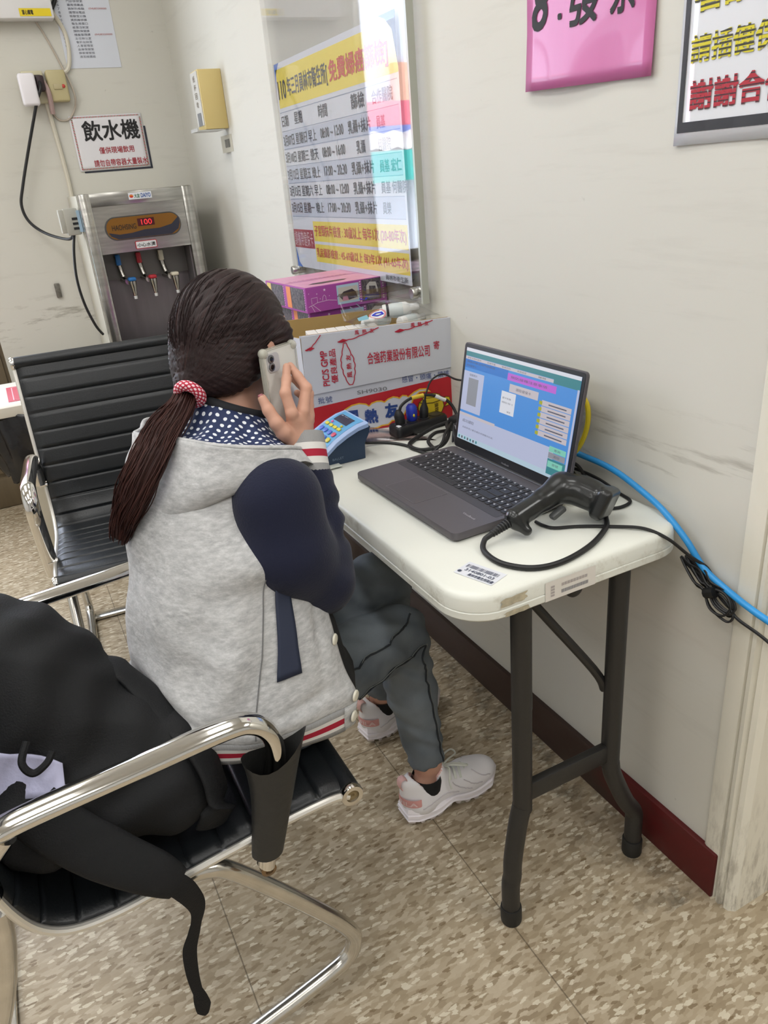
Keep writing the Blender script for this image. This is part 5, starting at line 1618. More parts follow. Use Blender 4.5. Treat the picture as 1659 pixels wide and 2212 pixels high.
tr2 = MB().box(hA.lerp(hB, 0.70) + Vector((0.010, -0.022, -0.020)), (0.030, 0.014, 0.010), Matrix.Rotation(R(-25), 3, 'Y'), 0, 0.004)
tr2.build('trigger', pm('trigger_grey', (70, 72, 72), 0.4), scn_t)
Mx = axes(nB - nA, (0.3, 0.2, 1))
nf = nA.lerp(nB, 0.78)
r3, f3, u3 = (Vector(Mx[:, i]) for i in range(3))
sr = MB()
cS = MB()
for k in range(8):
    p_ = hA + (hA - hB).normalized() * (0.008 + 0.0052 * k)
    cS.lathe([(0.0080 - 0.00035 * k, 0), (0.0088 - 0.00035 * k, 0.0018), (0.0080 - 0.00035 * k, 0.0036)], p_, (hA - hB).normalized(), 14)
cS.cyl(hA, hA + (hA - hB).normalized() * 0.050, 0.0066, 0.0048, 12)
cS.build('strain_relief', pm('relief_black', (26, 26, 27), 0.45), scn_t)
end = hA + (hA - hB).normalized() * 0.050
cb_ = MB().tube(spline([end + Vector((0.012, 0.002, 0.006)), end, (0.595, 0.905, TT + 0.012), (0.581, 0.885, TT + 0.005), (0.580, 0.838, TT + 0.005), (0.608, 0.799, TT + 0.005), (0.655, 0.788, TT + 0.005), (0.723, 0.803, TT + 0.005), (0.785, 0.836, TT + 0.005), (0.812, 0.866, TT + 0.006), (0.825, 0.885, TT + 0.006)], 10), 0.0046, 10)
cb_.build('cord', CABLE, scn_t)
fsl = Frame(HCn - Vector(HM[:, 0]) * 0.0300, HM[:, 1], HM[:, 2], -Vector(HM[:, 0]))
if fsl.ux.cross(fsl.uy).dot(fsl.n) < 0:
    fsl = Frame(fsl.o, -Vector(HM[:, 1]), HM[:, 2], -Vector(HM[:, 0]))
slb = MB()
slb.text(fsl, 'BAR', -0.016, 0.0, 0.004, 0.007, 0, 0.0012, 0.01)
slb.text(fsl, 'CODE', -0.018, -0.010, 0.004, -0.003, 0, 0.0012, 0.01)
slb.build('lettering', pm('scanner_letter', (66, 68, 68), 0.5), scn_t, smooth=0)

# ------------------------------------------------------------------ cantilever chairs
LEATH = pm('black_leather', (24, 27, 30), 0.38, bmp=0.12, bscale=(240, 240, 240), spec=0.5)
SPROF = [(0.285, 0.444), (0.255, 0.452), (0.18, 0.449), (0.10, 0.441), (0.0, 0.428), (-0.07, 0.421), (-0.125, 0.428), (-0.160, 0.455), (-0.182, 0.505), (-0.198, 0.58), (-0.222, 0.68), (-0.252, 0.79), (-0.285, 0.885)]
def loops(k, t):
    loop = spline([(-0.05, k * 0.240, 0.408), (0.00, k * 0.245, 0.412), (0.055, k * 0.248, 0.410), (0.095, k * 0.249, 0.380), (0.20, k * 0.250, 0.235), (0.252, k * 0.250, 0.150), (0.258, k * 0.250, 0.110), (0.235, k * 0.250, 0.078), (0.16, k * 0.250, 0.052), (0.08, k * 0.250, 0.030), (0.02, k * 0.250, 0.016), (-0.10, k * 0.250, 0.014), (-0.30, k * 0.250, 0.014), (-0.34, k * 0.250, 0.030), (-0.345, k * 0.25, 0.065), (-0.31, k * 0.250, 0.16), (-0.235, k * 0.250, 0.33), (-0.205, k * 0.252, 0.43), (-0.195, k * 0.255, 0.50)], 6)
    MB().tube(loop, 0.0138, 16).build('base_frame', WORN, t)

def make_chair(name, label, loc, rotz, wrap=0):
    t = thing(name, label, 'chair', loc, rotz, None)
    sp = spline([(x, 0, z) for x, z in SPROF], 26)
    P2 = [(p.x, p.z) for p in sp]
    s = [0.0]
    for i in range(1, len(P2)):
        s.append(s[-1] + math.dist(P2[i], P2[i - 1]))
    top, bot = [], []
    for i, (x, z) in enumerate(P2):
        a, b_ = P2[max(i - 1, 0)], P2[min(i + 1, len(P2) - 1)]
        tx_, tz = b_[0] - a[0], b_[1] - a[1]
        l_ = math.hypot(tx_, tz)
        nx, nz = tz / l_, -tx_ / l_
        if nz < 0 and nx < 0:
            nx, nz = -nx, -nz
        if nz < 0 and abs(nz) > abs(nx):
            nx, nz = -nx, -nz
        ph = (s[i] % 0.0505) / 0.0505
        d = 0.0085 - 0.0055 * math.exp(-((min(ph, 1 - ph)) / 0.055) ** 2)
        top.append((x + nx * d, z + nz * d))
        bot.append((x - nx * 0.006, z - nz * 0.006))
    m = MB()
    W_ = 0.2575
    ys = [-W_, -W_ + 0.004, -W_ + 0.02, -0.12, 0, 0.12, W_ - 0.02, W_ - 0.004, W_]
    rings = []
    for i in range(len(P2)):
        ring = []
        for y in ys:
            e = 1.0 if abs(y) < W_ - 0.005 else 0.6 if abs(y) < W_ - 0.001 else 0.0
            ring.append(((top[i][0] * e + P2[i][0] * (1 - e)), y, (top[i][1] * e + P2[i][1] * (1 - e))))
        for y in ys[::-1]:
            ring.append((bot[i][0], y, bot[i][1]))
        rings.append(ring)
    m.loft(rings, True, True, True)
    for (x, z) in (P2[0], P2[-1]):
        m.cyl((x, -W_ - 0.002, z - 0.001), (x, W_ + 0.002, z - 0.001), 0.0175, n=20)
    m.build('sling_seat', LEATH, t, smooth=50, fix=True)
    for k in (-1, 1):
        rail = [(x - 0.002, k * 0.2615, z - 0.004) for x, z in P2[4::6]]
        MB().tube(rail, 0.0062, 10).build('side_rail', SATIN, t)
        for (x, z) in (P2[0], P2[-1]):
            e = MB().lathe([(0.0178, 0), (0.0185, 0.003), (0.0185, 0.009), (0.0172, 0.0115), (0.0105, 0.0115), (0.0100, 0.0085)], (x, k * (W_ - 0.001), z - 0.001), (0, k, 0), 22, 0, False, False)
            e.lathe([(0.0102, 0.0088), (0.004, 0.0095), (0.003, 0.007)], (x, k * (W_ - 0.001), z - 0.001), (0, k, 0), 16, 1, False, True)
            e.build('end_cap', [CHROME, pm('rusty_cap', (126, 108, 74), 0.5)], t)
        arm = spline([(-0.190, k * 0.275, 0.545), (-0.188, k * 0.275, 0.590), (-0.172, k * 0.275, 0.622), (-0.140, k * 0.275, 0.637), (0.0, k * 0.275, 0.647), (0.118, k * 0.275, 0.655), (0.155, k * 0.275, 0.648), (0.176, k * 0.275, 0.622), (0.180, k * 0.275, 0.585), (0.168, k * 0.275, 0.53), (0.150, k * 0.275, 0.46), (0.137, k * 0.275, 0.402)], 8)
        MB().tube(arm, 0.0140, 20, flat=(1.35, 0.95), up=(0, 1, 0)).build('armrest', CHROME, t)
        for (x, z) in ((-0.190, 0.545), (0.152, 0.445)):
            MB().cyl((x, k * 0.255, z), (x, k * 0.279, z), 0.009, n=14).build('joint_bolt', CHROME, t)
        MB().cyl((-0.176, k * 0.275, 0.612), (-0.158, k * 0.275, 0.630), 0.021, 0.021, 18).build('arm_collar', CHROME, t)
        if wrap != k:
            loops(k, t)
            continue
        slv = []
        for i in range(15):
            q_ = i / 14
            c_ = Vector((0.180, k * 0.277, 0.592)).lerp(Vector((0.143, k * 0.277, 0.424)), q_)
            a_, b2 = 0.036 - 0.013 * q_ + 0.012 * (1 - q_) ** 4, 0.0245 - 0.003 * q_
            slv.append([c_ + Vector((a_ * math.cos(w_) * (1 + 0.04 * math.sin(3 * w_ + 5 * q_)), b2 * math.sin(w_), (0.012 * math.cos(w_ * 2 + 0.6) + 0.010 * math.cos(w_)) * (1 - q_) ** 3)) for w_ in [6.283 * j / 22 for j in range(22)]])
        MB().loft(slv, True, False, True).build('arm_sleeve', pm('sleeve_leather', (38, 38, 37), 0.5, bmp=0.25, bscale=(70, 70, 70)), t, smooth=60)
        MB().lathe([(0.010, -0.012), (0.0115, -0.009), (0.0115, 0.010), (0.006, 0.012), (0.005, 0.009)], (0.137, k * 0.278, 0.398), (0, k, 0), 14).build('arm_foot', pm('arm_end', (136, 112, 84), 0.35, 0.8), t)
        loops(k, t)
    MB().span((-0.325, -0.25, 0.004), (-0.290, 0.25, 0.014), bev=0.003).build('floor_bar', WORN, t)
    MB().cyl((0.03, -0.245, 0.410), (0.03, 0.245, 0.410), 0.011, n=14).build('cross_tube', WORN, t)
    return t
ch2 = make_chair('office_chair', 'black ribbed leather chair with chrome arms that the woman sits on beside the backpack', (0, 1.0825, 0), 0.0, -1)
ch1 = make_chair('office_chair', 'empty black ribbed leather chair with chrome arms facing the camera at left', (0.233, 2.094, 0), R(-94.3))
# ------------------------------------------------------------------ black backpack slumped on the seat
bp = thing('backpack', 'black backpack slumped on the chair behind the woman with its strap hanging down', 'backpack')
def f_bp(P):
    d = s_ell(P, (-0.135, 1.075, 0.640), (0.125, 0.155, 0.158), axes((0.35, -0.5, -0.35)))
    d = u(0.06, d, s_cap(P, (-0.08, 1.03, 0.615), (0.045, 0.945, 0.560), 0.100, 0.060))
    d = u(0.05, d, s_cap(P, (0.02, 0.955, 0.550), (0.072, 0.890, 0.528), 0.064, 0.036))
    d = u(0.04, d, s_ell(P, (-0.10, 1.00, 0.535), (0.15, 0.16, 0.085)))
    d = u(0.04, d, s_cap(P, (-0.05, 0.91, 0.535), (0.035, 0.875, 0.515), 0.052, 0.042))
    ph_ = P @ np.array([26.0, 44.0, 58.0])
    w = 0.0040 * np.abs(np.sin(ph_ * 0.5 + 1.2 * np.sin(P @ np.array([18.0, 9.0, 14.0]))))
    w += 0.0030 * np.sin(P @ np.array([-58.0, 34.0, 60.0]) + 1.3 * np.sin(P @ np.array([20, 25, 18.0])))
    xb = np.interp(P[:, 2], [0.42, 0.455, 0.505, 0.58, 0.68, 0.79, 0.885], [-0.125, -0.160, -0.182, -0.198, -0.222, -0.252, -0.285]) + 0.011
    return np.maximum(np.maximum(d + w - 0.002, 0.446 - P[:, 2]), (xb - P[:, 0]) * 0.95)
X, F_ = surfnet(f_bp, (-0.32, 0.76, 0.44), (0.17, 1.28, 0.86), 0.0068)
BAGM = pm('backpack_black', (20, 21, 23), 0.72, bmp=0.25, bscale=(420, 420, 420), spec=0.3)
MB().add(X, F_.tolist()).build('bag_body', BAGM, bp, smooth=180)
m = MB()
m.tube(spline([(-0.01, 1.075, 0.655), (0.012, 1.02, 0.672), (0.040, 0.985, 0.645), (0.068, 0.935, 0.606), (0.092, 0.880, 0.575), (0.098, 0.852, 0.535), (0.092, 0.842, 0.500), (0.08, 0.85, 0.47)], 8), 0.017, 14, flat=(0.45, 1.5), up=(0.3, 0.2, 1))
m.build('shoulder_strap', BAGM, bp, smooth=60)
fl_path = spline([(-0.125, 0.868, 0.590), (-0.088, 0.832, 0.556), (-0.045, 0.804, 0.520), (-0.008, 0.788, 0.488), (0.014, 0.781, 0.464)], 6)
MB().tube(fl_path, list(np.interp(np.linspace(0, 1, len(fl_path)), [0, .4, .75, 1], [.036, .035, .029, .021])), 18, flat=(0.34, 1.0), up=(0, -1, 0.6)).build('lower_flap', BAGM, bp, smooth=60)
ribs = spline([(-0.010, 0.781, 0.488), (0.012, 0.777, 0.466), (0.025, 0.778, 0.436), (0.030, 0.782, 0.402), (0.018, 0.783, 0.365), (0.006, 0.784, 0.333), (0.001, 0.784, 0.288), (0.001, 0.785, 0.240), (0.004, 0.785, 0.190)], 8)
wdt = list(np.interp(np.linspace(0, 1, len(ribs)), [0, .2, .34, .45, .6, .75, .86, .9, .95, 1.0], [.016, .0155, .0125, .0085, .0115, .0095, .0075, .0105, .0120, .0030]))
MB().tube(ribs, wdt, 8, flat=(0.14, 1.0), up=(0.25, -1, 0.1)).build('hanging_webbing', BAGM, bp, smooth=60)
MB().tube(spline([(-0.112, 0.905, 0.672), (-0.123, 0.888, 0.655), (-0.114, 0.880, 0.640), (-0.096, 0.882, 0.646), (-0.086, 0.89, 0.655)], 8), 0.005, 8).build('grab_loop', BAGM, bp)
cm = MB()
g_ = []
for j in range(9):
    row = []
    for i in range(14):
        q_, t = i / 13, j / 8
        p0 = Vector((-0.225, 0.985, 0.700)).lerp(Vector((-0.080, 0.897, 0.622)), q_)
        p1 = Vector((-0.225, 0.935, 0.600)).lerp(Vector((-0.086, 0.885, 0.592)), q_)
        p = p0.lerp(p1, t)
        row.append(p + Vector((0, -0.010 * math.sin(5 * q_ + 3 * t) - 0.006, 0.004 * math.sin(9 * q_))))
    g_.append(row)
cm.loft(g_, False)
co_ = cm.build('pale_cloth', pm('lavender_cloth', (186, 186, 214), 0.8, bmp=0.15, bscale=(200, 200, 200)), None, smooth=80)
sol = co_.modifiers.new('thick', 'SOLIDIFY'); sol.thickness = 0.003
tag(co_, 'pale lavender cloth showing under the edge of the black backpack', 'cloth')
from mathutils.bvhtree import BVHTree
# ------------------------------------------------------------------ the woman on the near chair
per = thing('person', 'seated woman in grey and navy hooded jacket holding a phone to her ear', 'person')
def azv(d):
    a = R(d)
    return Vector((math.sin(a), math.cos(a), 0)), Vector((math.cos(a), -math.sin(a), 0))
HC = Vector((0.335, 1.245, 1.050))
hf, hr = azv(61)
MH = np.array([[hr.x, hf.x, 0], [hr.y, hf.y, 0], [hr.z, hf.z, 1.0]])
def HL(x, y, z):
    return HC + hr * x + hf * y + Vector((0, 0, z))
SKIN = pm('skin', (206, 158, 136), 0.5, var=0.10, vscale=(14, 14, 14), spec=0.35)
NAIL = pm('nail_polish', (150, 84, 92), 0.2, coat=0.6)

# ---- body: one continuous surface under the clothes
Sr, Er, Wr = Vector((0.302, 1.045, 0.878)), Vector((0.345, 1.030, 0.690)), Vector((0.372, 1.098, 0.905))
Sl, El, Wl = Vector((0.215, 1.355, 0.870)), Vector((0.300, 1.435, 0.705)), Vector((0.445, 1.418, 0.785))
Hr, Kr, Ar = Vector((0.235, 1.008, 0.515)), Vector((0.535, 1.128, 0.464)), Vector((0.572, 1.122, 0.125))
Hl, Kl, Al = Vector((0.235, 1.150, 0.520)), Vector((0.568, 1.240, 0.528)), Vector((0.600, 1.392, 0.125))
def f_body(P):
    q = (P - arr(HC)) @ MH
    d = s_ell(q, (0, -0.012, 0.030), (0.077, 0.096, 0.092))
    d = u(0.03, d, s_ell(q, (0, 0.030, -0.040), (0.060, 0.066, 0.072)))
    d = u(0.02, d, s_ell(q, (0, 0.058, -0.088), (0.026, 0.026, 0.020)))
    d = u(0.010, d, s_cap(q, (0, 0.088, 0.014), (0, 0.106, -0.022), 0.008, 0.011))
    d = u(0.010, d, s_cap(q, (-0.035, 0.082, 0.030), (0.035, 0.082, 0.030), 0.010, 0.010))
    d = u(0.006, d, s_cap(q, (-0.018, 0.090, -0.052), (0.018, 0.090, -0.052), 0.006, 0.006))
    for k in (-1, 1):
        d = sub(0.008, d, s_ell(q, (k * 0.033, 0.098, 0.012), (0.016, 0.012, 0.010)))
        d = u(0.008, d, s_ell(q, (k * 0.079, -0.004, -0.008), (0.010, 0.019, 0.031)))
    b = s_cap(P, HL(0, -0.028, -0.055), (0.295, 1.205, 0.945), 0.050, 0.052)
    d = u(0.025, d, b)
    t = s_cap(P, (0.275, 1.195, 0.92), (0.205, 1.10, 0.70), 0.050, 0.085)
    t = u(0.06, t, s_cap(P, (0.205, 1.09, 0.70), (0.205, 1.065, 0.56), 0.085, 0.100))
    t = u(0.05, t, s_cap(P, Sr, Sl, 0.042, 0.042))
    t = u(0.05, t, s_cap(P, Hr, Hl, 0.085, 0.085))
    d = u(0.03, d, t)
    for a, b_, c_ in ((Sr, Er, Wr), (Sl, El, Wl)):
        d = u(0.02, d, u(0.015, s_cap(P, a, b_, 0.042, 0.034), s_cap(P, b_, c_, 0.034, 0.0235)))
    for a, b_, c_ in ((Hr, Kr, Ar), (Hl, Kl, Al)):
        d = u(0.03, d, u(0.015, s_cap(P, a, b_, 0.070, 0.048), s_cap(P, b_, c_, 0.048, 0.033)))
    for A_, yy in ((Ar, 1.112), (Al, 1.404)):
        d = u(0.02, d, s_cap(P, (A_.x - 0.02, yy, 0.075), (A_.x + 0.10, yy + 0.005, 0.052), 0.028, 0.022))
    return d
X, F_ = surfnet(f_body, (0.06, 0.84, 0.02), (0.74, 1.54, 1.19), 0.0085, 2)
bodyb = MB().add(X, F_.tolist())

def chain(P, pts, rad, k=0.004):
    d = None
    for i in range(len(pts) - 1):
        c_ = s_cap(P, pts[i], pts[i + 1], rad[i], rad[i + 1])
        d = c_ if d is None else u(k, d, c_)
    return d
# right hand holding the phone
RH = {'index': [(0.368, 1.100, 0.934), (0.364, 1.087, 0.966), (0.361, 1.096, 0.997), (0.372, 1.115, 1.012), (0.379, 1.125, 1.030)],
      'middle': [(0.378, 1.102, 0.930), (0.386, 1.097, 0.962), (0.401, 1.108, 0.995), (0.394, 1.121, 1.013), (0.387, 1.131, 1.029)],
      'ring': [(0.386, 1.108, 0.925), (0.400, 1.112, 0.950), (0.410, 1.126, 0.980), (0.402, 1.138, 0.996), (0.392, 1.138, 1.006)],
      'little': [(0.388, 1.116, 0.920), (0.404, 1.124, 0.936), (0.414, 1.140, 0.956), (0.409, 1.150, 0.970), (0.400, 1.152, 0.978)],
      'thumb': [(0.366, 1.100, 0.912), (0.348, 1.090, 0.938), (0.338, 1.090, 0.955), (0.331, 1.099, 0.975), (0.3265, 1.107, 0.993)]}
RR = {'index': (0.011, 0.0095, 0.0083, 0.0073, 0.0062), 'middle': (0.011, 0.0098, 0.0085, 0.0074, 0.0062), 'ring': (0.0105, 0.0092, 0.008, 0.007, 0.0060), 'little': (0.0095, 0.0083, 0.0070, 0.0062, 0.0054), 'thumb': (0.014, 0.0130, 0.0108, 0.0092, 0.0070)}
def f_rh(P):
    d = s_cap(P, Wr + Vector((0.0, -0.004, -0.03)), (0.375, 1.103, 0.915), 0.0235, 0.0215)
    d = u(0.014, d, chain(P, [(0.372, 1.103, 0.915), (0.372, 1.095, 0.950)], (0.020, 0.0125)))
    d = u(0.014, d, chain(P, [(0.380, 1.108, 0.912), (0.392, 1.106, 0.945)], (0.019, 0.0125)))
    fd = None
    for n_, pts in RH.items():
        c_ = chain(P, pts, RR[n_])
        fd = c_ if fd is None else u(0.0022, fd, c_)
    return u(0.008, d, fd)
X, F_ = surfnet(f_rh, (0.30, 1.06, 0.865), (0.44, 1.175, 1.045), 0.0019, 2)
bodyb.add(X, F_.tolist())
# left hand pinching the card in the reader slot
LW = Wl
LHd = {'thumb': [(0.462, 1.405, 0.790), (0.480, 1.392, 0.783), (0.497, 1.388, 0.770), (0.508, 1.389, 0.757)],
       'index': [(0.478, 1.420, 0.800), (0.502, 1.417, 0.796), (0.518, 1.408, 0.778), (0.520, 1.400, 0.7585)],
       'middle': [(0.478, 1.430, 0.798), (0.504, 1.431, 0.794), (0.520, 1.424, 0.774), (0.521, 1.416, 0.7565)],
       'ring': [(0.474, 1.439, 0.794), (0.498, 1.443, 0.788), (0.511, 1.438, 0.766), (0.508, 1.431, 0.752)],
       'little': [(0.468, 1.446, 0.788), (0.487, 1.453, 0.780), (0.497, 1.449, 0.762), (0.493, 1.443, 0.751)]}
def f_lh(P):
    d = s_cap(P, LW + Vector((-0.03, 0.004, -0.006)), (0.462, 1.424, 0.790), 0.022, 0.021)
    d = u(0.012, d, s_cap(P, (0.466, 1.416, 0.792), (0.468, 1.438, 0.790), 0.016, 0.014))
    fd = None
    for n_, pts in LHd.items():
        rad = (0.012, 0.0108, 0.0092, 0.0070) if n_ == 'thumb' else (0.0100, 0.0086, 0.0074, 0.0060)
        c_ = chain(P, pts, rad)
        fd = c_ if fd is None else u(0.0022, fd, c_)
    return u(0.008, d, fd)
X, F_ = surfnet(f_lh, (0.395, 1.36, 0.735), (0.535, 1.475, 0.825), 0.0024, 2)
bodyb.add(X, F_.tolist())
bodyb.build('body', SKIN, per, smooth=180)
nl = MB()
def nail(tip, prev, nrm, w_=0.0060, l_=0.0085):
    tip, prev = Vector(tip), Vector(prev)
    ax = (tip - prev).normalized()
    nn = (Vector(nrm) - ax * Vector(nrm).dot(ax)).normalized()
    sd = ax.cross(nn)
    g = []
    for j in range(6):
        t = j / 5
        row = []
        for i in range(7):
            s = (i / 6 - 0.5) * 2
            ww = w_ * (1.0 - 0.35 * max(0, t - 0.6) / 0.4)
            row.append(tip + ax * (-0.003 + l_ * t) + sd * (s * ww) + nn * (0.0066 - 0.0042 * s * s - 0.0012 * t))
        g.append(row)
    nl.loft(g, False)
cam_dir = Vector((-0.35, -0.9, 0.25))
nail(RH['thumb'][-1], RH['thumb'][-2], (-0.75, -0.65, 0.1), 0.0062, 0.0105)
nail(LHd['thumb'][-1], LHd['thumb'][-2], (0.2, -0.95, 0.3))
nail(LHd['index'][-1], LHd['index'][-2], (0.9, -0.2, 0.3))
nl_o = nl.build('fingernail', NAIL, per, smooth=80)
sol = nl_o.modifiers.new('thick', 'SOLIDIFY'); sol.thickness = 0.0006
ey = MB()
for k in (-1, 1):
    ey.ball(HL(k * 0.032, 0.0745, 0.012), (0.0130, 0.0130, 0.0105), 16, 12, 0)
    ey.ball(HL(k * 0.032, 0.0832, 0.011), (0.0055, 0.0050, 0.0055), 12, 8, 1)
ey.build('eyes', [pm('eye_white', (226, 222, 218), 0.25), pm('iris_dark', (40, 26, 20), 0.2)], per)
mk = MB()
g_ = []
for j in range(12):
    t = j / 11
    z = -0.012 - 0.088 * t
    row = []
    for i in range(21):
        a = R(-62 + 124 * i / 20)
        rx = 0.072 - 0.018 * t
        ry = 0.078 - 0.004 * t
        yy = 0.034 + ry * math.cos(a) + 0.010 * math.exp(-(a / 0.45) ** 2) * (1 - abs(2 * t - 0.5)) - 0.012 * t
        row.append(HL(rx * math.sin(a), yy, z + 0.006 * math.cos(a) * (0 if t > 0.1 else 1) + 0.03 * (1 - math.cos(a)) * (t - 0.4)))
    g_.append(row)
mk.loft(g_, False)
mko = mk.build('face_mask', pm('mask_white', (222, 226, 228), 0.7), per, smooth=80)
sol = mko.modifiers.new('thick', 'SOLIDIFY'); sol.thickness = 0.0015; sol.offset = 1

# ---- hair
TIE = Vector((0.0, -0.112, -0.036))
def f_hair(P):
    q = (P - arr(HC)) @ MH
    d = s_ell(q, (0, -0.008, 0.022), (0.085, 0.107, 0.105))
    d = u(0.04, d, s_ell(q, (0, -0.050, -0.026), (0.074, 0.060, 0.050)))
    d = u(0.03, d, s_cap(q, (0, -0.075, -0.02), TIE, 0.045, 0.022))
    d = u(0.02, d, s_cap(q, (0.075, 0.030, 0.02), (0.078, 0.035, -0.06), 0.022, 0.010))
    d = u(0.02, d, s_cap(q, (-0.075, 0.030, 0.02), (-0.078, 0.035, -0.06), 0.022, 0.010))
    d = sub(0.015, d, s_box(q, (0, 0.105, -0.040), (0.066, 0.075, 0.086), 0.03))
    nz = -q[:, 2] - 0.060 + 0.45 * np.maximum(q[:, 1] + 0.075, 0)
    d = -u(0.012, -d, -nz)
    az_ = np.arctan2(q[:, 0], q[:, 2] + 0.1 * q[:, 1])
    return d + 0.0010 * np.sin(az_ * 46 + 3 * np.sin(q[:, 1] * 40))
X, F_ = surfnet(f_hair, (0.20, 1.10, 0.93), (0.48, 1.40, 1.20), 0.0042, 2)
dt_ = (TIE - Vector((0, 0.0, 0.02))).normalized()
e1 = dt_.orthogonal().normalized()
e2 = dt_.cross(e1)
def flow_of(p):
    q = Vector(((p - HC).dot(hr), (p - HC).dot(hf), (p - HC).z - 0.02))
    a = math.atan2(q.dot(e2), q.dot(e1))
    return (a, math.acos(max(-1, min(1, q.normalized().dot(dt_)))))
hb = MB()
hb.add(X, F_.tolist(), 0, [flow_of(Vector(p)) for p in X])
def hair_mat(name, dark, mid, red):
    m, nt, b = nt_new(name)
    f = noise_n(nt, (34, 1.6, 1), 4, 0.6, attr='flow')
    c = ramp(nt, f, [(0.30, C8(*dark)), (0.55, C8(*mid)), (0.75, C8(*red))])
    nt.links.new(c, b.inputs['Base Color'])
    b.inputs['Roughness'].default_value = 0.42
    b.inputs['Specular IOR Level'].default_value = 0.3
    bump(nt, b, noise_n(nt, (60, 2.0, 1), 4, 0.6, attr='flow'), 0.5, 0.003)
    return m
HAIR = hair_mat('hair_dark_brown', (22, 13, 14), (40, 23, 23), (62, 36, 33))
HAIRT = hair_mat('hair_reddish_brown', (40, 22, 20), (76, 44, 38), (116, 68, 56))
rnd = random.Random(3)
def ell_pt(a, th_, k):
    v = (e1 * math.cos(a) + e2 * math.sin(a)) * math.sin(th_) + dt_ * math.cos(th_)
    rx, ry, rz = 0.085, 0.107, 0.105
    s_ = 1 / math.sqrt((v.x / rx) ** 2 + (v.y / ry) ** 2 + (v.z / rz) ** 2)
    v = v * s_ * k
    return HL(v.x, v.y - 0.008, v.z + 0.022)
for i in range(520):
    a = rnd.uniform(-math.pi, math.pi)
    t0 = rnd.uniform(1.2, 2.2)
    t1 = rnd.uniform(0.28, 0.55)
    k0 = rnd.uniform(0.985, 1.008)
    pts = []
    for j in range(11):
        th_ = t0 + (t1 - t0) * j / 10
        p = ell_pt(a + 0.10 * math.sin(th_ * 2 + i) * 0.4, th_, k0 + 0.008 * math.sin(th_ * 3 + i))
        q = (p - HC)
        ly, lz = q.dot(hf), q.z
        if ly > 0.02 and lz < 0.045:
            pts = []
            continue
        if lz < -0.055 + 0.45 * max(ly + 0.075, 0):
            break
        pts.append(p)
    if len(pts) > 4:
        hb.tube(pts, 0.0008, 3, mi=0, caps=False)
for i in range(46):                     # loose fly-away hairs over the crown
    a = rnd.uniform(-1.3, 1.3) + (0 if rnd.random() < .5 else math.pi)
    th0 = rnd.uniform(1.0, 1.9)
    pts = [ell_pt(a + 0.05 * j * rnd.uniform(.3, 1), th0 - 0.07 * j, 1.0 + 0.016 * math.sin(j * 0.5) * rnd.uniform(.4, 1.6)) for j in range(8)]
    if pts[0].z > 1.06:
        hb.tube(pts, 0.00035, 3, mi=0, caps=False)
hb.build('hair', HAIR, per, smooth=180)
tie_w = HL(*TIE)
ppath = spline([tie_w + (HC - tie_w) * 0.16, tie_w, (0.207, 1.158, 0.990), (0.167, 1.128, 0.966), (0.133, 1.105, 0.932), (0.104, 1.110, 0.886), (0.083, 1.128, 0.842), (0.070, 1.135, 0.806)], 8)
prad = np.interp(np.linspace(0, 1, len(ppath)), [0, .10, .16, .4, .65, .85, 1.0], [.018, .0135, .0150, .024, .0275, .022, .006])
pt = MB()
pt.tube(ppath[:-3], list(prad[:-3] * 0.92), 28, flat=(0.62, 1.0), up=(-0.3, -0.55, 0.75), mi=0, uvs=None)
n_p = len(ppath)
fr_l = []
for i in range(n_p):
    tg_ = (ppath[min(i + 1, n_p - 1)] - ppath[max(i - 1, 0)]).normalized()
    uu = Vector((-0.3, -0.55, 0.75))
    uu = (uu - tg_ * uu.dot(tg_)).normalized()
    fr_l.append((uu, tg_.cross(uu)))
for i in range(430):
    rr0, aa = math.sqrt(rnd.uniform(0.45, 1.12)) * (1.0 if rnd.random() < 0.85 else 1.12), rnd.uniform(0, 6.283)
    end = rnd.uniform(0.80, 1.0) if rnd.random() < 0.75 else rnd.uniform(0.6, 0.9)
    k_ = int(end * (n_p - 1))
    ph, wv = rnd.uniform(0, 6.28), rnd.uniform(0.0, 0.0034)
    pts = []
    for j in range(1, k_ + 1, 2):
        uu, ww = fr_l[j]
        rj = prad[j] * rr0 if j < n_p * 0.8 else prad[int(n_p * 0.8)] * rr0 * (1 - 0.55 * (j / n_p - 0.8) / 0.2)
        pts.append(ppath[j] + uu * (math.cos(aa) * rj * 0.62 + wv * math.sin(j * 0.35 + ph)) + ww * (math.sin(aa) * rj + wv * math.cos(j * 0.3 + ph)))
    if len(pts) > 4:
        pt.tube(pts, [0.0011] * (len(pts) - 1) + [0.0003], 3, mi=0 if rnd.random() < 0.5 else 1, caps=False)
pt.build('ponytail', [hair_mat('ponytail_brown', (32, 18, 17), (62, 36, 32), (98, 58, 48)), HAIRT], per, smooth=180)
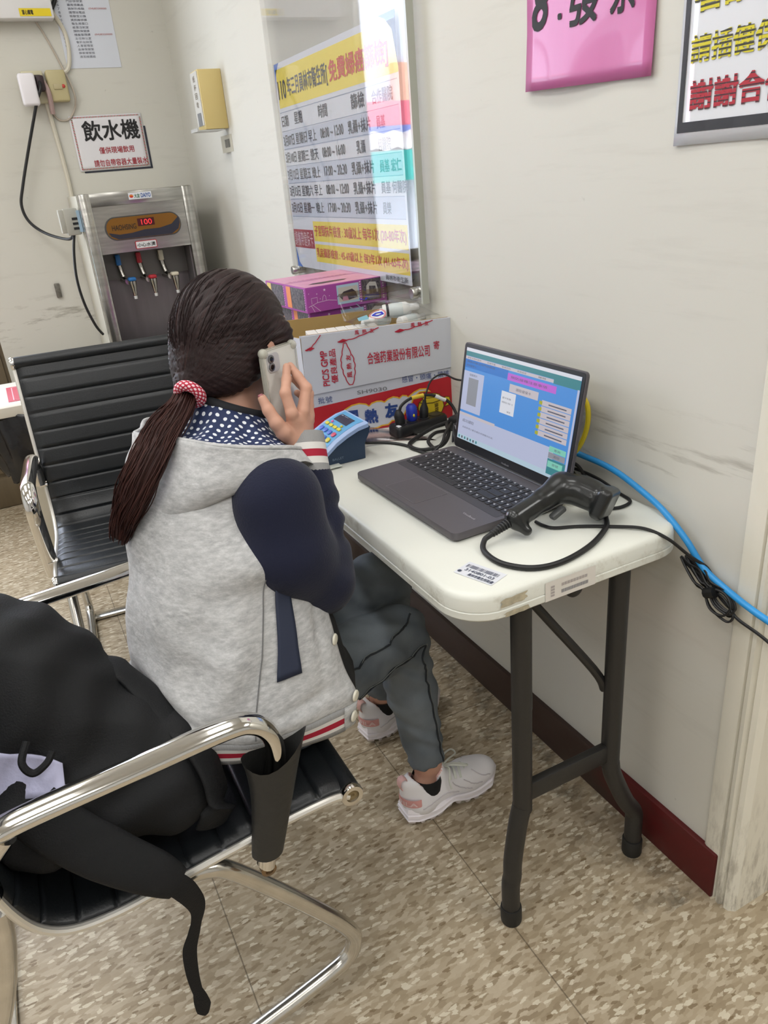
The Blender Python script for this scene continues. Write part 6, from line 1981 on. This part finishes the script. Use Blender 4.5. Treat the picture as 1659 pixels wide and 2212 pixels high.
def dots_mat(name, base, dot, pitch, rad, attr=True):
    m, nt, b = nt_new(name)
    b.inputs['Roughness'].default_value = 0.75
    t = N(nt, 'ShaderNodeAttribute', attribute_name='flow')
    sp = N(nt, 'ShaderNodeSeparateXYZ')
    nt.links.new(t.outputs['Vector'], sp.inputs[0])
    us = math_n(nt, 'DIVIDE', sp.outputs['X'], pitch)
    vs = math_n(nt, 'DIVIDE', sp.outputs['Y'], pitch)
    def lat(off):
        fu = math_n(nt, 'SUBTRACT', math_n(nt, 'FRACT', math_n(nt, 'ADD', us, 50 + off)), 0.5)
        fv = math_n(nt, 'SUBTRACT', math_n(nt, 'FRACT', math_n(nt, 'ADD', vs, 50 + off)), 0.5)
        return math_n(nt, 'ADD', math_n(nt, 'MULTIPLY', fu, fu), math_n(nt, 'MULTIPLY', fv, fv))
    d2 = math_n(nt, 'MINIMUM', lat(0.0), lat(0.5))
    k = math_n(nt, 'LESS_THAN', d2, (rad / pitch) ** 2)
    nt.links.new(mixc(nt, k, C8(*base), C8(*dot)), b.inputs['Base Color'])
    return m
ht = MB()
tdir = (ppath[12] - ppath[6]).normalized()
ht.tube([Vector((0.2300, 1.168, 1.0065)) + (tdir.orthogonal().normalized() * math.cos(a) + tdir.cross(tdir.orthogonal().normalized()) * math.sin(a)) * 0.0180 for a in [6.283 * i / 30 for i in range(30)]], 0.0088, 12, closed=True)
ht.uv = [((i // 12) * 0.0038, (i % 12) * 0.0046) for i in range(len(ht.v))]
ht.build('hair_tie', dots_mat('red_dotted_tie', (176, 30, 56), (236, 206, 214), 0.0075, 0.0018), per, smooth=60)

# ---- jacket
def heather():
    m, nt, b = nt_new('heather_grey')
    b.inputs['Roughness'].default_value = 0.9
    b.inputs['Sheen Weight'].default_value = 0.25
    b.inputs['Specular IOR Level'].default_value = 0.15
    f = noise_n(nt, (60, 60, 170), 4, 0.7)
    g = noise_n(nt, (14, 14, 34), 3, 0.6)
    c = ramp(nt, f, [(0.28, C8(146, 146, 147)), (0.5, C8(174, 174, 174)), (0.72, C8(202, 202, 202))])
    gg = ramp(nt, g, [(0.35, (0, 0, 0)), (0.68, (1, 1, 1))])
    c = mixc(nt, math_n(nt, 'MULTIPLY', gg, 0.35), c, C8(196, 196, 196))
    nt.links.new(c, b.inputs['Base Color'])
    bump(nt, b, noise_n(nt, (220, 220, 220), 2), 0.22, 0.002)
    return m
HEATH = heather()
NAVY = pm('navy_fleece', (27, 30, 50), 0.85, bmp=0.2, bscale=(300, 300, 300), sheen=0.12, spec=0.2)
RIBW, RIBR = pm('rib_white', (220, 218, 214), 0.8), pm('rib_red', (168, 22, 52), 0.8)
RIBG = pm('rib_grey', (150, 150, 150), 0.85, bmp=0.3, bscale=(500, 500, 60))
RG = [((.212, 1.055, .520), 86, .162, .182, -.17), ((.210, 1.056, .564), 84, .163, .184, -.12), ((.206, 1.06, .600), 81, .160, .180, -.06), ((.205, 1.068, .66), 75, .148, .166, .0), ((.208, 1.085, .72), 70, .134, .156, -.04),
      ((.218, 1.11, .785), 66, .124, .152, -.1), ((.236, 1.145, .845), 64, .112, .150, -.2), ((.250, 1.17, .885), 63, .096, .134, -.3), ((.270, 1.185, .910), 63, .076, .100, -.35), ((.288, 1.197, .930), 63, .060, .068, -.35)]
A1 = R(331)
def A0f(t):
    return R(float(np.interp(t, [0, 0.15, 0.30, 0.45, 0.62, 0.8, 1.0], [58, 57, 54, 47, 40, 34, 30])))
CREASE = [(100, .60, 150, .70, -.010, .016), (98, .55, 140, .58, .007, .014), (102, .50, 165, .50, -.007, .014), (180, .22, 120, .16, -.009, .016), (190, .30, 130, .24, .007, .015), (205, .12, 150, .20, .006, .012), (120, .36, 175, .42, .005, .013), (75, .20, 100, .17, -.006, .012), (66, .40, 78, .22, -.006, .011)]
def torso(a, t, off=0.0):
    """a: 0 = front, 90 = her right side; t: 0 hem .. 1 neck"""
    q = t * (len(RG) - 1)
    i = min(int(q), len(RG) - 2)
    k = q - i
    def g(fn):
        p0, p1, p2, p3 = fn(RG[max(i - 1, 0)]), fn(RG[i]), fn(RG[i + 1]), fn(RG[min(i + 2, len(RG) - 1)])
        return 0.5 * (2 * p1 + (p2 - p0) * k + (2 * p0 - 5 * p1 + 4 * p2 - p3) * k * k + (3 * p1 - p0 - 3 * p2 + p3) * k ** 3)
    c_ = Vector([g(lambda r_, j=j: r_[0][j]) for j in range(3)])
    f_, r_ = azv(g(lambda r__: r__[1]))
    af, ar = g(lambda r__: r__[2]), g(lambda r__: r__[3])
    ex = 2 / (2.35 + 1.0 * max(0.0, 1 - t / 0.35))
    ca, sa = math.cos(a), math.sin(a)
    w = 0.0
    low = max(0.0, 1 - abs(t - 0.30) / 0.30)
    w += 0.0055 * low * math.sin(5 * a + 9 * t + 1.2 * math.sin(3 * a)) + 0.003 * math.sin(9 * a - 14 * t) * low
    w += 0.004 * max(0, 1 - abs(t - 0.52) / 0.2) * math.sin(26 * t + 3 * a)
    w += 0.010 * math.exp(-((t - 0.13) / 0.07) ** 2) * (0.7 + 0.3 * math.sin(8 * a))
    for (aa0, tt0, aa1, tt1, am, sg) in CREASE:
        px_, py_, qx, qy = math.radians(aa0) * 0.165, tt0 * 0.46, math.radians(aa1) * 0.165, tt1 * 0.46
        ux_, uy_ = qx - px_, qy - py_
        mx_, my_ = a * 0.165 - px_, t * 0.46 - py_
        kk = max(0.0, min(1.0, (mx_ * ux_ + my_ * uy_) / (ux_ * ux_ + uy_ * uy_)))
        dd2 = (mx_ - kk * ux_) ** 2 + (my_ - kk * uy_) ** 2
        w += am * math.exp(-dd2 / (sg * sg)) * (0.35 + 0.65 * math.sin(math.pi * min(1, kk + 0.15)))
    x = math.copysign(abs(ca) ** ex, ca) * (af + w + off)
    y = math.copysign(abs(sa) ** ex, sa) * (ar + w + off)
    p = c_ + f_ * x + r_ * y
    p.z += g(lambda r__: r__[4]) * x
    return p
jk = MB()
NA, NT = 120, 110
jr = [[torso(A0f(t) + (A1 - A0f(t)) * j / NA, t) for j in range(NA + 1)] for t in [0.10 + 0.90 * i / NT for i in range(NT + 1)]]
jk.loft(jr, False)
jacket = jk.build('jacket', HEATH, per, smooth=180)
sol = jacket.modifiers.new('thick', 'SOLIDIFY'); sol.thickness = 0.004; sol.offset = 1
hm = MB()
bands = [0.0, 0.025, 0.040, 0.062, 0.077, 0.101]
A0 = A0f(0)
hr_ = [[torso(A0 + R(11) + (A1 - A0 - R(25)) * j / NA, t, 0.001) for j in range(NA + 1)] for t in bands]
hm.loft(hr_, False, mi=lambda i, j: (0, 1, 2, 1, 0)[i])
hmo = hm.build('hem_band', [RIBG, RIBW, RIBR], jacket, smooth=60)
sol = hmo.modifiers.new('thick', 'SOLIDIFY'); sol.thickness = 0.005; sol.offset = 1
for (a, b_) in ((A0, A0 + R(11)), (A1 - R(14), A1)):
    hmo = MB().loft([[torso(a + (b_ - a) * j / 10, t, 0.0012) for j in range(11)] for t in (0.005, 0.03, 0.06, 0.101)], False).build('placket_corner', HEATH, jacket, smooth=60)
    sol = hmo.modifiers.new('thick', 'SOLIDIFY'); sol.thickness = 0.005; sol.offset = 1
pk_ = MB()
pk_.loft([[torso(R(86.5) + R(8.5) * j / 5 - R(0.5) * (i / 14), 0.285 + 0.215 * i / 14, 0.0022) for j in range(6)] for i in range(15)], False)
pko = pk_.build('pocket_trim', pm('navy_welt', (30, 38, 60), 0.7), jacket, smooth=60)
sol = pko.modifiers.new('thick', 'SOLIDIFY'); sol.thickness = 0.002; sol.offset = -1
sm_ = MB().tube([torso(R(103) + R(1.2) * math.sin(i * 0.12), 0.12 + 0.42 * i / 40, 0.0006) for i in range(41)], 0.0010, 6)
sm_.build('side_seam', pm('seam_grey', (112, 112, 112), 0.9), jacket, smooth=60)
for t in (0.052, 0.135, 0.30, 0.46, 0.60, 0.72):
    c0 = torso(A0f(t) + R(4), t, 0.0025)
    nn = (torso(A0f(t) + R(4), t, 0.02) - torso(A0f(t) + R(4), t, 0.0)).normalized()
    MB().lathe([(0.0094, 0), (0.0094, 0.0012), (0.0080, 0.0028), (0.004, 0.0036)], c0, nn, 20).build('snap_button', pm('snap_cream', (226, 222, 206), 0.35), jacket)
# sleeves
def sleeve(name, S_, E_, W_, inner, seed, bulge):
    ax = (arr(E_) - arr(S_))
    def f(P):
        a = s_cap(P, inner, S_, 0.052, 0.066)
        b_ = u(0.02, s_cap(P, S_, (S_ + E_) / 2 + bulge, 0.064, 0.072), s_cap(P, (S_ + E_) / 2 + bulge, E_, 0.072, 0.060))
        c_ = s_cap(P, E_, W_, 0.060, 0.043)
        d = u(0.009, u(0.03, a, b_), c_)
        tt_ = (P - arr(S_)) @ (arr(E_) - arr(S_)) / ((arr(E_) - arr(S_)) @ (arr(E_) - arr(S_)))
        t2 = (P - arr(E_)) @ (arr(W_) - arr(E_)) / ((arr(W_) - arr(E_)) @ (arr(W_) - arr(E_)))
        fo = np.exp(-((tt_ - 0.9) / 0.45) ** 2)
        w = 0.0020 * np.sin(P @ np.array([40, 55, 62.0]) + seed + 1.6 * np.sin(P @ np.array([30, -22, 18.0]))) * fo
        wf = np.clip((s_cap(P, S_, E_, 0.06, 0.06) - s_cap(P, E_, W_, 0.055, 0.045)) / 0.03 + 0.4, 0, 1)
        w += 0.0055 * wf * np.sin(t2 * 20 + 1.1 * np.sin(P @ np.array([45, 60, 0.0])) + seed) * np.exp(-((t2 - 0.55) / 0.35) ** 2)
        return d + w
    lo = [min(S_[i], E_[i], W_[i], inner[i]) - 0.11 for i in range(3)]
    hi = [max(S_[i], E_[i], W_[i], inner[i]) + 0.11 for i in range(3)]
    X, F_ = surfnet(f, lo, hi, 0.0062, 2)
    MB().add(X, F_.tolist()).build(name, NAVY, jacket, smooth=180)
    dv = (Vector(W_) - Vector(E_)).normalized()
    cf = MB()
    prof = [(0.029, 0.086, 0), (0.033, 0.086, 0), (0.0345, 0.080, 0), (0.0352, 0.0665, 0), (0.0352, 0.066, 0), (0.0358, 0.0555, 0), (0.0358, 0.055, 0), (0.0364, 0.0435, 0), (0.0364, 0.043, 0), (0.0372, 0.0325, 0), (0.0372, 0.032, 0), (0.041, 0.010, 0), (0.040, -0.004, 0)]
    uu = dv.orthogonal().normalized()
    ww = dv.cross(uu)
    rings = [[Vector(W_) + dv * (h_ - 0.004) + (uu * math.cos(6.283 * j / 36) + ww * math.sin(6.283 * j / 36)) * r_ for j in range(36)] for r_, h_, _ in prof]
    cf.loft(rings, True, mi=lambda i, j: {0: 0, 1: 0, 2: 0, 3: 1, 4: 1, 5: 2, 6: 2, 7: 1, 8: 1, 9: 0, 10: 0, 11: 0}[i])
    cf.build('cuff', [RIBG, RIBW, RIBR], jacket, smooth=50)
sleeve('sleeve', Vector((0.298, 1.024, 0.855)), Vector((0.345, 1.014, 0.710)), Vector((0.372, 1.078, 0.848)), Vector((0.280, 1.075, 0.855)), 0.0, Vector((-0.026, -0.014, -0.004)))
sleeve('sleeve', Vector((0.216, 1.345, 0.840)), El, Vector((0.405, 1.423, 0.768)), Vector((0.235, 1.28, 0.835)), 2.0, Vector((-0.008, 0.01, 0)))
# hood thrown back, dotted lining
rim = [(.332, 1.031, .930), (.277, 1.026, .944), (.232, 1.046, .952), (.202, 1.085, .955), (.180, 1.148, .949), (.150, 1.278, .928), (.170, 1.355, .913), (.197, 1.412, .912), (.28, 1.375, .895), (.350, 1.29, .880), (.378, 1.19, .880), (.368, 1.085, .905)]
bot = [(.345, 1.022, .910), (.300, 1.015, .905), (.240, 1.018, .888), (.178, 1.045, .862), (.130, 1.098, .812), (.110, 1.165, .778), (.135, 1.320, .85), (.180, 1.42, .885), (.285, 1.385, .875), (.360, 1.295, .855), (.388, 1.185, .855), (.380, 1.075, .880)]
rs_, bs_ = spline(rim, 10, True), spline(bot, 10, True)
nk = Vector((0.305, 1.203, 0.966))
nn_ = Vector((0.43, 0.02, 0.90)).normalized()
def collar_pt(p, rad, dz=0.0):
    v = Vector((p.x - nk.x, p.y - nk.y, 0)).normalized() * rad
    v.z = -(v.x * nn_.x + v.y * nn_.y) / nn_.z
    return nk + v + nn_ * dz
K = len(rs_)
rows_l, uvl = [], []
arc = [0.0]
for i in range(1, K):
    arc.append(arc[-1] + (rs_[i] - rs_[i - 1]).length)
for t_i in range(13):
    t = t_i / 12
    row = []
    for i in range(K):
        c0 = collar_pt(rs_[i], 0.060)
        p = c0.lerp(rs_[i], t)
        p.z -= 0.014 * math.sin(math.pi * t) * (1 if rs_[i].y < 1.3 else 0.5) - 0.003 * math.sin(i * 0.5) * t * (1 - t) * 4
        row.append(p)
        aa = math.atan2(rs_[i].y - nk.y, rs_[i].x - nk.x)
        rr_ = 0.06 + (rs_[i] - c0).length * t
        uvl.append((rr_ * math.cos(aa), rr_ * math.sin(aa)))
    rows_l.append(row)
ln = MB()
ln.loft(rows_l, True, uv=uvl)
lno = ln.build('hood_lining', dots_mat('navy_dotted_lining', (33, 46, 84), (226, 230, 234), 0.0180, 0.0031), jacket, smooth=180)
sol = lno.modifiers.new('thick', 'SOLIDIFY'); sol.thickness = 0.003
rows_o = []
for t_i in range(15):
    t = t_i / 14
    row = []
    for i in range(K):
        p = rs_[i].lerp(bs_[i], t)
        out = Vector((p.x - 0.27, p.y - 1.20, 0)).normalized()
        big = max(0.0, min(1.0, ((rs_[i] - bs_[i]).length - 0.03) / 0.06))
        p += out * (0.017 * math.sin(math.pi * t ** 1.6) * big + 0.005) + Vector((0, 0, 0.004 * (1 - t) * big))
        row.append(p)
    rows_o.append(row)
row = []
for i in range(K):
    out = Vector((bs_[i].x - 0.27, bs_[i].y - 1.20, 0)).normalized()
    row.append(bs_[i] - out * 0.035 + Vector((0, 0, 0.012)))
rows_o.append(row)
MB().loft([rows_o[0]] + rows_o, True).build('hood', HEATH, jacket, smooth=180)
MB().tube([p + Vector((0, 0, 0.002)) for p in rs_], 0.0042, 8, closed=True).build('hood_rim', HEATH, jacket, smooth=60)
# dark shirt visible at the neck and inside the open front
sh_ = MB()
sh_.loft([[torso(6.283 * j / 60, 0.06 + 0.92 * i / 30, -0.006) for j in range(60)] for i in range(31)], True)
sh_.build('shirt', pm('shirt_black', (18, 19, 22), 0.8), per, smooth=180, fix=True)
MB().tube([collar_pt(nk + Vector((math.cos(a), math.sin(a), 0)), 0.0585, 0.000) for a in [6.283 * i / 48 for i in range(48)]], 0.0062, 10, closed=True, flat=(1.3, 0.7)).build('shirt_collar', pm('collar_black', (20, 22, 28), 0.8), per, smooth=60)

# ---- jeans
def jw(P):
    return 0.0022 * np.sin(P @ np.array([60, 70, 95.0]) + 2 * np.sin(P @ np.array([30, -40, 35.0])))
def f_jean(P):
    d = None
    for H_, K_, A_ in ((Hr, Kr, Ar), (Hl, Kl, Al)):
        top = A_ + (K_ - A_) * 0.035
        mid = K_ + (A_ - K_) * 0.42
        kp = u(0.018, s_cap(P, H_, K_ + Vector((-0.010, 0, 0.002)), 0.080, 0.059), u(0.012, s_cap(P, K_, mid, 0.056, 0.0505), s_cap(P, mid, top, 0.0505, 0.0395)))
        # creases behind and in front of the knee
        kd = np.linalg.norm(P - arr(K_), axis=1)
        kp = kp + 0.003 * np.sin((P @ np.array([90.0, 20.0, 110.0]))) * np.exp(-(kd / 0.09) ** 2)
        cut = (arr(top) - P) @ (arr(K_ - A_) / (K_ - A_).length)
        edge = 0.0022 * np.sin(np.arctan2(P[:, 1] - A_.y, P[:, 0] - A_.x) * 9)
        kp = np.maximum(kp, np.where(np.linalg.norm(P - arr(A_), axis=1) < 0.16, cut + edge, -1))
        d = kp if d is None else u(0.010, d, kp)
    d = u(0.03, d, s_cap(P, Hr, Hl, 0.092, 0.092))
    return d + jw(P)
X, F_ = surfnet(f_jean, (0.10, 0.85, 0.10), (0.71, 1.47, 0.65), 0.0065, 2)
def jean_mat():
    m, nt, b = nt_new('grey_denim')
    b.inputs['Roughness'].default_value = 0.85
    b.inputs['Specular IOR Level'].default_value = 0.2
    f = noise_n(nt, (9, 9, 9), 3)
    g = noise_n(nt, (300, 300, 500), 2)
    c = ramp(nt, f, [(0.35, C8(90, 98, 106)), (0.65, C8(120, 128, 135))])
    c = mixc(nt, math_n(nt, 'MULTIPLY', g, 0.25), c, C8(92, 98, 102))
    nt.links.new(c, b.inputs['Base Color'])
    bump(nt, b, g, 0.2, 0.001)
    return m
jeans = MB().add(X, F_.tolist()).build('jeans', jean_mat(), per, smooth=180)
_jb = BVHTree.FromPolygons([Vector(p) for p in X], [tuple(q) for q in F_.tolist()])
def on_jean(p, d=0.0012):
    co, nrm, idx, dist = _jb.find_nearest(Vector(p))
    if (Vector(p) - co).dot(nrm) < 0:
        nrm = nrm
    return co + nrm * d
STITCH, SEAMD = pm('denim_stitch', (120, 124, 122), 0.7), pm('denim_seam', (36, 42, 48), 0.85)
def seam(pts, n=40):
    p_ = spline(pts, n // (len(pts) - 1))
    q = [on_jean(p, 0.0008) for p in p_]
    m_ = MB().tube(q, 0.0021, 6, mi=0)
    m_.tube([on_jean(p + Vector((0.004, -0.001, 0.004)), 0.0014) for p in p_], 0.0007, 5, mi=1)
    m_.build('leg_seam', [SEAMD, STITCH], jeans, smooth=60)
d_o = Vector((0.30, -0.95, 0.0))
seam([Hr + Vector((0.12, 0.03, 0)) + d_o * 0.085 + Vector((0, 0, 0.03)), Hr.lerp(Kr, 0.8) + d_o * 0.06 + Vector((0, 0, 0.045)), Kr + d_o * 0.03 + Vector((0.01, 0, 0.06))], 24)
seam([Hr.lerp(Kr, 0.45) + d_o * 0.07 + Vector((0, 0, -0.045)), Hr.lerp(Kr, 0.85) + d_o * 0.07 + Vector((0, 0, -0.02)), Kr + d_o * 0.075 + Vector((0.012, 0, -0.012)), Kr.lerp(Ar, 0.14) + d_o * 0.07, Kr.lerp(Ar, 0.5) + Vector((0.35, -0.9, 0)) * 0.06, Kr.lerp(Ar, 0.95) + Vector((0.55, -0.8, 0)) * 0.05])

# ---- shoes
def make_shoe(yaw, loc, label):
    t = bpy.data.objects.new('shoe', None)
    COL.objects.link(t)
    t.parent = per
    t.location = loc
    t.rotation_euler = (0, 0, R(yaw))
    t.scale = (1.0, 1.0, 1.08)
    t['label'] = label
    WH = pm('shoe_white', (242, 236, 240), 0.5)
    WH2 = pm('shoe_panel', (234, 231, 233), 0.45)
    # local: x forward from the heel (0) to the toe (0.238)
    def wid(x):
        return float(np.interp(x, [0, 0.02, 0.06, 0.11, 0.17, 0.21, 0.238], [0.020, 0.030, 0.034, 0.032, 0.040, 0.036, 0.010]))
    def off(x):
        return float(np.interp(x, [0, 0.1, 0.238], [0, -0.002, 0.006]))
    def out(ins, z, nn=30, zf=None):
        xs = [0.119 - 0.119 * math.cos(math.pi * i / nn) for i in range(nn + 1)]
        L_ = [(x + ins * (1 if x < 0.1 else -1) * (abs(x - 0.119) / 0.119) ** 3, off(x) + max(0.002, wid(x) - ins), z if zf is None else z + zf(x)) for x in xs]
        R_ = [(x + ins * (1 if x < 0.1 else -1) * (abs(x - 0.119) / 0.119) ** 3, off(x) - max(0.002, wid(x) - ins), z if zf is None else z + zf(x)) for x in xs[::-1]]
        return L_ + R_
    arch = lambda x: 0.012 * math.exp(-((x - 0.105) / 0.025) ** 2) + 0.014 * max(0, (x - 0.19) / 0.05) ** 2 + 0.004 * max(0, (0.03 - x) / 0.03)
    teeth = lambda x: arch(x) + (0.0055 if int(x / 0.0115) % 2 else 0.0)
    s = MB()
    s.loft([out(0.006, 0.0, 80, teeth), out(0.0, 0.007, 80, teeth), out(-0.003, 0.015, 80, arch), out(0.0005, 0.0185, 80, arch), out(-0.0035, 0.022, 80, arch), out(-0.003, 0.029, 80, lambda x: arch(x) * 0.7), out(0.0005, 0.032, 80, lambda x: arch(x) * 0.6), out(-0.002, 0.035, 80, lambda x: arch(x) * 0.5), out(0.001, 0.045, 80, lambda x: arch(x) * 0.3 - 0.012 * min(1, x / 0.13))], True, True, True)
    s.build('sole', WH, t, smooth=40)
    def f(P):
        d = s_ell(P, (0.178, 0.003, 0.040), (0.062, 0.040, 0.030))
        d = u(0.03, d, s_cap(P, (0.055, 0, 0.045), (0.15, 0, 0.046), 0.034, 0.030))
        d = u(0.03, d, s_cap(P, (0.034, 0, 0.045), (0.030, 0, 0.088), 0.033, 0.025))
        d = u(0.02, d, s_cap(P, (0.098, 0, 0.062), (0.083, 0, 0.098), 0.026, 0.020))
        d = u(0.02, d, s_cap(P, (0.006, 0, 0.098), (0.010, 0, 0.06), 0.008, 0.012))
        d = np.maximum(d, 0.022 - P[:, 2])
        hole = s_cap(P, (0.052, 0, 0.128), (0.056, 0, 0.078), 0.034, 0.024)
        hole = np.minimum(hole, s_ell(P, (0.060, 0, 0.118), (0.036, 0.05, 0.028)))
        return sub(0.005, d, hole)
    X, F_ = surfnet(f, (-0.02, -0.06, 0.015), (0.26, 0.06, 0.13), 0.0038, 2)
    cen = X[F_].mean(1)
    in_ = (s_cap(cen, (0.052, 0, 0.128), (0.056, 0, 0.078), 0.0358, 0.0262) < 0) | (s_ell(cen, (0.060, 0, 0.118), (0.0385, 0.053, 0.0305)) < 0)
    MB().add(X, F_.tolist(), in_.astype(int).tolist()).build('upper', [WH2, pm('collar_lining_pink', (222, 182, 176), 0.7)], t, smooth=180)
    MB().tube(spline([(0.058, 0, 0.135), (0.058, 0, 0.105), (0.060, 0, 0.070)], 6), [0.0335 + 0.0002 * i for i in range(13)], 20, flat=(1, 1)).build('sock', pm('sock_black', (16, 16, 18), 0.85), t, smooth=60) if False else None
    MB().lathe([(0.030, 0.0), (0.0335, 0.010), (0.0335, 0.030), (0.031, 0.040)], (0.060, 0, 0.056), (0.05, 0, 1), 24, 0, False, False).build('sock', pm('sock_black', (16, 16, 18), 0.85), t)
    pm_ = MB()
    class HFr:
        def p(self, a, z, d=0.0):
            an = R(180) + a / 0.030
            return Vector((0.031 + (0.0345 + d) * math.cos(an), (0.0335 + d) * math.sin(an), z))
    hfz = HFr()
    pm_.quad(hfz, -0.012, 0.053, 0.044, 0.072, 0, 0.0015, 14, 2)
    pm_.text(hfz, 'FILA', 0.0, 0.0575, 0.036, 0.0675, 1, 0.0030, 0.03)
    po_ = pm_.build('heel_patch', [pm('patch_pink', (224, 164, 160), 0.55), pm('patch_letter', (236, 206, 204), 0.5)], t, smooth=60)
    MB().tube(spline([(0.002, 0, 0.084), (-0.006, 0, 0.098), (-0.003, 0, 0.112), (0.008, 0, 0.113), (0.013, 0, 0.100)], 5), 0.010, 8, flat=(0.2, 0.9), up=(0, 1, 0) if False else None).build('heel_tab', pm('tab_pink', (214, 170, 164), 0.6), t, smooth=60)
    ub = BVHTree.FromPolygons([Vector(p) for p in X], [tuple(q) for q in F_.tolist()])
    for kk in (-1, 1):
        ps_ = MB()
        for cv in ([(0.115, kk * 0.05, 0.085), (0.125, kk * 0.06, 0.06), (0.150, kk * 0.06, 0.042)], [(0.135, kk * 0.05, 0.082), (0.155, kk * 0.06, 0.060), (0.185, kk * 0.06, 0.048)],
                   [(0.020, kk * 0.06, 0.050), (0.060, kk * 0.07, 0.060), (0.095, kk * 0.06, 0.058), (0.118, kk * 0.06, 0.046)], [(0.168, kk * 0.03, 0.09), (0.190, kk * 0.05, 0.070), (0.215, kk * 0.05, 0.055)]):
            qs = []
            for p in spline(cv, 8):
                co_, nr_, _, _ = ub.find_nearest(p)
                qs.append(co_ + nr_ * 0.0002)
            ps_.tube(qs, 0.0013, 6)
        ps_.build('panel_seam', pm('shoe_seam', (206, 200, 204), 0.6), t, smooth=60)
    LC = pm('lace_white', (214, 216, 206), 0.7)
    lm_ = MB()
    for i in range(6):
        x = 0.108 + 0.013 * i
        z = 0.086 - 0.0035 * i
        lm_.tube(spline([(x, -0.025, z - 0.010), (x + 0.004, -0.012, z + 0.001), (x + 0.007, 0.0, z + 0.003), (x + 0.004, 0.012, z + 0.001), (x, 0.025, z - 0.010)], 4), 0.0022, 6, flat=(0.7, 1.4))
    for k in (-1, 1):
        lm_.tube(spline([(0.103, 0, 0.098), (0.118, k * 0.018, 0.106), (0.145, k * 0.030, 0.100), (0.150, k * 0.020, 0.094), (0.125, k * 0.008, 0.100), (0.104, 0, 0.099)], 6), 0.0021, 6)
        lm_.tube(spline([(0.103, 0, 0.098), (0.108, k * 0.022, 0.104), (0.098, k * 0.036, 0.085), (0.100, k * 0.040, 0.068)], 6), 0.0020, 6)
    lm_.ball((0.103, 0, 0.099), 0.005, 10, 8)
    lm_.build('lace', LC, t, smooth=60)
    return t
make_shoe(1.5, (0.500, 1.109, 0.0), 'right white chunky shoe nearest the camera with pink heel patch')
make_shoe(8.0, (0.536, 1.387, 0.0), 'left white chunky shoe behind the right leg')

# ---- phone held at her ear
ph = thing('mobile_phone', 'white phone in a clear bumper case held to the ear of the woman', 'phone')
pcn = HC + hr * 0.101 - hf * 0.008 + Vector((0, 0, -0.068))
FP = Frame(pcn, -hf, (0, 0, 1), hr)          # seen from outside: s to image right = forward
FP = Frame(pcn, hf, (0, 0, 1), hr)
m = MB()
m.loft([[FP.p(a, b_, d_) for a, b_ in rrect(0.0757 - 2 * i_, 0.1509 - 2 * i_, 0.0125 - i_, 6)] for d_, i_ in ((-0.0042, 0.002), (-0.003, 0.0), (0.003, 0.0), (0.0042, 0.002))], True, True, True)
m.build('body', [pm('phone_white', (214, 212, 206), 0.25, coat=0.4)], ph, smooth=40, fix=True)
m = MB()
m.loft([[FP.p(a, b_, d_) for a, b_ in rrect(0.0795 - 2 * i_, 0.1547 - 2 * i_, 0.014 - i_ * 0.5, 6)] for d_, i_ in ((-0.0046, 0.002), (-0.0052, 0.0), (0.0050, 0.0), (0.0056, 0.0014), (0.0048, 0.0024))], True)
for a in (-1, 1):
    for b_ in (-1, 1):
        m.ball(FP.p(a * 0.0345, b_ * 0.072, 0.0), (0.0085, 0.0085, 0.0085), 12, 8)
m.build('clear_case', pm('case_clear', (206, 204, 190), 0.12, alpha=0.55, coat=0.8), ph, smooth=60)
m = MB().slab(FP, rrect(0.028, 0.030, 0.008, 5, (-0.0195, 0.056)), 0.0040, 0.0062, 0)
m.build('camera_bump', pm('bump_white', (196, 194, 196), 0.25), ph, smooth=40)
for b_ in (0.0625, 0.0500):
    m = MB().lathe([(0.0066, 0), (0.0066, 0.0018), (0.0052, 0.0022)], FP.p(-0.0255, b_, 0.006), hr, 20, 0)
    m.lathe([(0.0050, 0.0021), (0.002, 0.0024)], FP.p(-0.0255, b_, 0.006), hr, 16, 1, True, True)
    m.build('camera_lens', [pm('lens_ring', (120, 120, 126), 0.2, 0.6), pm('lens_dark', (20, 20, 26), 0.08)], ph)
MB().slab(FP, rrect(0.071, 0.146, 0.011, 5), -0.0046, -0.0043, 0).build('screen', pm('phone_glass', (12, 12, 14), 0.08), ph)
